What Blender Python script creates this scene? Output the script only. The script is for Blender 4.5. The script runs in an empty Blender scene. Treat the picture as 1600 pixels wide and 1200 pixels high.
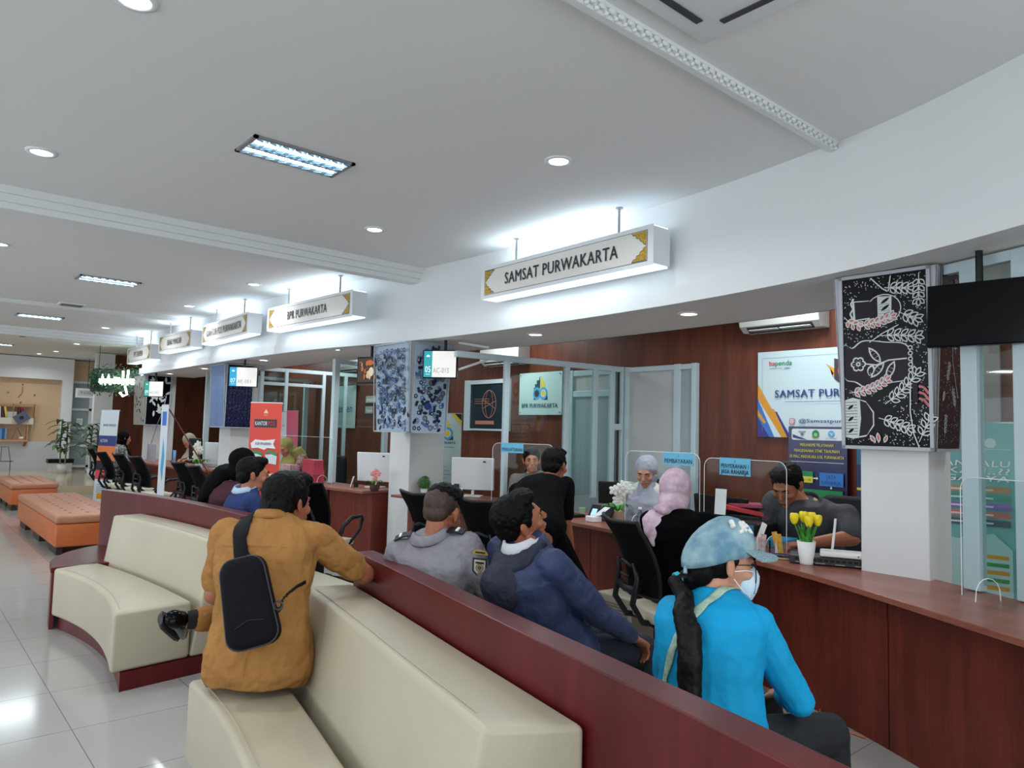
import bpy, math, random
from mathutils import Vector, Matrix, Euler
random.seed(7)
V = Vector
SC = bpy.context.scene
COL = SC.collection
PI = math.pi

# ---------------------------------------------------------------- camera, world, light, exposure
cam_d = bpy.data.cameras.new('camera')
cam = bpy.data.objects.new('camera', cam_d)
COL.objects.link(cam)
cam_d.sensor_width = 36.0
cam_d.lens = 1134.0 / 1600.0 * 36.0
cam_d.clip_start = 0.05
cam_d.clip_end = 200
_right = V((0.75701515, -0.65287811, 0.02604309))
_down = V((0.0630846, 0.0333589, -0.99745051))
_fwd = V((0.65034483, 0.75672806, 0.06643975))
cam.matrix_world = Matrix(((_right.x, -_down.x, -_fwd.x, 0.0), (_right.y, -_down.y, -_fwd.y, 0.0),
                           (_right.z, -_down.z, -_fwd.z, 1.44), (0, 0, 0, 1)))
SC.camera = cam

world = bpy.data.worlds.new('world')
SC.world = world
world.use_nodes = True
_bg = world.node_tree.nodes['Background']
_bg.inputs[0].default_value = (0.80, 0.90, 1.0, 1)
_bg.inputs[1].default_value = 1.5

SC.view_settings.view_transform = 'Standard'
SC.view_settings.look = 'None'
SC.view_settings.gamma = 1.0
SC.view_settings.use_curve_mapping = False
SC.view_settings.exposure = -0.12

def area_light(name, loc, sx, sy, power, color=(1, 1, 1), rot=(0, 0, 0), spread=PI, parent=None, disk=False):
    d = bpy.data.lights.new(name, 'AREA')
    d.shape = 'DISK' if disk else 'RECTANGLE'
    d.size = sx
    if not disk:
        d.size_y = sy
    d.energy = power
    d.color = color
    d.spread = spread
    o = bpy.data.objects.new(name, d)
    COL.objects.link(o)
    o.location = loc
    o.rotation_euler = rot
    if parent:
        o.parent = parent
    return o

# fill lamps added to brighten the room from its unseen left and near sides
area_light('fill_light', (-5.6, 6.0, 1.7), 14.0, 2.2, 230, (0.86, 0.94, 1.0), (0, -PI / 2, 0)).data.shape = 'RECTANGLE'
bpy.data.objects['fill_light'].data.size, bpy.data.objects['fill_light'].data.size_y = 2.2, 14.0
area_light('fill_light', (0.5, -2.4, 1.6), 6.0, 2.0, 110, (0.90, 0.96, 1.0), (PI / 2, 0, 0))

# ---------------------------------------------------------------- materials
def lin(c):
    r = []
    for v in c:
        v = v / 255.0
        r.append(v / 12.92 if v <= 0.04045 else ((v + 0.055) / 1.055) ** 2.4)
    return (r[0], r[1], r[2], 1.0)

_mats = {}
def mat(name, col, rough=0.5, metal=0.0, spec=0.5, emit=0.0, coat=0.0, noise=None, bump=None, sheen=0.0, two=None):
    """principled material; noise=(scale, amount) darkens / lightens the colour in patches, bump=(scale, strength)"""
    if name in _mats:
        return _mats[name]
    m = bpy.data.materials.new(name)
    m.use_nodes = True
    nt = m.node_tree
    b = nt.nodes['Principled BSDF']
    b.inputs['Base Color'].default_value = lin(col)
    b.inputs['Roughness'].default_value = rough
    b.inputs['Metallic'].default_value = metal
    b.inputs['Specular IOR Level'].default_value = spec
    b.inputs['Coat Weight'].default_value = coat
    b.inputs['Sheen Weight'].default_value = sheen
    if emit:
        b.inputs['Emission Color'].default_value = lin(col)
        b.inputs['Emission Strength'].default_value = emit
    m.diffuse_color = lin(col)
    if noise or bump or two:
        tc = nt.nodes.new('ShaderNodeTexCoord')
    if noise or two:
        n = nt.nodes.new('ShaderNodeTexNoise')
        n.inputs['Scale'].default_value = (noise or (12, 0))[0]
        n.inputs['Detail'].default_value = 4
        nt.links.new(tc.outputs['Object'], n.inputs['Vector'])
        r = nt.nodes.new('ShaderNodeValToRGB')
        c = lin(col)
        a = (noise or (12, 0.2))[1]
        r.color_ramp.elements[0].position = 0.35
        r.color_ramp.elements[1].position = 0.65
        if two:
            r.color_ramp.elements[0].color = lin(two)
            r.color_ramp.elements[1].color = c
        else:
            r.color_ramp.elements[0].color = (c[0] * (1 - a), c[1] * (1 - a), c[2] * (1 - a), 1)
            r.color_ramp.elements[1].color = (min(1, c[0] * (1 + a)), min(1, c[1] * (1 + a)), min(1, c[2] * (1 + a)), 1)
        nt.links.new(n.outputs['Fac'], r.inputs['Fac'])
        nt.links.new(r.outputs['Color'], b.inputs['Base Color'])
    if bump:
        n2 = nt.nodes.new('ShaderNodeTexNoise')
        n2.inputs['Scale'].default_value = bump[0]
        n2.inputs['Detail'].default_value = 3
        nt.links.new(tc.outputs['Object'], n2.inputs['Vector'])
        bp = nt.nodes.new('ShaderNodeBump')
        bp.inputs['Strength'].default_value = bump[1]
        bp.inputs['Distance'].default_value = 0.01 if len(bump) < 3 else bump[2]
        nt.links.new(n2.outputs['Fac'], bp.inputs['Height'])
        nt.links.new(bp.outputs['Normal'], b.inputs['Normal'])
    _mats[name] = m
    return m

def wood(name, dark, light, rough=0.35, sx=14.0, sz=0.7, knots=True, coat=0.0, axis='Z'):
    if name in _mats:
        return _mats[name]
    m = bpy.data.materials.new(name)
    m.use_nodes = True
    nt = m.node_tree
    b = nt.nodes['Principled BSDF']
    b.inputs['Roughness'].default_value = rough
    b.inputs['Specular IOR Level'].default_value = 0.3
    b.inputs['Coat Weight'].default_value = coat
    tc = nt.nodes.new('ShaderNodeTexCoord')
    mp = nt.nodes.new('ShaderNodeMapping')
    mp.inputs['Scale'].default_value = (sx, sx, sz) if axis == 'Z' else (sx, sz, sx)
    nt.links.new(tc.outputs['Object'], mp.inputs['Vector'])
    n = nt.nodes.new('ShaderNodeTexNoise')
    n.inputs['Scale'].default_value = 1.0
    n.inputs['Detail'].default_value = 6
    n.inputs['Roughness'].default_value = 0.65
    n.inputs['Distortion'].default_value = 0.6
    nt.links.new(mp.outputs['Vector'], n.inputs['Vector'])
    mp2 = nt.nodes.new('ShaderNodeMapping')
    mp2.inputs['Scale'].default_value = (90, 90, 3) if axis == 'Z' else (90, 3, 90)
    nt.links.new(tc.outputs['Object'], mp2.inputs['Vector'])
    n2 = nt.nodes.new('ShaderNodeTexNoise')
    n2.inputs['Scale'].default_value = 1.0
    n2.inputs['Detail'].default_value = 3
    nt.links.new(mp2.outputs['Vector'], n2.inputs['Vector'])
    mx = nt.nodes.new('ShaderNodeMath')
    mx.operation = 'MULTIPLY_ADD'
    mx.inputs[1].default_value = 0.35
    nt.links.new(n2.outputs['Fac'], mx.inputs[0])
    nt.links.new(n.outputs['Fac'], mx.inputs[2])
    r = nt.nodes.new('ShaderNodeValToRGB')
    r.color_ramp.elements[0].position = 0.45
    r.color_ramp.elements[0].color = lin(dark)
    r.color_ramp.elements[1].position = 0.90
    r.color_ramp.elements[1].color = lin(light)
    nt.links.new(mx.outputs[0], r.inputs['Fac'])
    nt.links.new(r.outputs['Color'], b.inputs['Base Color'])
    _mats[name] = m
    return m

def glass(name, tint=(225, 240, 238), refl=1.0, dim=1.0):
    if name in _mats:
        return _mats[name]
    m = bpy.data.materials.new(name)
    m.use_nodes = True
    nt = m.node_tree
    for n in list(nt.nodes):
        if n.type != 'OUTPUT_MATERIAL':
            nt.nodes.remove(n)
    out = [n for n in nt.nodes if n.type == 'OUTPUT_MATERIAL'][0]
    tr = nt.nodes.new('ShaderNodeBsdfTransparent')
    c = lin(tint)
    tr.inputs[0].default_value = (c[0] * dim, c[1] * dim, c[2] * dim, 1)
    gl = nt.nodes.new('ShaderNodeBsdfGlossy')
    gl.inputs['Roughness'].default_value = 0.02
    fr = nt.nodes.new('ShaderNodeLayerWeight')
    fr.inputs['Blend'].default_value = 0.5
    pw = nt.nodes.new('ShaderNodeMath')
    pw.operation = 'POWER'
    pw.inputs[1].default_value = 5.0
    nt.links.new(fr.outputs['Facing'], pw.inputs[0])
    mu = nt.nodes.new('ShaderNodeMath')
    mu.operation = 'MULTIPLY_ADD'
    mu.inputs[1].default_value = 0.8 * refl
    mu.inputs[2].default_value = 0.04 * refl
    nt.links.new(pw.outputs[0], mu.inputs[0])
    mx = nt.nodes.new('ShaderNodeMixShader')
    nt.links.new(mu.outputs[0], mx.inputs[0])
    nt.links.new(tr.outputs[0], mx.inputs[1])
    nt.links.new(gl.outputs[0], mx.inputs[2])
    nt.links.new(mx.outputs[0], out.inputs[0])
    _mats[name] = m
    return m

# ---------------------------------------------------------------- mesh builder
def _basis(d):
    d = d.normalized()
    a = V((0, 0, 1)) if abs(d.z) < 0.9 else V((1, 0, 0))
    u = d.cross(a).normalized()
    return u, d.cross(u).normalized()

class M:
    def __init__(s, mx=None):
        s.v = []; s.f = []; s.mi = []; s.mx = mx; s.cur = 0
    def add(s, vs, fs):
        o = len(s.v)
        for p in vs:
            p = V(p)
            s.v.append(s.mx @ p if s.mx else p)
        for f in fs:
            s.f.append([i + o for i in f]); s.mi.append(s.cur)
        return s
    def box(s, c, d, rot=None):
        hx, hy, hz = d[0] / 2, d[1] / 2, d[2] / 2
        P = [V((x, y, z)) for z in (-hz, hz) for y in (-hy, hy) for x in (-hx, hx)]
        if rot is not None:
            r = rot if isinstance(rot, Matrix) else Euler(rot).to_matrix()
            P = [r @ p for p in P]
        c = V(c)
        return s.add([p + c for p in P], [(0, 2, 3, 1), (4, 5, 7, 6), (0, 1, 5, 4), (2, 6, 7, 3), (0, 4, 6, 2), (1, 3, 7, 5)])
    def box2(s, a, b):
        return s.box([(a[i] + b[i]) / 2 for i in range(3)], [abs(b[i] - a[i]) for i in range(3)])
    def rings(s, rings, cap=True, closed=False):
        n = len(rings[0]); vs = [p for r in rings for p in r]; fs = []
        k = len(rings)
        for i in range(k if closed else k - 1):
            a = i * n; b = ((i + 1) % k) * n
            for j in range(n):
                fs.append((a + j, a + (j + 1) % n, b + (j + 1) % n, b + j))
        if cap and not closed:
            fs.append(tuple(range(n))[::-1]); fs.append(tuple(range((k - 1) * n, k * n)))
        return s.add(vs, fs)
    def cyl(s, p0, p1, r0, r1=None, n=16):
        p0 = V(p0); p1 = V(p1); r1 = r0 if r1 is None else r1
        u, w = _basis(p1 - p0)
        R = lambda p, r: [p + (u * math.cos(2 * PI * i / n) + w * math.sin(2 * PI * i / n)) * r for i in range(n)]
        return s.rings([R(p0, r0), R(p1, r1)])
    def cap(s, p0, p1, r0, r1=None, n=12):
        """capsule"""
        p0 = V(p0); p1 = V(p1); r1 = r0 if r1 is None else r1
        d = (p1 - p0)
        if d.length < 1e-6:
            return s.ell(p0, (r0, r0, r0))
        dn = d.normalized(); u, w = _basis(d)
        rr = []
        for a in (-80, -50, -25, 0):
            a = math.radians(a); rr.append((p0 + dn * (r0 * math.sin(a)), r0 * math.cos(a)))
        for a in (0, 25, 50, 80):
            a = math.radians(a); rr.append((p1 + dn * (r1 * math.sin(a)), r1 * math.cos(a)))
        return s.rings([[p + (u * math.cos(2 * PI * i / n) + w * math.sin(2 * PI * i / n)) * r for i in range(n)] for p, r in rr])
    def ell(s, c, r, rot=None, nu=16, nv=10):
        c = V(c); m = None
        if rot is not None:
            m = rot if isinstance(rot, Matrix) else Euler(rot).to_matrix()
        vs = []; fs = []
        for j in range(nv + 1):
            t = PI * j / nv
            for i in range(nu):
                p = V((r[0] * math.sin(t) * math.cos(2 * PI * i / nu), r[1] * math.sin(t) * math.sin(2 * PI * i / nu), -r[2] * math.cos(t)))
                vs.append((m @ p if m else p) + c)
        for j in range(nv):
            for i in range(nu):
                fs.append((j * nu + i, j * nu + (i + 1) % nu, (j + 1) * nu + (i + 1) % nu, (j + 1) * nu + i))
        return s.add(vs, fs)
    def lathe(s, c, prof, n=24, cap=True):
        c = V(c)
        return s.rings([[c + V((r * math.cos(2 * PI * i / n), r * math.sin(2 * PI * i / n), z)) for i in range(n)] for r, z in prof], cap=cap)
    def tube(s, pts, r, n=8, cap=True):
        pts = [V(p) for p in pts]; rings = []
        u = None
        for i, p in enumerate(pts):
            d = (pts[min(i + 1, len(pts) - 1)] - pts[max(i - 1, 0)]).normalized()
            if u is None:
                u, w = _basis(d)
            else:
                u = (u - d * u.dot(d)).normalized(); w = d.cross(u)
            rr = r[i] if isinstance(r, (list, tuple)) else r
            rings.append([p + (u * math.cos(2 * PI * k / n) + w * math.sin(2 * PI * k / n)) * rr for k in range(n)])
        return s.rings(rings, cap=cap)
    def loft(s, secs, n=20):
        """secs: (centre, right vector, forward vector) ellipses"""
        return s.rings([[V(c) + V(a) * math.cos(2 * PI * i / n) + V(b) * math.sin(2 * PI * i / n) for i in range(n)] for c, a, b in secs])
    def prism(s, pts, z0, z1):
        n = len(pts)
        vs = [V((p[0], p[1], z0)) for p in pts] + [V((p[0], p[1], z1)) for p in pts]
        fs = [tuple(range(n))[::-1], tuple(range(n, 2 * n))] + [(i, (i + 1) % n, n + (i + 1) % n, n + i) for i in range(n)]
        return s.add(vs, fs)
    def strip(s, inner, outer, z0, z1):
        """solid between two equally long plan curves"""
        n = len(inner)
        rings = [[V((inner[i][0], inner[i][1], z0)), V((outer[i][0], outer[i][1], z0)), V((outer[i][0], outer[i][1], z1)), V((inner[i][0], inner[i][1], z1))] for i in range(n)]
        return s.rings(rings)
    def mark(s, k):
        s.cur = k; return s
    def build(s, name, mats, parent=None, bevel=0, smooth=False, seg=2, kind=None, remesh=0, sm=0, subsurf=0, disp=None, loc=None, rz=None, flip=False):
        me = bpy.data.meshes.new(name)
        me.from_pydata([tuple(p) for p in s.v], [], s.f)
        if not isinstance(mats, (list, tuple)):
            mats = [mats]
        for m in mats:
            me.materials.append(m)
        if len(mats) > 1:
            me.polygons.foreach_set('material_index', s.mi)
        import bmesh
        bm = bmesh.new(); bm.from_mesh(me)
        if not flip:
            bmesh.ops.recalc_face_normals(bm, faces=bm.faces)
        bm.to_mesh(me); bm.free()
        if smooth or remesh:
            me.polygons.foreach_set('use_smooth', [True] * len(me.polygons))
        me.update()
        o = bpy.data.objects.new(name, me)
        COL.objects.link(o)
        if parent:
            o.parent = parent
        if remesh:
            r = o.modifiers.new('remesh', 'REMESH'); r.mode = 'VOXEL'; r.voxel_size = remesh; r.use_smooth_shade = True
        if sm:
            q = o.modifiers.new('smooth', 'SMOOTH'); q.factor = 0.5; q.iterations = sm
        if disp:
            t = bpy.data.textures.new(name, 'CLOUDS'); t.noise_scale = disp[0]; t.noise_depth = 2
            q = o.modifiers.new('displace', 'DISPLACE'); q.texture = t; q.strength = disp[1]; q.mid_level = 0.5; q.texture_coords = 'LOCAL'
        if bevel:
            q = o.modifiers.new('bevel', 'BEVEL'); q.width = bevel; q.segments = seg; q.limit_method = 'ANGLE'; q.angle_limit = math.radians(40)
            q.harden_normals = False
            me.polygons.foreach_set('use_smooth', [True] * len(me.polygons)) if seg > 2 else None
        if subsurf:
            q = o.modifiers.new('sub', 'SUBSURF'); q.levels = subsurf; q.render_levels = subsurf
        if kind:
            o['kind'] = kind
        if loc is not None:
            o.location = loc
        if rz is not None:
            o.rotation_euler = (0, 0, rz)
        return o

def tag(o, label=None, cat=None, group=None, kind=None):
    if label and not 4 <= len(label.split()) <= 16: print('LABELLEN', len(label.split()), label)
    if label: o['label'] = label
    if cat: o['category'] = cat
    if group: o['group'] = group
    if kind: o['kind'] = kind
    return o

def thing(name, label, cat, loc=(0, 0, 0), rz=0.0, group=None):
    o = bpy.data.objects.new(name, None)
    COL.objects.link(o)
    o.empty_display_size = 0.1
    o.location = loc
    o.rotation_euler = (0, 0, rz)
    return tag(o, label, cat, group)

def dup(root, loc, rz, label, group=None):
    def cp(o, parent):
        c = o.copy(); COL.objects.link(c)
        if parent: c.parent = parent
        for ch in [x for x in o.children]:
            cp(ch, c)
        return c
    r = cp(root, None)
    r.location = loc; r.rotation_euler = (0, 0, rz); tag(r, label)
    if group: r['group'] = group
    return r

# ---------------------------------------------------------------- flat art (prints, lettering)
_txt = {}
def text_mesh(s, bold=0.0):
    k = (s, bold)
    if k in _txt: return _txt[k]
    c = bpy.data.curves.new('t', 'FONT'); c.body = s; c.size = 1.0; c.resolution_u = 2; c.fill_mode = 'FRONT'; c.offset = 0.0; c.space_character = 1.06
    o = bpy.data.objects.new('t', c)
    me = o.to_mesh()
    vs = [v.co.copy() for v in me.vertices]; fs = [list(p.vertices) for p in me.polygons]
    o.to_mesh_clear(); bpy.data.objects.remove(o); bpy.data.curves.remove(c)
    x0 = min(v.x for v in vs); x1 = max(v.x for v in vs)
    _txt[k] = (vs, fs, x0, x1)
    return _txt[k]

class Art:
    """print on a flat sheet: O lower left corner, r to the right, u up; coloured shapes lie a hair above each other"""
    def __init__(s, O, r, u, w, h, base, thick=0.004, eps=0.0006):
        s.O = V(O); s.r = V(r).normalized(); s.u = V(u).normalized(); s.n = s.r.cross(s.u).normalized()
        s.w = w; s.h = h; s.m = M(); s.mats = []; s.lay = 0; s.eps = eps
        if base:
            s._m(base)
            O = s.O
            P = [O, O + s.r * w, O + s.r * w + s.u * h, O + s.u * h]
            s.m.add([p - s.n * thick for p in P] + P, [(3, 2, 1, 0), (4, 5, 6, 7), (0, 1, 5, 4), (1, 2, 6, 5), (2, 3, 7, 6), (3, 0, 4, 7)])
    def _m(s, m):
        if m not in s.mats: s.mats.append(m)
        s.m.mark(s.mats.index(m))
    def pt(s, a, b):
        return s.O + s.r * a + s.u * b + s.n * (s.eps * s.lay)
    def poly(s, pts, m, new=True):
        if new: s.lay += 1
        s._m(m); s.m.add([s.pt(*p) for p in pts], [tuple(range(len(pts)))]); return s
    def rect(s, a, b, c, d, m, new=True): return s.poly([(a, b), (c, b), (c, d), (a, d)], m, new)
    def rrect(s, a, b, c, d, r, m):
        p = []
        for cx, cy, t in ((c - r, b + r, -90), (c - r, d - r, 0), (a + r, d - r, 90), (a + r, b + r, 180)):
            for k in range(5):
                an = math.radians(t + 22.5 * k); p.append((cx + r * math.cos(an), cy + r * math.sin(an)))
        return s.poly(p, m)
    def disc(s, x, y, rx, m, ry=None, n=20, rot=0, new=True):
        ry = rx if ry is None else ry
        ca, sa = math.cos(rot), math.sin(rot)
        return s.poly([(x + rx * math.cos(2 * PI * i / n) * ca - ry * math.sin(2 * PI * i / n) * sa, y + rx * math.cos(2 * PI * i / n) * sa + ry * math.sin(2 * PI * i / n) * ca) for i in range(n)], m, new)
    def line(s, pts, w, m, new=True):
        if new: s.lay += 1
        s._m(m)
        for (x0, y0), (x1, y1) in zip(pts, pts[1:]):
            dx, dy = x1 - x0, y1 - y0; L = math.hypot(dx, dy) or 1e-6
            nx, ny = -dy / L * w / 2, dx / L * w / 2
            s.m.add([s.pt(x0 + nx, y0 + ny), s.pt(x0 - nx, y0 - ny), s.pt(x1 - nx, y1 - ny), s.pt(x1 + nx, y1 + ny)], [(0, 1, 2, 3)])
        return s
    def ring(s, x, y, r, w, m, ry=None, n=24, a0=0, a1=360):
        ry = ry or r
        return s.line([(x + r * math.cos(math.radians(a0 + (a1 - a0) * i / n)), y + ry * math.sin(math.radians(a0 + (a1 - a0) * i / n))) for i in range(n + 1)], w, m)
    def text(s, t, x, y, h, m, width=None, align='c', bold=0.0, slant=0.0):
        """h = cap height; x, y = anchor on the baseline"""
        vs, fs, x0, x1 = text_mesh(t, bold)
        k = h / 0.70; kx = k
        if width: kx = width / (x1 - x0)
        W = (x1 - x0) * kx
        ox = x - (W / 2 if align == 'c' else (W if align == 'r' else 0))
        s.lay += 1; s._m(m)
        s.m.add([s.pt(ox + (v.x - x0) * kx + slant * v.y * k, y + v.y * k) for v in vs], fs)
        if bold:
            for dx, dy in ((0.035, 0), (0.0175, 0.012)):
                s.lay += 1; s.m.add([s.pt(ox + (v.x - x0 + dx * (1 + 20 * max(0, bold - .02))) * kx + slant * v.y * k, y + (v.y + dy) * k) for v in vs], fs)
        return s
    def leaf(s, x, y, L, w, a, m, fill=None):
        """leaf outline with its base at x,y pointing to angle a"""
        ca, sa = math.cos(a), math.sin(a)
        def q(k, f=1.0):
            t = k / 5
            return t * L, math.sin(PI * t) ** 0.8 * w / 2 * f
        P = [q(k) for k in range(6)] + [(q(k)[0], -q(k)[1]) for k in range(4, 0, -1)]
        s.poly([(x + p[0] * ca - p[1] * sa, y + p[0] * sa + p[1] * ca) for p in P], m)
        if fill:
            P = [(L * 0.5 + (p[0] - L * 0.5) * 0.68, p[1] * 0.55) for p in P]
            s.poly([(x + p[0] * ca - p[1] * sa, y + p[0] * sa + p[1] * ca) for p in P], fill)
        return s
    def sprig(s, x, y, L, a, n, lw, ll, m, fill, bend=0.0):
        px, py = x, y; st = L / n; pts = [(x, y)]
        for k in range(n):
            a2 = a + bend * k / n
            px += st * math.cos(a2); py += st * math.sin(a2); pts.append((px, py))
        s.line(pts, lw * 0.16, m)
        for k in range(n):
            a2 = a + bend * k / n
            for sg in (1, -1):
                s.leaf(pts[k + 1][0], pts[k + 1][1], ll, lw, a2 + sg * 0.75, m, fill)
        s.leaf(pts[-1][0], pts[-1][1], ll, lw, a + bend, m, fill)
        return s
    def build(s, name, parent=None):
        me = s.m
        o = me.build(name, s.mats, parent, flip=True)
        return o

def smooth_curve(pts, n):
    """Catmull-Rom through plan points, n samples"""
    P = [V((p[0], p[1])) for p in pts]
    P = [P[0] * 2 - P[1]] + P + [P[-1] * 2 - P[-2]]
    out = []; segs = len(P) - 3
    for i in range(n):
        t = i / (n - 1) * segs; k = min(int(t), segs - 1); t -= k
        a, b, c, d = P[k:k + 4]
        q = 0.5 * ((2 * b) + (c - a) * t + (2 * a - 5 * b + 4 * c - d) * t * t + (3 * b - a - 3 * c + d) * t ** 3)
        out.append((q.x, q.y))
    return out
def fx(curve):
    """x of a plan curve at y"""
    def g(y):
        c = curve if curve[0][1] < curve[-1][1] else curve[::-1]
        if y <= c[0][1]: return c[0][0]
        for (x0, y0), (x1, y1) in zip(c, c[1:]):
            if y <= y1: return x0 + (x1 - x0) * (y - y0) / (y1 - y0)
        return c[-1][0]
    return g
def offset(curve, d):
    out = []
    for i, p in enumerate(curve):
        a = V(curve[max(i - 1, 0)]); b = V(curve[min(i + 1, len(curve) - 1)])
        t = (b - a).normalized(); out.append((p[0] + t.y * d, p[1] - t.x * d))
    return out
def cut(curve, y0, y1, n=24):
    g = fx(curve)
    return [(g(y0 + (y1 - y0) * i / (n - 1)), y0 + (y1 - y0) * i / (n - 1)) for i in range(n)]
# ---------------------------------------------------------------- common materials
WHITE = mat('white paint', (224, 227, 228), 0.55)
CEILM = mat('ceiling paint', (226, 227, 227), 0.8)
SOFF = mat('soffit paint', (232, 232, 228), 0.7)
ALU = mat('pale aluminium frame', (186, 204, 210), 0.4, 0.0)
BLACK = mat('black plastic', (11, 11, 13), 0.4, spec=0.3)
BLACKG = mat('glossy black', (6, 6, 9), 0.15, spec=0.15)
DGREY = mat('dark grey plastic', (52, 54, 58), 0.5)
STEEL = mat('steel', (170, 172, 175), 0.3, 0.9)
WOODW = wood('red brown veneer', (72, 34, 21), (114, 60, 39), 0.42, sx=6)
WOODC = wood('counter veneer', (80, 31, 22), (126, 54, 38), 0.40, sx=7)
WOODT = wood('counter top veneer', (126, 72, 58), (154, 94, 78), 0.30, axis='Y', sx=9)
MAROON = wood('dark red laminate', (74, 16, 18), (100, 28, 30), 0.32, sx=5)
CREAM = mat('cream leatherette', (180, 172, 150), 0.38, noise=(3, 0.03), bump=(180, 0.08))
PANE = glass('clear glass', (236, 247, 245), 1.0)
ACRYL = glass('clear acrylic', (248, 251, 251), 0.25)
EDGE = mat('polished acrylic edge', (225, 235, 238), 0.2, emit=0.0)
PAPER = mat('white paper', (232, 234, 236), 0.6)
INK = mat('dark ink', (28, 34, 44), 0.5)

# ---------------------------------------------------------------- floor and shell
def floor_mat():
    m = bpy.data.materials.new('polished floor tiles'); m.use_nodes = True; nt = m.node_tree
    b = nt.nodes['Principled BSDF']; b.inputs['Roughness'].default_value = 0.10
    b.inputs['Specular IOR Level'].default_value = 0.55
    g = nt.nodes.new('ShaderNodeNewGeometry')
    mp = nt.nodes.new('ShaderNodeMapping'); mp.vector_type = 'POINT'
    mp.inputs['Location'].default_value = (-0.15, -0.365, 0)
    nt.links.new(g.outputs['Position'], mp.inputs['Vector'])
    br = nt.nodes.new('ShaderNodeTexBrick')
    br.offset = 0.0; br.squash = 1.0
    br.inputs['Scale'].default_value = 1.0
    br.inputs['Brick Width'].default_value = 0.6; br.inputs['Row Height'].default_value = 0.6
    br.inputs['Mortar Size'].default_value = 0.0022; br.inputs['Mortar Smooth'].default_value = 0.1
    br.inputs['Color1'].default_value = lin((168, 167, 163)); br.inputs['Color2'].default_value = lin((164, 163, 160))
    br.inputs['Mortar'].default_value = lin((108, 106, 104))
    nt.links.new(mp.outputs['Vector'], br.inputs['Vector'])
    n = nt.nodes.new('ShaderNodeTexNoise'); n.inputs['Scale'].default_value = 1.4; n.inputs['Detail'].default_value = 5
    nt.links.new(g.outputs['Position'], n.inputs['Vector'])
    mr = nt.nodes.new('ShaderNodeMapRange'); mr.inputs['To Min'].default_value = 0.07; mr.inputs['To Max'].default_value = 0.16
    nt.links.new(n.outputs['Fac'], mr.inputs['Value']); nt.links.new(mr.outputs[0], b.inputs['Roughness'])
    nt.links.new(br.outputs['Color'], b.inputs['Base Color'])
    return m
FLOORM = floor_mat()
M().box2((-6, -3, -0.1), (8.5, 24, 0)).build('floor', FLOORM, kind='structure')
FC = smooth_curve([(2.4, -2.6), (2.75, -1.2), (3.15, 0.1), (3.52, 0.86), (3.78, 1.5), (3.95, 2.2), (4.06, 3.0), (4.12, 4.2), (4.10, 5.4), (3.98, 6.6), (3.74, 8.0), (3.64, 10.0), (3.62, 12.5), (3.60, 14.9)], 60)
CZ = 3.08
M().box2((-6, -3, CZ), (8.5, 24, CZ + 0.1)).build('ceiling', CEILM, kind='structure')
# bulkhead over the counters: a curved fascia with a shallow step, and its soffit
fasc = M()
fasc.strip(FC, offset(FC, 0.12), 2.45, CZ)
fasc.strip(offset(FC, -0.05), offset(FC, 0.12), 2.34, 2.455)
fasc.build('trim_1', WHITE, kind='structure')
SOI = offset(FC, 0.95)
sf = M()
sf.strip(offset(FC, 0.1), SOI, 2.345, 2.36)
sf.strip(offset(FC, 0.93), SOI, 2.345, 2.9)
sf.build('trim_2', SOFF, kind='structure')
# ornamented ceiling cornices that run across the room
def cornice(name, y, x0, drop, wide, beads=False, x1=None):
    m = M()
    x1 = x1 or fx(FC)(y)
    m.box2((x0, y, CZ - drop * 0.35), (x1 + 0.02, y + wide, CZ + 0.01))
    m.box2((x0, y + wide * 0.15, CZ - drop * 0.7), (x1, y + wide * 0.92, CZ - drop * 0.3))
    m.box2((x0, y + wide * 0.3, CZ - drop), (x1, y + wide * 0.85, CZ - drop * 0.6))
    if beads:
        x = 1.4
        while x < x1 - 0.02:
            m.ell((x, y + wide * 0.05, CZ - drop * 0.55), (0.022, 0.010, 0.012), nu=8, nv=6); x += 0.055
            m.ell((x - 0.02, y + wide * 0.2, CZ - drop * 0.8), (0.012, 0.012, 0.010), nu=8, nv=6)
    return m.build(name, WHITE, kind='structure', bevel=0.006)
cornice('trim_3', 1.80, -5.5, 0.045, 0.07, True)
cornice('trim_4', 6.12, -5.5, 0.15, 0.24)
cornice('trim_5', 11.9, -5.5, 0.05, 0.10)
cornice('trim_6', 15.35, -5.5, 0.15, 0.24, x1=5.0)
# walls
M().box2((6.3, -3, 0), (6.45, 19.5, 3.05)).build('wall_back', WOODW, kind='structure')
GRYW = mat('pale grey wall', (178, 178, 182), 0.6)
M().box2((4.10, 19.42, 0), (6.4, 19.55, 3.05)).build('wall_booth_end', WOODW, kind='structure')
M().box2((-6, 22.6, 0), (8.5, 22.75, 3.08)).build('wall_far', mat('bright white wall', (214, 214, 214), 0.6), kind='structure')
M().box2((-6.1, -3.1, 0), (8.5, -3, 3.1)).build('wall_near', WHITE, kind='structure')
lw = M()
for y0, y1 in ((-3, 0), (4, 5), (9, 10), (14, 15), (19, 24)):
    lw.box2((-6.1, y0, 0), (-6, y1, 3.08))
lw.box2((-6.1, -3, 0), (-6, 24, 0.5)); lw.box2((-6.1, -3, 2.7), (-6, 24, 3.08))
lw.build('wall_left', WHITE, kind='structure')
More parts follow.
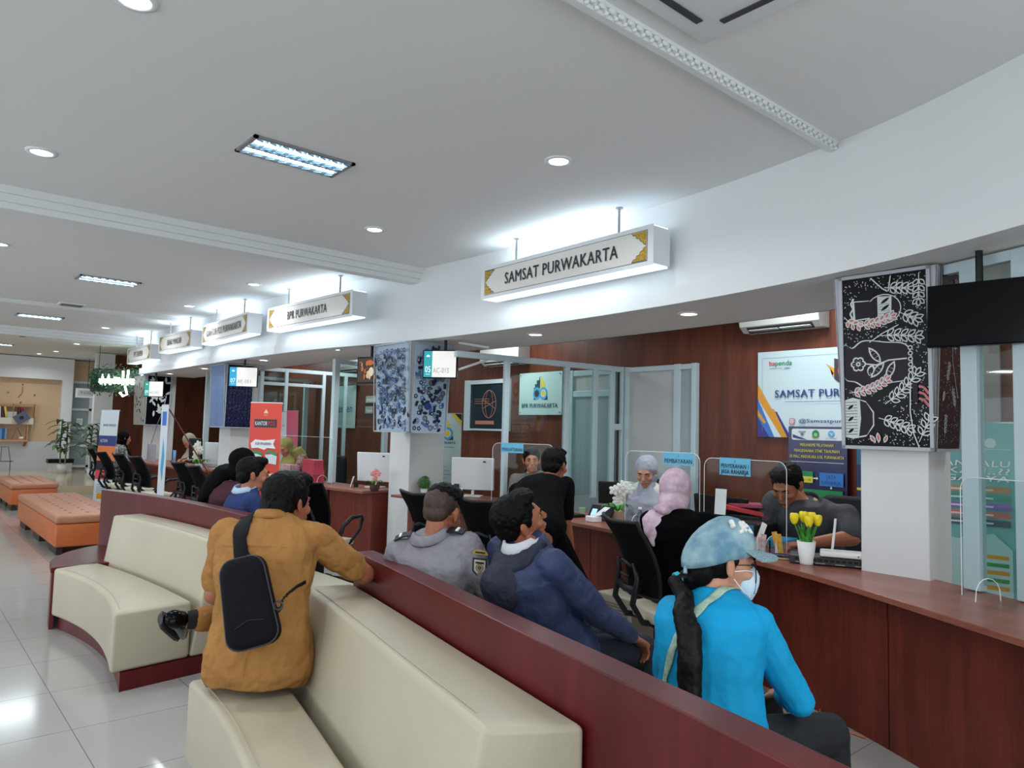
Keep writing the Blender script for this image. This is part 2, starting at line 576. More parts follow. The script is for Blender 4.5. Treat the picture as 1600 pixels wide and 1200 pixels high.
# raised floor at the far end with a rounded step
PLM = mat('warm polished stone', (196, 178, 150), 0.12, spec=0.35)
st = M()
edge = smooth_curve([(-6, 15.9), (-2, 16.1), (1.0, 16.6), (2.6, 16.75), (3.4, 16.5), (4.3, 15.6)], 30)
st.prism(edge + [(6.25, 15.6), (6.25, 22.55), (-6, 22.55)], 0.001, 0.15)
st.build('floor_platform', PLM, kind='structure')
M().box2((6.27, 1.72, 0), (6.30, 2.30, 2.9)).build('wall_grey_panel', mat('grey wall panel', (122, 112, 110), 0.6), kind='structure')
# booth ceiling
M().box2((4.98, -3, 2.9), (6.35, 17, 2.95)).build('ceiling_booths', mat('booth ceiling', (150, 150, 148), 0.8), kind='structure')
for y in (0.5, 3.0, 7.0, 10.6, 14.0):  # area lights added to brighten the booths, without fixtures
    area_light('booth_fill', (5.55, y, 2.88), 0.4, 0.4, 26, (0.95, 0.98, 1.0))
# far end: wood face, white piers, door with frosted panes, ceiling drop
FEN = M()
FEN.box2((3.70, 19.4, 0.15), (4.09, 19.6, 3.06)).box2((4.22, 19.6, 0.15), (4.40, 22.6, 3.06))
FEN.build('wall_far_pier', WHITE, kind='structure')
M().box2((-6, 22.1, 2.50), (3.46, 22.6, 3.06)).build('trim_7', WHITE, kind='structure')
# ---------------------------------------------------------------- ceiling lamps
GLOW = mat('lamp glow', (240, 248, 255), 0.5, emit=14.0)
GLOWB = mat('tube glow', (215, 240, 255), 0.5, emit=6.0)
def downlight(x, y, z, label, group, power=9.0, em=GLOW):
    t = thing('ceiling_downlight', label, 'ceiling light', (x, y, z), 0, group)
    M().lathe((0, 0, 0), [(0.085, 0.0), (0.085, -0.006), (0.062, -0.010), (0.058, -0.004)], 24, cap=False).build('trim_ring', WHITE, t, smooth=True)
    M().lathe((0, 0, 0), [(0.001, -0.005), (0.06, -0.0045), (0.06, -0.001), (0.001, -0.001)], 20).build('diffuser', em, t)
    area_light('downlight_light', (0, 0, -0.02), 0.11, 0.11, power, (0.93, 0.97, 1.0), parent=t, disk=True, spread=math.radians(150))
    return t
G1 = 'round downlights in the main ceiling'
DL = [(0.63, 3.04, 'at the top left corner of the photo, nearest the viewer'), (0.62, 5.20, 'left of the nearest louvred fixture, before the first cornice'),
      (2.97, 3.08, 'above the samsat sign, right of the nearest louvred fixture'), (2.95, 5.22, 'just before the first cornice, between the two nearest hanging signs'),
      (3.14, 8.30, 'in front of the second hanging sign, just past the first cornice'), (3.10, 10.55, 'in front of the third hanging sign'),
      (2.85, 12.2, 'past the thin cornice, before the fourth hanging sign'), (2.81, 14.2, 'before the last hanging sign'),
      (2.98, 17.7, 'third from the far wall, over the raised floor'), (2.97, 20.1, 'second from the far wall, over the raised floor'), (2.77, 21.2, 'nearest the far wall above the beige recess'),
      (0.71, 8.25, 'at the left edge of the photo past the first cornice')]
for x, y, s in DL:
    downlight(x, y, CZ, 'small round white downlight ' + s, G1)
G2 = 'round downlights in the soffit over the counter'
for x, y, s in [(4.42, 3.17, 'right of the samsat sign, over the pink headscarf'), (4.47, 4.89, 'over the man in the black shirt'), (3.87, 7.65, 'left of the pale blue batik box'),
                (3.89, 9.78, 'between the two blue queue screens'), (3.86, 12.14, 'left of the indigo batik box'), (3.86, 14.03, 'farthest, beside the small far screen')]:
    downlight(x, y, 2.345, 'small round soffit downlight ' + s, G2, 5.0)
# lamps of the same grid outside the frame
for x in (-1.7, -4.0):
    for y in (0.8, 5.2, 9.6, 14.0, 18.5):
        area_light('room_lamp', (x, y, CZ - 0.03), 0.5, 0.5, 22, (0.93, 0.97, 1.0))
area_light('room_lamp', (0.6, 0.6, CZ - 0.03), 0.3, 0.3, 10, (0.93, 0.97, 1.0))
area_light('room_lamp', (2.6, -0.6, CZ - 0.03), 0.3, 0.3, 14, (0.93, 0.97, 1.0))
TUBER = mat('lamp reflector', (150, 168, 178), 0.25, 0.6)
def troffer(x0, y0, label, power=14, lx=0.62, ly=0.30):
    t = thing('louvred_ceiling_fixture', label, 'ceiling light', (x0, y0, CZ), 0, 'louvred fluorescent fixtures')
    f = M()
    for a, b in (((0, 0), (lx, 0.012)), ((0, ly - 0.012), (lx, ly)), ((0, 0), (0.012, ly)), ((lx - 0.012, 0), (lx, ly))):
        f.box2((a[0] - 0.006, a[1] - 0.006, -0.014), (b[0] + 0.006, b[1] + 0.006, 0.0))
    f.build('frame', STEEL, t)
    M().box2((0.01, 0.01, -0.004), (lx - 0.01, ly - 0.01, -0.001)).build('reflector', mat('lit reflector', (170, 205, 225), 0.4, emit=1.2), t)
    for k in (0.27, 0.73):
        M().cyl((0.03, ly * k, -0.010), (lx - 0.03, ly * k, -0.010), 0.010, n=10).build('tube', GLOWB, t)
    l = M()
    for i in range(1, 8):
        l.box((lx * i / 8, ly / 2, -0.016), (0.004, ly - 0.02, 0.016))
    l.box((lx / 2, ly / 2, -0.016), (lx - 0.02, 0.018, 0.016))
    for i in range(8):
        cx = lx * (i + 0.5) / 8
        for cy in (ly * 0.27, ly * 0.73):
            l.box((cx, cy - 0.052, -0.014), (0.05, 0.004, 0.012), (0, 0, 0.5)); l.box((cx, cy + 0.052, -0.014), (0.05, 0.004, 0.012), (0, 0, -0.5))
    l.build('louvre', TUBER, t)
    area_light('tube_light', (lx / 2, ly / 2, -0.03), lx - 0.05, ly - 0.05, power, (0.88, 0.96, 1.0), parent=t)
troffer(1.48, 4.00, 'louvred fluorescent fixture nearest the viewer, left of centre in the ceiling')
troffer(1.55, 9.25, 'louvred fluorescent fixture past the first cornice, second from the viewer')
troffer(1.44, 13.4, 'thin louvred fluorescent fixture past the thin cornice, third from the viewer')
troffer(1.42, 19.2, 'farthest louvred fluorescent fixture at the left edge of the photo')
GRILL = mat('grey grille', (120, 118, 116), 0.6)
t = thing('air_vent', 'flat rectangular ceiling vent on the thin cornice above the far left', 'vent', (1.72, 11.6, CZ))
M().box2((0, 0, -0.02), (0.32, 0.26, 0)).build('frame', WHITE, t, bevel=0.004)
v = M()
for k in range(5): v.box((0.16, 0.04 + k * 0.045, -0.022), (0.26, 0.012, 0.01))
v.build('slats', GRILL, t)
t = thing('smoke_detector', 'small dark ceiling detector at the far left past the second beam', 'detector', (1.9, 16.7, CZ))
M().lathe((0, 0, 0), [(0.09, 0), (0.09, -0.02), (0.05, -0.05), (0.01, -0.055)], 20).build('housing', mat('dark detector', (70, 66, 62), 0.6), t, smooth=True)
t = thing('ceiling_cassette', 'white ceiling cassette cut by the top edge of the photo', 'air conditioner', (1.75, 1.0, CZ))
M().box2((0, 0, -0.02), (0.72, 0.71, 0)).build('panel', WHITE, t, bevel=0.03, seg=3)
v = M()
v.box((0.36, 0.10, -0.022), (0.4, 0.03, 0.006)).box((0.36, 0.62, -0.022), (0.4, 0.03, 0.006)).box((0.1, 0.36, -0.022), (0.03, 0.4, 0.006)).box((0.62, 0.36, -0.022), (0.03, 0.4, 0.006))
v.build('vent_slot', DGREY, t)

# ---------------------------------------------------------------- hanging light-box signs
SIGNW = mat('sign box white', (222, 226, 230), 0.35)
SIGNF = mat('sign face cream', (224, 222, 216), 0.25)
GOLD = mat('gold ornament', (184, 148, 50), 0.4, 0.2, noise=(60, 0.35))
SIGNG = mat('sign underside diffuser', (220, 240, 255), 0.5, emit=1.5)
LET = mat('sign lettering', (34, 44, 50), 0.5)
def hanging_sign(x0, y0, x1, y1, text, label, zb=2.59, zt=2.87, tw=0.55, lit=True, power=2.6):
    """x0,y0 far end, x1,y1 near end of the front face"""
    L = math.hypot(x1 - x0, y1 - y0); ang = math.atan2(y1 - y0, x1 - x0)
    t = thing('hanging_sign', label, 'sign', (x0, y0, zb), ang, 'light box signs hanging in front of the bulkhead')
    # local frame: +x along the face to the near end; the box lies on +y of it
    h = zt - zb; d = 0.18
    b = M()
    b.box2((0, 0.004, 0.012), (L, d, h - 0.012))
    b.build('box', SIGNW, t, bevel=0.004)
    M().box2((0.015, 0.012, 0.0), (L - 0.015, d - 0.008, 0.011)).build('underside_diffuser', SIGNG, t)
    M().box2((0.015, 0.012, h - 0.011), (L - 0.015, d - 0.008, h)).build('top_diffuser', SIGNG, t)
    A = Art((0.0, 0.0035, 0.0), (1, 0, 0), (0, 0, 1), L, h, SIGNW, 0.003)
    m0, m1 = 0.055, 0.035
    A.rect(m0 - 0.004, m1 - 0.004, L - m0 + 0.004, h - m1 + 0.004, LET)
    A.rect(m0, m1, L - m0, h - m1, SIGNF)
    for sx in (0, 1):
        for sy in (0, 1):
            pts = [(0.0, 0.0), (0.13, 0.0), (0.115, 0.016), (0.09, 0.02), (0.085, 0.04), (0.06, 0.045), (0.05, 0.065), (0.03, 0.07), (0.022, 0.088), (0.0, 0.10)]
            q = []
            for a, c in pts:
                X = m0 + 0.004 + a if sx == 0 else L - m0 - 0.004 - a
                Y = m1 + 0.004 + c if sy == 0 else h - m1 - 0.004 - c
                q.append((X, Y))
            if sx != sy: q = q[::-1]
            A.poly(q, GOLD)
            q2 = [(X + (0.006 if sx == 0 else -0.006), Y) for X, Y in q]
            A.line(q[1:], 0.004, LET)
    A.text(text, L * 0.505, h * 0.5 - h * 0.165, h * 0.34, LET, width=L * tw, bold=0.02)
    A.build('printed_face', t)
    for fx_ in (L / 2 - 0.58 * L / 1.93, L / 2 + 0.58 * L / 1.93):
        r = M(); r.cyl((fx_, d * 0.45, h), (fx_, d * 0.45, CZ - zb - 0.004), 0.010, n=10)
        r.build('suspension_rod', STEEL, t)
        M().cyl((fx_, d * 0.45, CZ - zb - 0.010), (fx_, d * 0.45, CZ - zb), 0.026, n=14).build('ceiling_plate', STEEL, t)
    if lit:
        area_light('sign_light', (L * 0.42, d / 2, -0.012), L * 0.7, d * 0.6, power, (0.80, 0.93, 1.0), parent=t)
        area_light('sign_light', (L * 0.42, d / 2, h + 0.012), L * 0.7, d * 0.6, power * 1.1, (0.80, 0.93, 1.0), rot=(PI, 0, 0), parent=t)
    return t
hanging_sign(3.88, 4.97, 3.83, 3.04, 'SAMSAT PURWAKARTA', 'largest white hanging light box reading samsat purwakarta, nearest the viewer', tw=0.66)
hanging_sign(3.45, 8.64, 3.56, 6.70, 'BPR PURWAKARTA', 'white hanging light box reading bpr purwakarta, second from the viewer', tw=0.46)
hanging_sign(3.41, 10.93, 3.36, 9.02, 'KANTOR POS PURWAKARTA', 'white hanging light box reading kantor pos purwakarta, third from the viewer', tw=0.74)
hanging_sign(3.33, 12.85, 3.40, 11.38, 'BANK MANDIRI', 'white hanging light box reading bank mandiri, fourth from the viewer', tw=0.42)
hanging_sign(3.42, 15.30, 3.44, 13.75, 'PT TASPEN', 'white hanging light box reading pt taspen, farthest of the signs', tw=0.36, zb=2.55, zt=2.84)

# ---------------------------------------------------------------- columns
COLM = mat('column paint', (212, 214, 214), 0.55, noise=(2.5, 0.02))
def column(x0, y0, x1, y1):
    return M().box2((x0, y0, 0), (x1, y1, 2.9)).build('column', COLM, kind='structure', bevel=0.006)
column(4.02, 1.42, 4.33, 1.76)
column(4.34, 6.73, 4.80, 7.14)
column(3.86, 10.85, 4.25, 11.3)
column(3.83, 15.0, 4.25, 15.5)

# printed boxes hung round the columns: art on the -x face and on the -y face
FRM = mat('display box frame grey', (168, 172, 178), 0.35)
def display_box(name, label, x0, y0, x1, y1, z0, z1, flare, artx, arty, lit=False):
    t = thing(name, label, 'display box')
    c = V(((x0 + x1) / 2, (y0 + y1) / 2, 0))
    b = M()
    bot = [(x0, y0), (x1, y0), (x1, y1), (x0, y1)]; f = flare
    top = [(x0 - f, y0 - f), (x1 + f, y0 - f), (x1 + f, y1 + f), (x0 - f, y1 + f)]
    w = 0.014   # a sleeve open towards the counter side, where the column stands in it
    def wall(i, j, ix, iy):
        b.rings([[V((*bot[i], z0)), V((*bot[j], z0)), V((*top[j], z1)), V((*top[i], z1))],
                 [V((bot[i][0] + ix * w, bot[i][1] + iy * w, z0)), V((bot[j][0] + ix * w, bot[j][1] + iy * w, z0)), V((top[j][0] + ix * w, top[j][1] + iy * w, z1)), V((top[i][0] + ix * w, top[i][1] + iy * w, z1))]])
    wall(0, 1, 0, 1); wall(3, 0, 1, 0); wall(2, 3, 0, -1)
    b.build('box', FRM, t, bevel=0.004)
    H = z1 - z0; e = 0.002
    # -x face seen from -x: right = -y
    ux = V((-f, 0, H)); L1 = y1 - y0
    A = Art(V((x0 - e, y1, z0)), (0, -1, 0), ux, L1, ux.length, None, eps=0.00003)
    artx(A, L1, ux.length); A.build('printed_panel', t)
    uy = V((0, -f, H)); L2 = x1 - x0
    A = Art(V((x0, y0 - e, z0)), (1, 0, 0), uy, L2, uy.length, None, eps=0.00003)
    arty(A, L2, uy.length); A.build('printed_panel', t)
    return t
K0 = mat('batik black', (7, 6, 10), 0.25, spec=0.12); K1 = mat('batik aubergine', (34, 23, 36), 0.25, spec=0.12)
KW = mat('batik off white', (196, 200, 196), 0.3); KR = mat('batik rose', (178, 86, 92), 0.3)
def clampart(A, W, H, m):
    return max(m, min(W - m, 0))
def dots(A, m, x0, y0, x1, y1, n, r, rnd, avoid=()):
    for _ in range(n):
        x = rnd.uniform(x0, x1); y = rnd.uniform(y0, y1)
        if any((x - a) ** 2 / c ** 2 + (y - b) ** 2 / d ** 2 < 1 for a, b, c, d in avoid): continue
        A.lay = 1; A.disc(x, y, r, m, n=6, new=False)
def art_pots(A, W, H):
    """black batik cloth with pots and leaf sprigs; W x H sheet inside the frame"""
    s = W / 0.36; e = 0.018
    A.rect(e, e, W - e, H - e, K0)
    rnd = random.Random(3)
    X = lambda a: e + a * (W - 2 * e); Y = lambda b: e + b * (H - 2 * e)
    av = [(X(.33), Y(.80), .09 * s, .10), (X(.42), Y(.46), .17 * s, .13), (X(.2), Y(.16), .13 * s, .11)]
    A.lay += 1
    for _ in range(1100):
        x = rnd.uniform(X(.01), X(.99)); y = rnd.uniform(Y(.01), Y(.99))
        if any((x - a) ** 2 / c ** 2 + (y - b) ** 2 / d ** 2 < 1 for a, b, c, d in av): continue
        A.disc(x, y, 0.0026, KW, n=6, new=False)
    A.lay += 1
    # upper pot lying on its side
    def pot(cx, cy, rx, ry, sgn=-1):
        A.disc(cx, cy, rx + .005, KW, ry + .005); A.disc(cx, cy, rx, K1, ry)
        A.poly([(cx - rx * .35, cy - ry * .93), (cx + rx * .45, cy - ry * .86), (cx + rx * .5, cy + ry * .86), (cx - rx * .35, cy + ry * .93)], KW)
        for k in range(11):
            y = cy - ry * .8 + k * ry * .16
            A.line([(cx - rx * .3, y), (cx + rx * .38, y + .004)], .0028, K0, new=False)
        A.lay += 1
        for dy in (-.5, 0, .5):
            A.leaf(cx - rx * .2, cy + dy * ry - .012, rx * .75, .022, .6, KW); A.leaf(cx - rx * .16, cy + dy * ry - .009, rx * .65, .016, .6, K0)
    pot(X(.50), Y(.80), .066 * s, .075)
    A.poly([(X(.33), Y(.86)), (X(.12), Y(.865)), (X(.13), Y(.745)), (X(.33), Y(.75))], KW)
    A.poly([(X(.34), Y(.855)), (X(.145), Y(.858)), (X(.155), Y(.752)), (X(.34), Y(.758))], K1)
    A.line([(X(.14), Y(.88)), (X(.10), Y(.85)), (X(.13), Y(.82)), (X(.09), Y(.79)), (X(.12), Y(.76)), (X(.09), Y(.73))], .009, KW)
    # middle vase
    def smp(P, n=6):
        out = []; k = len(P)
        for i in range(k):
            a, b, c, d = [V(P[(i + j - 1) % k]) for j in range(4)]
            for q in range(n):
                t = q / n
                v = 0.5 * ((2 * b) + (c - a) * t + (2 * a - 5 * b + 4 * c - d) * t * t + (3 * b - a - 3 * c + d) * t ** 3)
                out.append((max(X(0), min(X(1), v.x)), v.y))
        return out
    P = [(0, .60), (.10, .585), (.24, .625), (.5, .61), (.78, .575), (.80, .40), (.55, .365), (.30, .335), (.14, .375), (0, .41)]
    A.poly(smp([(X(a), Y(b)) for a, b in P]), KW)
    A.poly(smp([(X(.0 if a == 0 else .47 + (a - .47) * .96), Y(.48 + (b - .48) * .955)) for a, b in P]), K1)
    for k in range(6):
        A.disc(X(.80), Y(.565 - k * .032), .012, KW); A.disc(X(.80), Y(.565 - k * .032), .007, K0)
    fxx, fyy = X(.18), Y(.485)
    for k in range(6):
        a = k * PI / 3; A.disc(fxx + .024 * math.cos(a), fyy + .024 * math.sin(a), .017, KW)
    for k in range(6):
        a = k * PI / 3; A.disc(fxx + .022 * math.cos(a), fyy + .022 * math.sin(a), .011, K0)
        A.line([(fxx, fyy), (fxx + .03 * math.cos(a), fyy + .03 * math.sin(a))], .003, KW, new=False)
    A.disc(fxx, fyy, .009, KW); A.disc(fxx, fyy, .005, K0)
    A.line([(X(.27), Y(.485)), (X(.4), Y(.475)), (X(.55), Y(.50)), (X(.76), Y(.505))], .007, KW)
    for a, b, an, L in ((.46, .485, 2.2, .085), (.5, .49, -2.3, .085), (.62, .495, -2.0, .085), (.36, .48, -1.9, .05)):
        A.leaf(X(a), Y(b), L * s, .04, an, KW)
        A.leaf(X(a) + .012 * math.cos(an), Y(b) + .012 * math.sin(an), L * s * .75, .026, an, K1)
        for q in range(4):
            t = .2 + q * .18; px = X(a) + L * s * t * math.cos(an); py = Y(b) + L * s * t * math.sin(an)
            A.line([(px - .01 * math.sin(an), py + .01 * math.cos(an)), (px + .01 * math.sin(an), py - .01 * math.cos(an))], .0028, KW, new=False)
    # lower pot at the left edge
    A.poly([(X(0), Y(.27)), (X(.10), Y(.285)), (X(.26), Y(.265)), (X(.36), Y(.20)), (X(.36), Y(.12)), (X(.26), Y(.055)), (X(.1), Y(.04)), (X(0), Y(.05))], KW)
    A.poly([(X(.19), Y(.27)), (X(.27), Y(.255)), (X(.345), Y(.195)), (X(.345), Y(.125)), (X(.27), Y(.065)), (X(.17), Y(.055)), (X(.2), Y(.16))], K1)
    for k in range(12):
        y = Y(.065 + k * .0175); A.line([(X(.01), y), (X(.155), y + .002)], .0028, K0, new=False)
    for dy in (.07, .14, .21):
        A.leaf(X(.03), Y(dy), .05, .022, .7, KW); A.leaf(X(.035), Y(dy) + .003, .042, .016, .7, K0)
    # sprigs
    LW, LL = .026, .050
    A.sprig(X(.015), Y(.775), .085, -.85, 3, LW * .9, LL * .8, KW, KR, .7)
    A.sprig(X(.20), Y(.715), .165, .05, 6, LW * .9, LL * .8, KW, KR, .35)
    A.sprig(X(.06), Y(.315), .20, .05, 7, LW * .9, LL * .8, KW, KR, .6)
    A.sprig(X(.52), Y(.925), .115, -.15, 4, LW, LL * .9, KW, K0)
    A.sprig(X(.92), Y(.985), .13, -1.6, 4, LW, LL * .85, KW, K0)
    A.sprig(X(.68), Y(.775), .085, -.50, 3, LW, LL, KW, K0)
    A.sprig(X(.46), Y(.645), .17, .0, 5, LW, LL, KW, K0, -.25)
    A.sprig(X(.50), Y(.245), .21, .62, 6, LW, LL, KW, K0, .35)
    A.sprig(X(.42), Y(.165), .15, -.30, 5, LW, LL * .9, KW, K0, -.15)
    A.sprig(X(.88), Y(.03), .115, 1.15, 3, LW, LL, KW, K0)
    A.leaf(X(.38), Y(.02), .05, .024, 2.2, KW, KR); A.leaf(X(.42), Y(.02), .055, .024, 1.7, KW, KR); A.leaf(X(.48), Y(.02), .045, .022, 1.2, KW, KR)
    A.poly([(X(.82), Y(.36)), (X(.82), Y(.25)), (X(.88), Y(.25)), (X(.88), Y(.36))], K1)
    for k in range(3):
        A.line([(X(.89), Y(.345 - k * .035)), (X(.95), Y(.335 - k * .035)), (X(1.), Y(.30 - k * .035))], .012, KR)
    A.line([(X(.80), Y(.37)), (X(.79), Y(.2)), (X(.82), Y(.08)), (X(.88), Y(.0))], .006, KW)
    A.line([(X(.36), Y(.99)), (X(.5), Y(.92)), (X(.56), Y(.9))], .006, KW)
    A.line([(X(.6), Y(.99)), (X(.57), Y(.9))], .006, KW)
    A.line([(X(.33), Y(.61)), (X(.5), Y(.66)), (X(.68), Y(.70))], .005, KW)
    # frame rebate
    for a in ((0, 0, W, e), (0, H - e, W, H), (0, 0, e, H), (W - e, 0, W, H)):
        A.rect(*a, FRM, new=False)
    A.lay += 1
def art_pots_side(A, W, H):
    e = 0.014
    A.rect(e, e, W - e, H - e, mat('batik slate', (34, 40, 46), 0.2, spec=0.3))
    rnd = random.Random(5); A.lay += 1
    for _ in range(260):
        A.disc(rnd.uniform(e, W - e), rnd.uniform(e, H - e), .0024, KW, n=6, new=False)
    A.lay += 1
    for x, y, a, b in ((.25, .75, 1.2, .3), (.7, .6, 1.7, -.3), (.35, .42, 1.3, 0), (.75, .28, 1.9, .2), (.3, .12, 1.4, .2), (.6, .9, 1.5, 0)):
        A.sprig(e + x * (W - 2 * e), e + y * (H - 2 * e) - .05, .09, a, 4, .016, .03, KW, K0, b)
    A.line([(W * .5, H * .9), (W * .55, H * .5), (W * .8, H * .3)], .004, KW)
    A.leaf(W * .2, H * .27, .06, .03, 1.2, KW, KR)
    for a in ((0, 0, W, e), (0, H - e, W, H), (0, 0, e, H), (W - e, 0, W, H)):
        A.rect(*a, FRM, new=False)
display_box('batik_display_box', 'tall black and white batik box with pots and red leaves on the right column', 3.965, 1.37, 4.31, 1.83, 1.40, 2.335, 0.035, art_pots, art_pots_side)

B0 = mat('batik pale blue', (168, 188, 206), 0.3); B1 = mat('batik navy', (22, 30, 56), 0.3); B2 = mat('batik royal blue', (24, 62, 140), 0.3); B3 = mat('batik mid blue', (72, 108, 160), 0.3)
B4 = mat('batik washed blue', (110, 138, 182), 0.3); B5 = mat('batik deep indigo', (14, 18, 62), 0.3)
def blue_batik(seed, base, inks, scale=1.0, suns=True):
    def f(A, W, H):
        e = 0.014
        A.rect(e, e, W - e, H - e, base)
        rnd = random.Random(seed)
        cols = max(3, int(W / .065)); rows = int(H / .055)
        for r in range(rows):
            for c in range(cols):
                x = e + .03 + (c + .5 * (r % 2)) * (W - 2 * e - .06) / cols + rnd.uniform(0, .03); y = e + .04 + r * (H - .1) / rows + rnd.uniform(-.01, .02)
                k = rnd.random(); m = rnd.choice(inks)
                if k < .35:
                    A.sprig(x, y, .05, rnd.uniform(0, 6.28), 4, .014, .024, m, None, rnd.uniform(-1, 1))
                elif k < .6:
                    for q in range(5):
                        A.disc(x + .015 * math.cos(q * 1.257), y + .015 * math.sin(q * 1.257), .010, m, n=8)
                    A.disc(x, y, .010, base, n=8)
                elif k < .85:
                    a = rnd.uniform(0, 6.28)
                    A.leaf(x, y, .07, .035, a, m, base if rnd.random() < .4 else None); A.leaf(x + .01, y, .05, .014, a, inks[0])
                    A.ring(x, y, .026, .007, m, a0=rnd.uniform(0, 180), a1=rnd.uniform(200, 400), n=10)
                else:
                    A.ring(x, y, .026, .008, m, n=12); A.ring(x, y, .013, .006, inks[0], n=10)
        if suns:
            for y in (.93, .32):
                A.disc(W * .55 if y > .5 else W * .42, H * y - .02, .034, B2); A.ring(W * .55 if y > .5 else W * .42, H * y - .02, .036, .006, B1, n=16)
        for a in ((0, 0, W, e), (0, H - e, W, H), (0, 0, e, H), (W - e, 0, W, H)):
            A.rect(*a, mat('pale blue frame', (176, 188, 200), 0.35), new=False)
        A.lay += 1
    return f
display_box('batik_display_box', 'pale blue floral batik box hung on the middle column', 3.99, 6.20, 4.43, 6.86, 1.41, 2.335, 0.035,
            blue_batik(2, B0, [B1, B3, B1], suns=False), blue_batik(4, B0, [B1, B1, B3]))
def indigo(seed, base, ink):
    def f(A, W, H):
        A.rect(.012, .012, W - .012, H - .012, base)
        rnd = random.Random(seed)
        for r in range(int(H / .045)):
            for c in range(int(W / .045)):
                x = .03 + c * .045; y = .03 + r * .045
                k = rnd.randrange(4)
                A.line([(x, y), (x + .03 * (k % 2), y + .012), (x + .03 * (k % 2), y + .034)], .006, ink, new=False)
                if k > 1: A.line([(x - .01, y + .03), (x + .02, y + .03)], .006, ink, new=False)
        A.lay += 1
        for a in ((0, 0, W, .012), (0, H - .012, W, H), (0, 0, .012, H), (W - .012, 0, W, H)):
            A.rect(*a, mat('pale blue frame', (176, 188, 200), 0.35), new=False)
    return f
display_box('batik_display_box', 'deep indigo labyrinth batik box on the third column', 3.72, 10.72, 4.12, 11.32, 1.40, 2.335, 0.03,
            indigo(1, B4, B1), indigo(3, B5, mat('batik ink white blue', (196, 202, 232), 0.3)))
def mono(seed):
    def f(A, W, H):
        A.rect(.012, .012, W - .012, H - .012, mat('batik grey', (150, 152, 150), 0.3) if seed == 1 else K0)
        rnd = random.Random(seed)
        for _ in range(26):
            A.leaf(rnd.uniform(.05, W - .09), rnd.uniform(.05, H - .1), .12, .04, rnd.uniform(0, 3), K0 if seed == 1 else KW)
        for a in ((0, 0, W, .012), (0, H - .012, W, H), (0, 0, .012, H), (W - .012, 0, W, H)):
            A.rect(*a, FRM, new=False)
    return f
display_box('batik_display_box', 'farthest grey and black leaf batik box beside the small far screen', 3.66, 14.74, 4.08, 15.53, 1.40, 2.335, 0.03, mono(1), mono(2))

# ---------------------------------------------------------------- service counters
FR = smooth_curve([(2.55, -0.4), (2.85, 0.3), (3.20, 0.95), (3.60, 1.72), (3.80, 2.25), (3.98, 3.0), (4.10, 3.8), (4.19, 4.6), (4.22, 5.3), (4.20, 5.9), (4.12, 6.6), (4.00, 7.3), (3.90, 8.0)], 60)
def counter(curve, y0, y1, cab_cuts, depth, toplabel, cablabels, overhang=0.16, grp='curved counter fronts'):
    c = cut(curve, y0, y1, 48)
    top = M()
    top.strip(c, offset(c, depth), 0.722, 0.75)
    tag(top.build('counter_worktop', WOODT, bevel=0.003), toplabel, 'worktop')
    for (a, b), lab in zip(zip(cab_cuts, cab_cuts[1:]), cablabels):
        q = cut(curve, a + 0.003, b - 0.003, 20)
        t = thing('counter_cabinet', lab, 'counter', (0, 0, 0), 0, grp)
        M().strip(offset(q, overhang), offset(q, overhang + 0.02), 0.0, 0.72).build('front_panel', WOODC, t)
        M().strip(offset(q, overhang - .004), offset(q, overhang - 0.001), 0.60, 0.719).build('apron', WOODC, t)
        for k in (0, -1):
            e = M()
            p = offset(q, overhang + 0.02)[k]; r = offset(q, depth - 0.10)[k]
            sgn = 0.018 if k == 0 else -0.018
            e.rings([[V((p[0], p[1], 0)), V((r[0], r[1], 0)), V((r[0], r[1], .72)), V((p[0], p[1], .72))], [V((p[0], p[1] + sgn, 0)), V((r[0], r[1] + sgn, 0)), V((r[0], r[1] + sgn, .72)), V((p[0], p[1] + sgn, .72))]])
            e.build('side_panel', WOODC, t)
counter(FR, -0.4, 6.70, [-0.38, 1.55, 2.9, 4.0, 5.15, 6.6], 0.58, 'long curved brown counter top running under the right column to the middle column',
        ['curved dark wood counter front at the right edge of the photo', 'curved dark wood counter front beside the woman in cyan', 'curved dark wood counter front behind the black office chair with the pink headscarf',
         'curved dark wood counter front in front of the man in the black shirt', 'curved dark wood counter front left of the man in grey uniform'])
counter(FR, 7.16, 8.0, [7.18, 7.98], 0.58, 'brown counter top with the pink orchid, left of the middle column', ['dark wood counter front below the pink orchid'])
FR2 = smooth_curve([(3.90, 8.0), (3.86, 9.2), (3.74, 10.5)], 12)
counter(FR2, 8.02, 10.6, [8.04, 10.5], 0.50, 'brown counter top of the post office booth with the red box', ['dark wood counter front beside the red post office booth'])
FR3 = smooth_curve([(3.50, 11.32), (3.48, 12.5), (3.45, 13.6), (3.42, 14.95)], 12)
counter(FR3, 11.35, 14.95, [11.37, 13.2, 14.9], 0.65, 'pale far counter top behind the black office chairs', ['far dark wood counter front behind the white orchid', 'farthest dark wood counter front behind the paired chairs'], grp='far counter fronts')

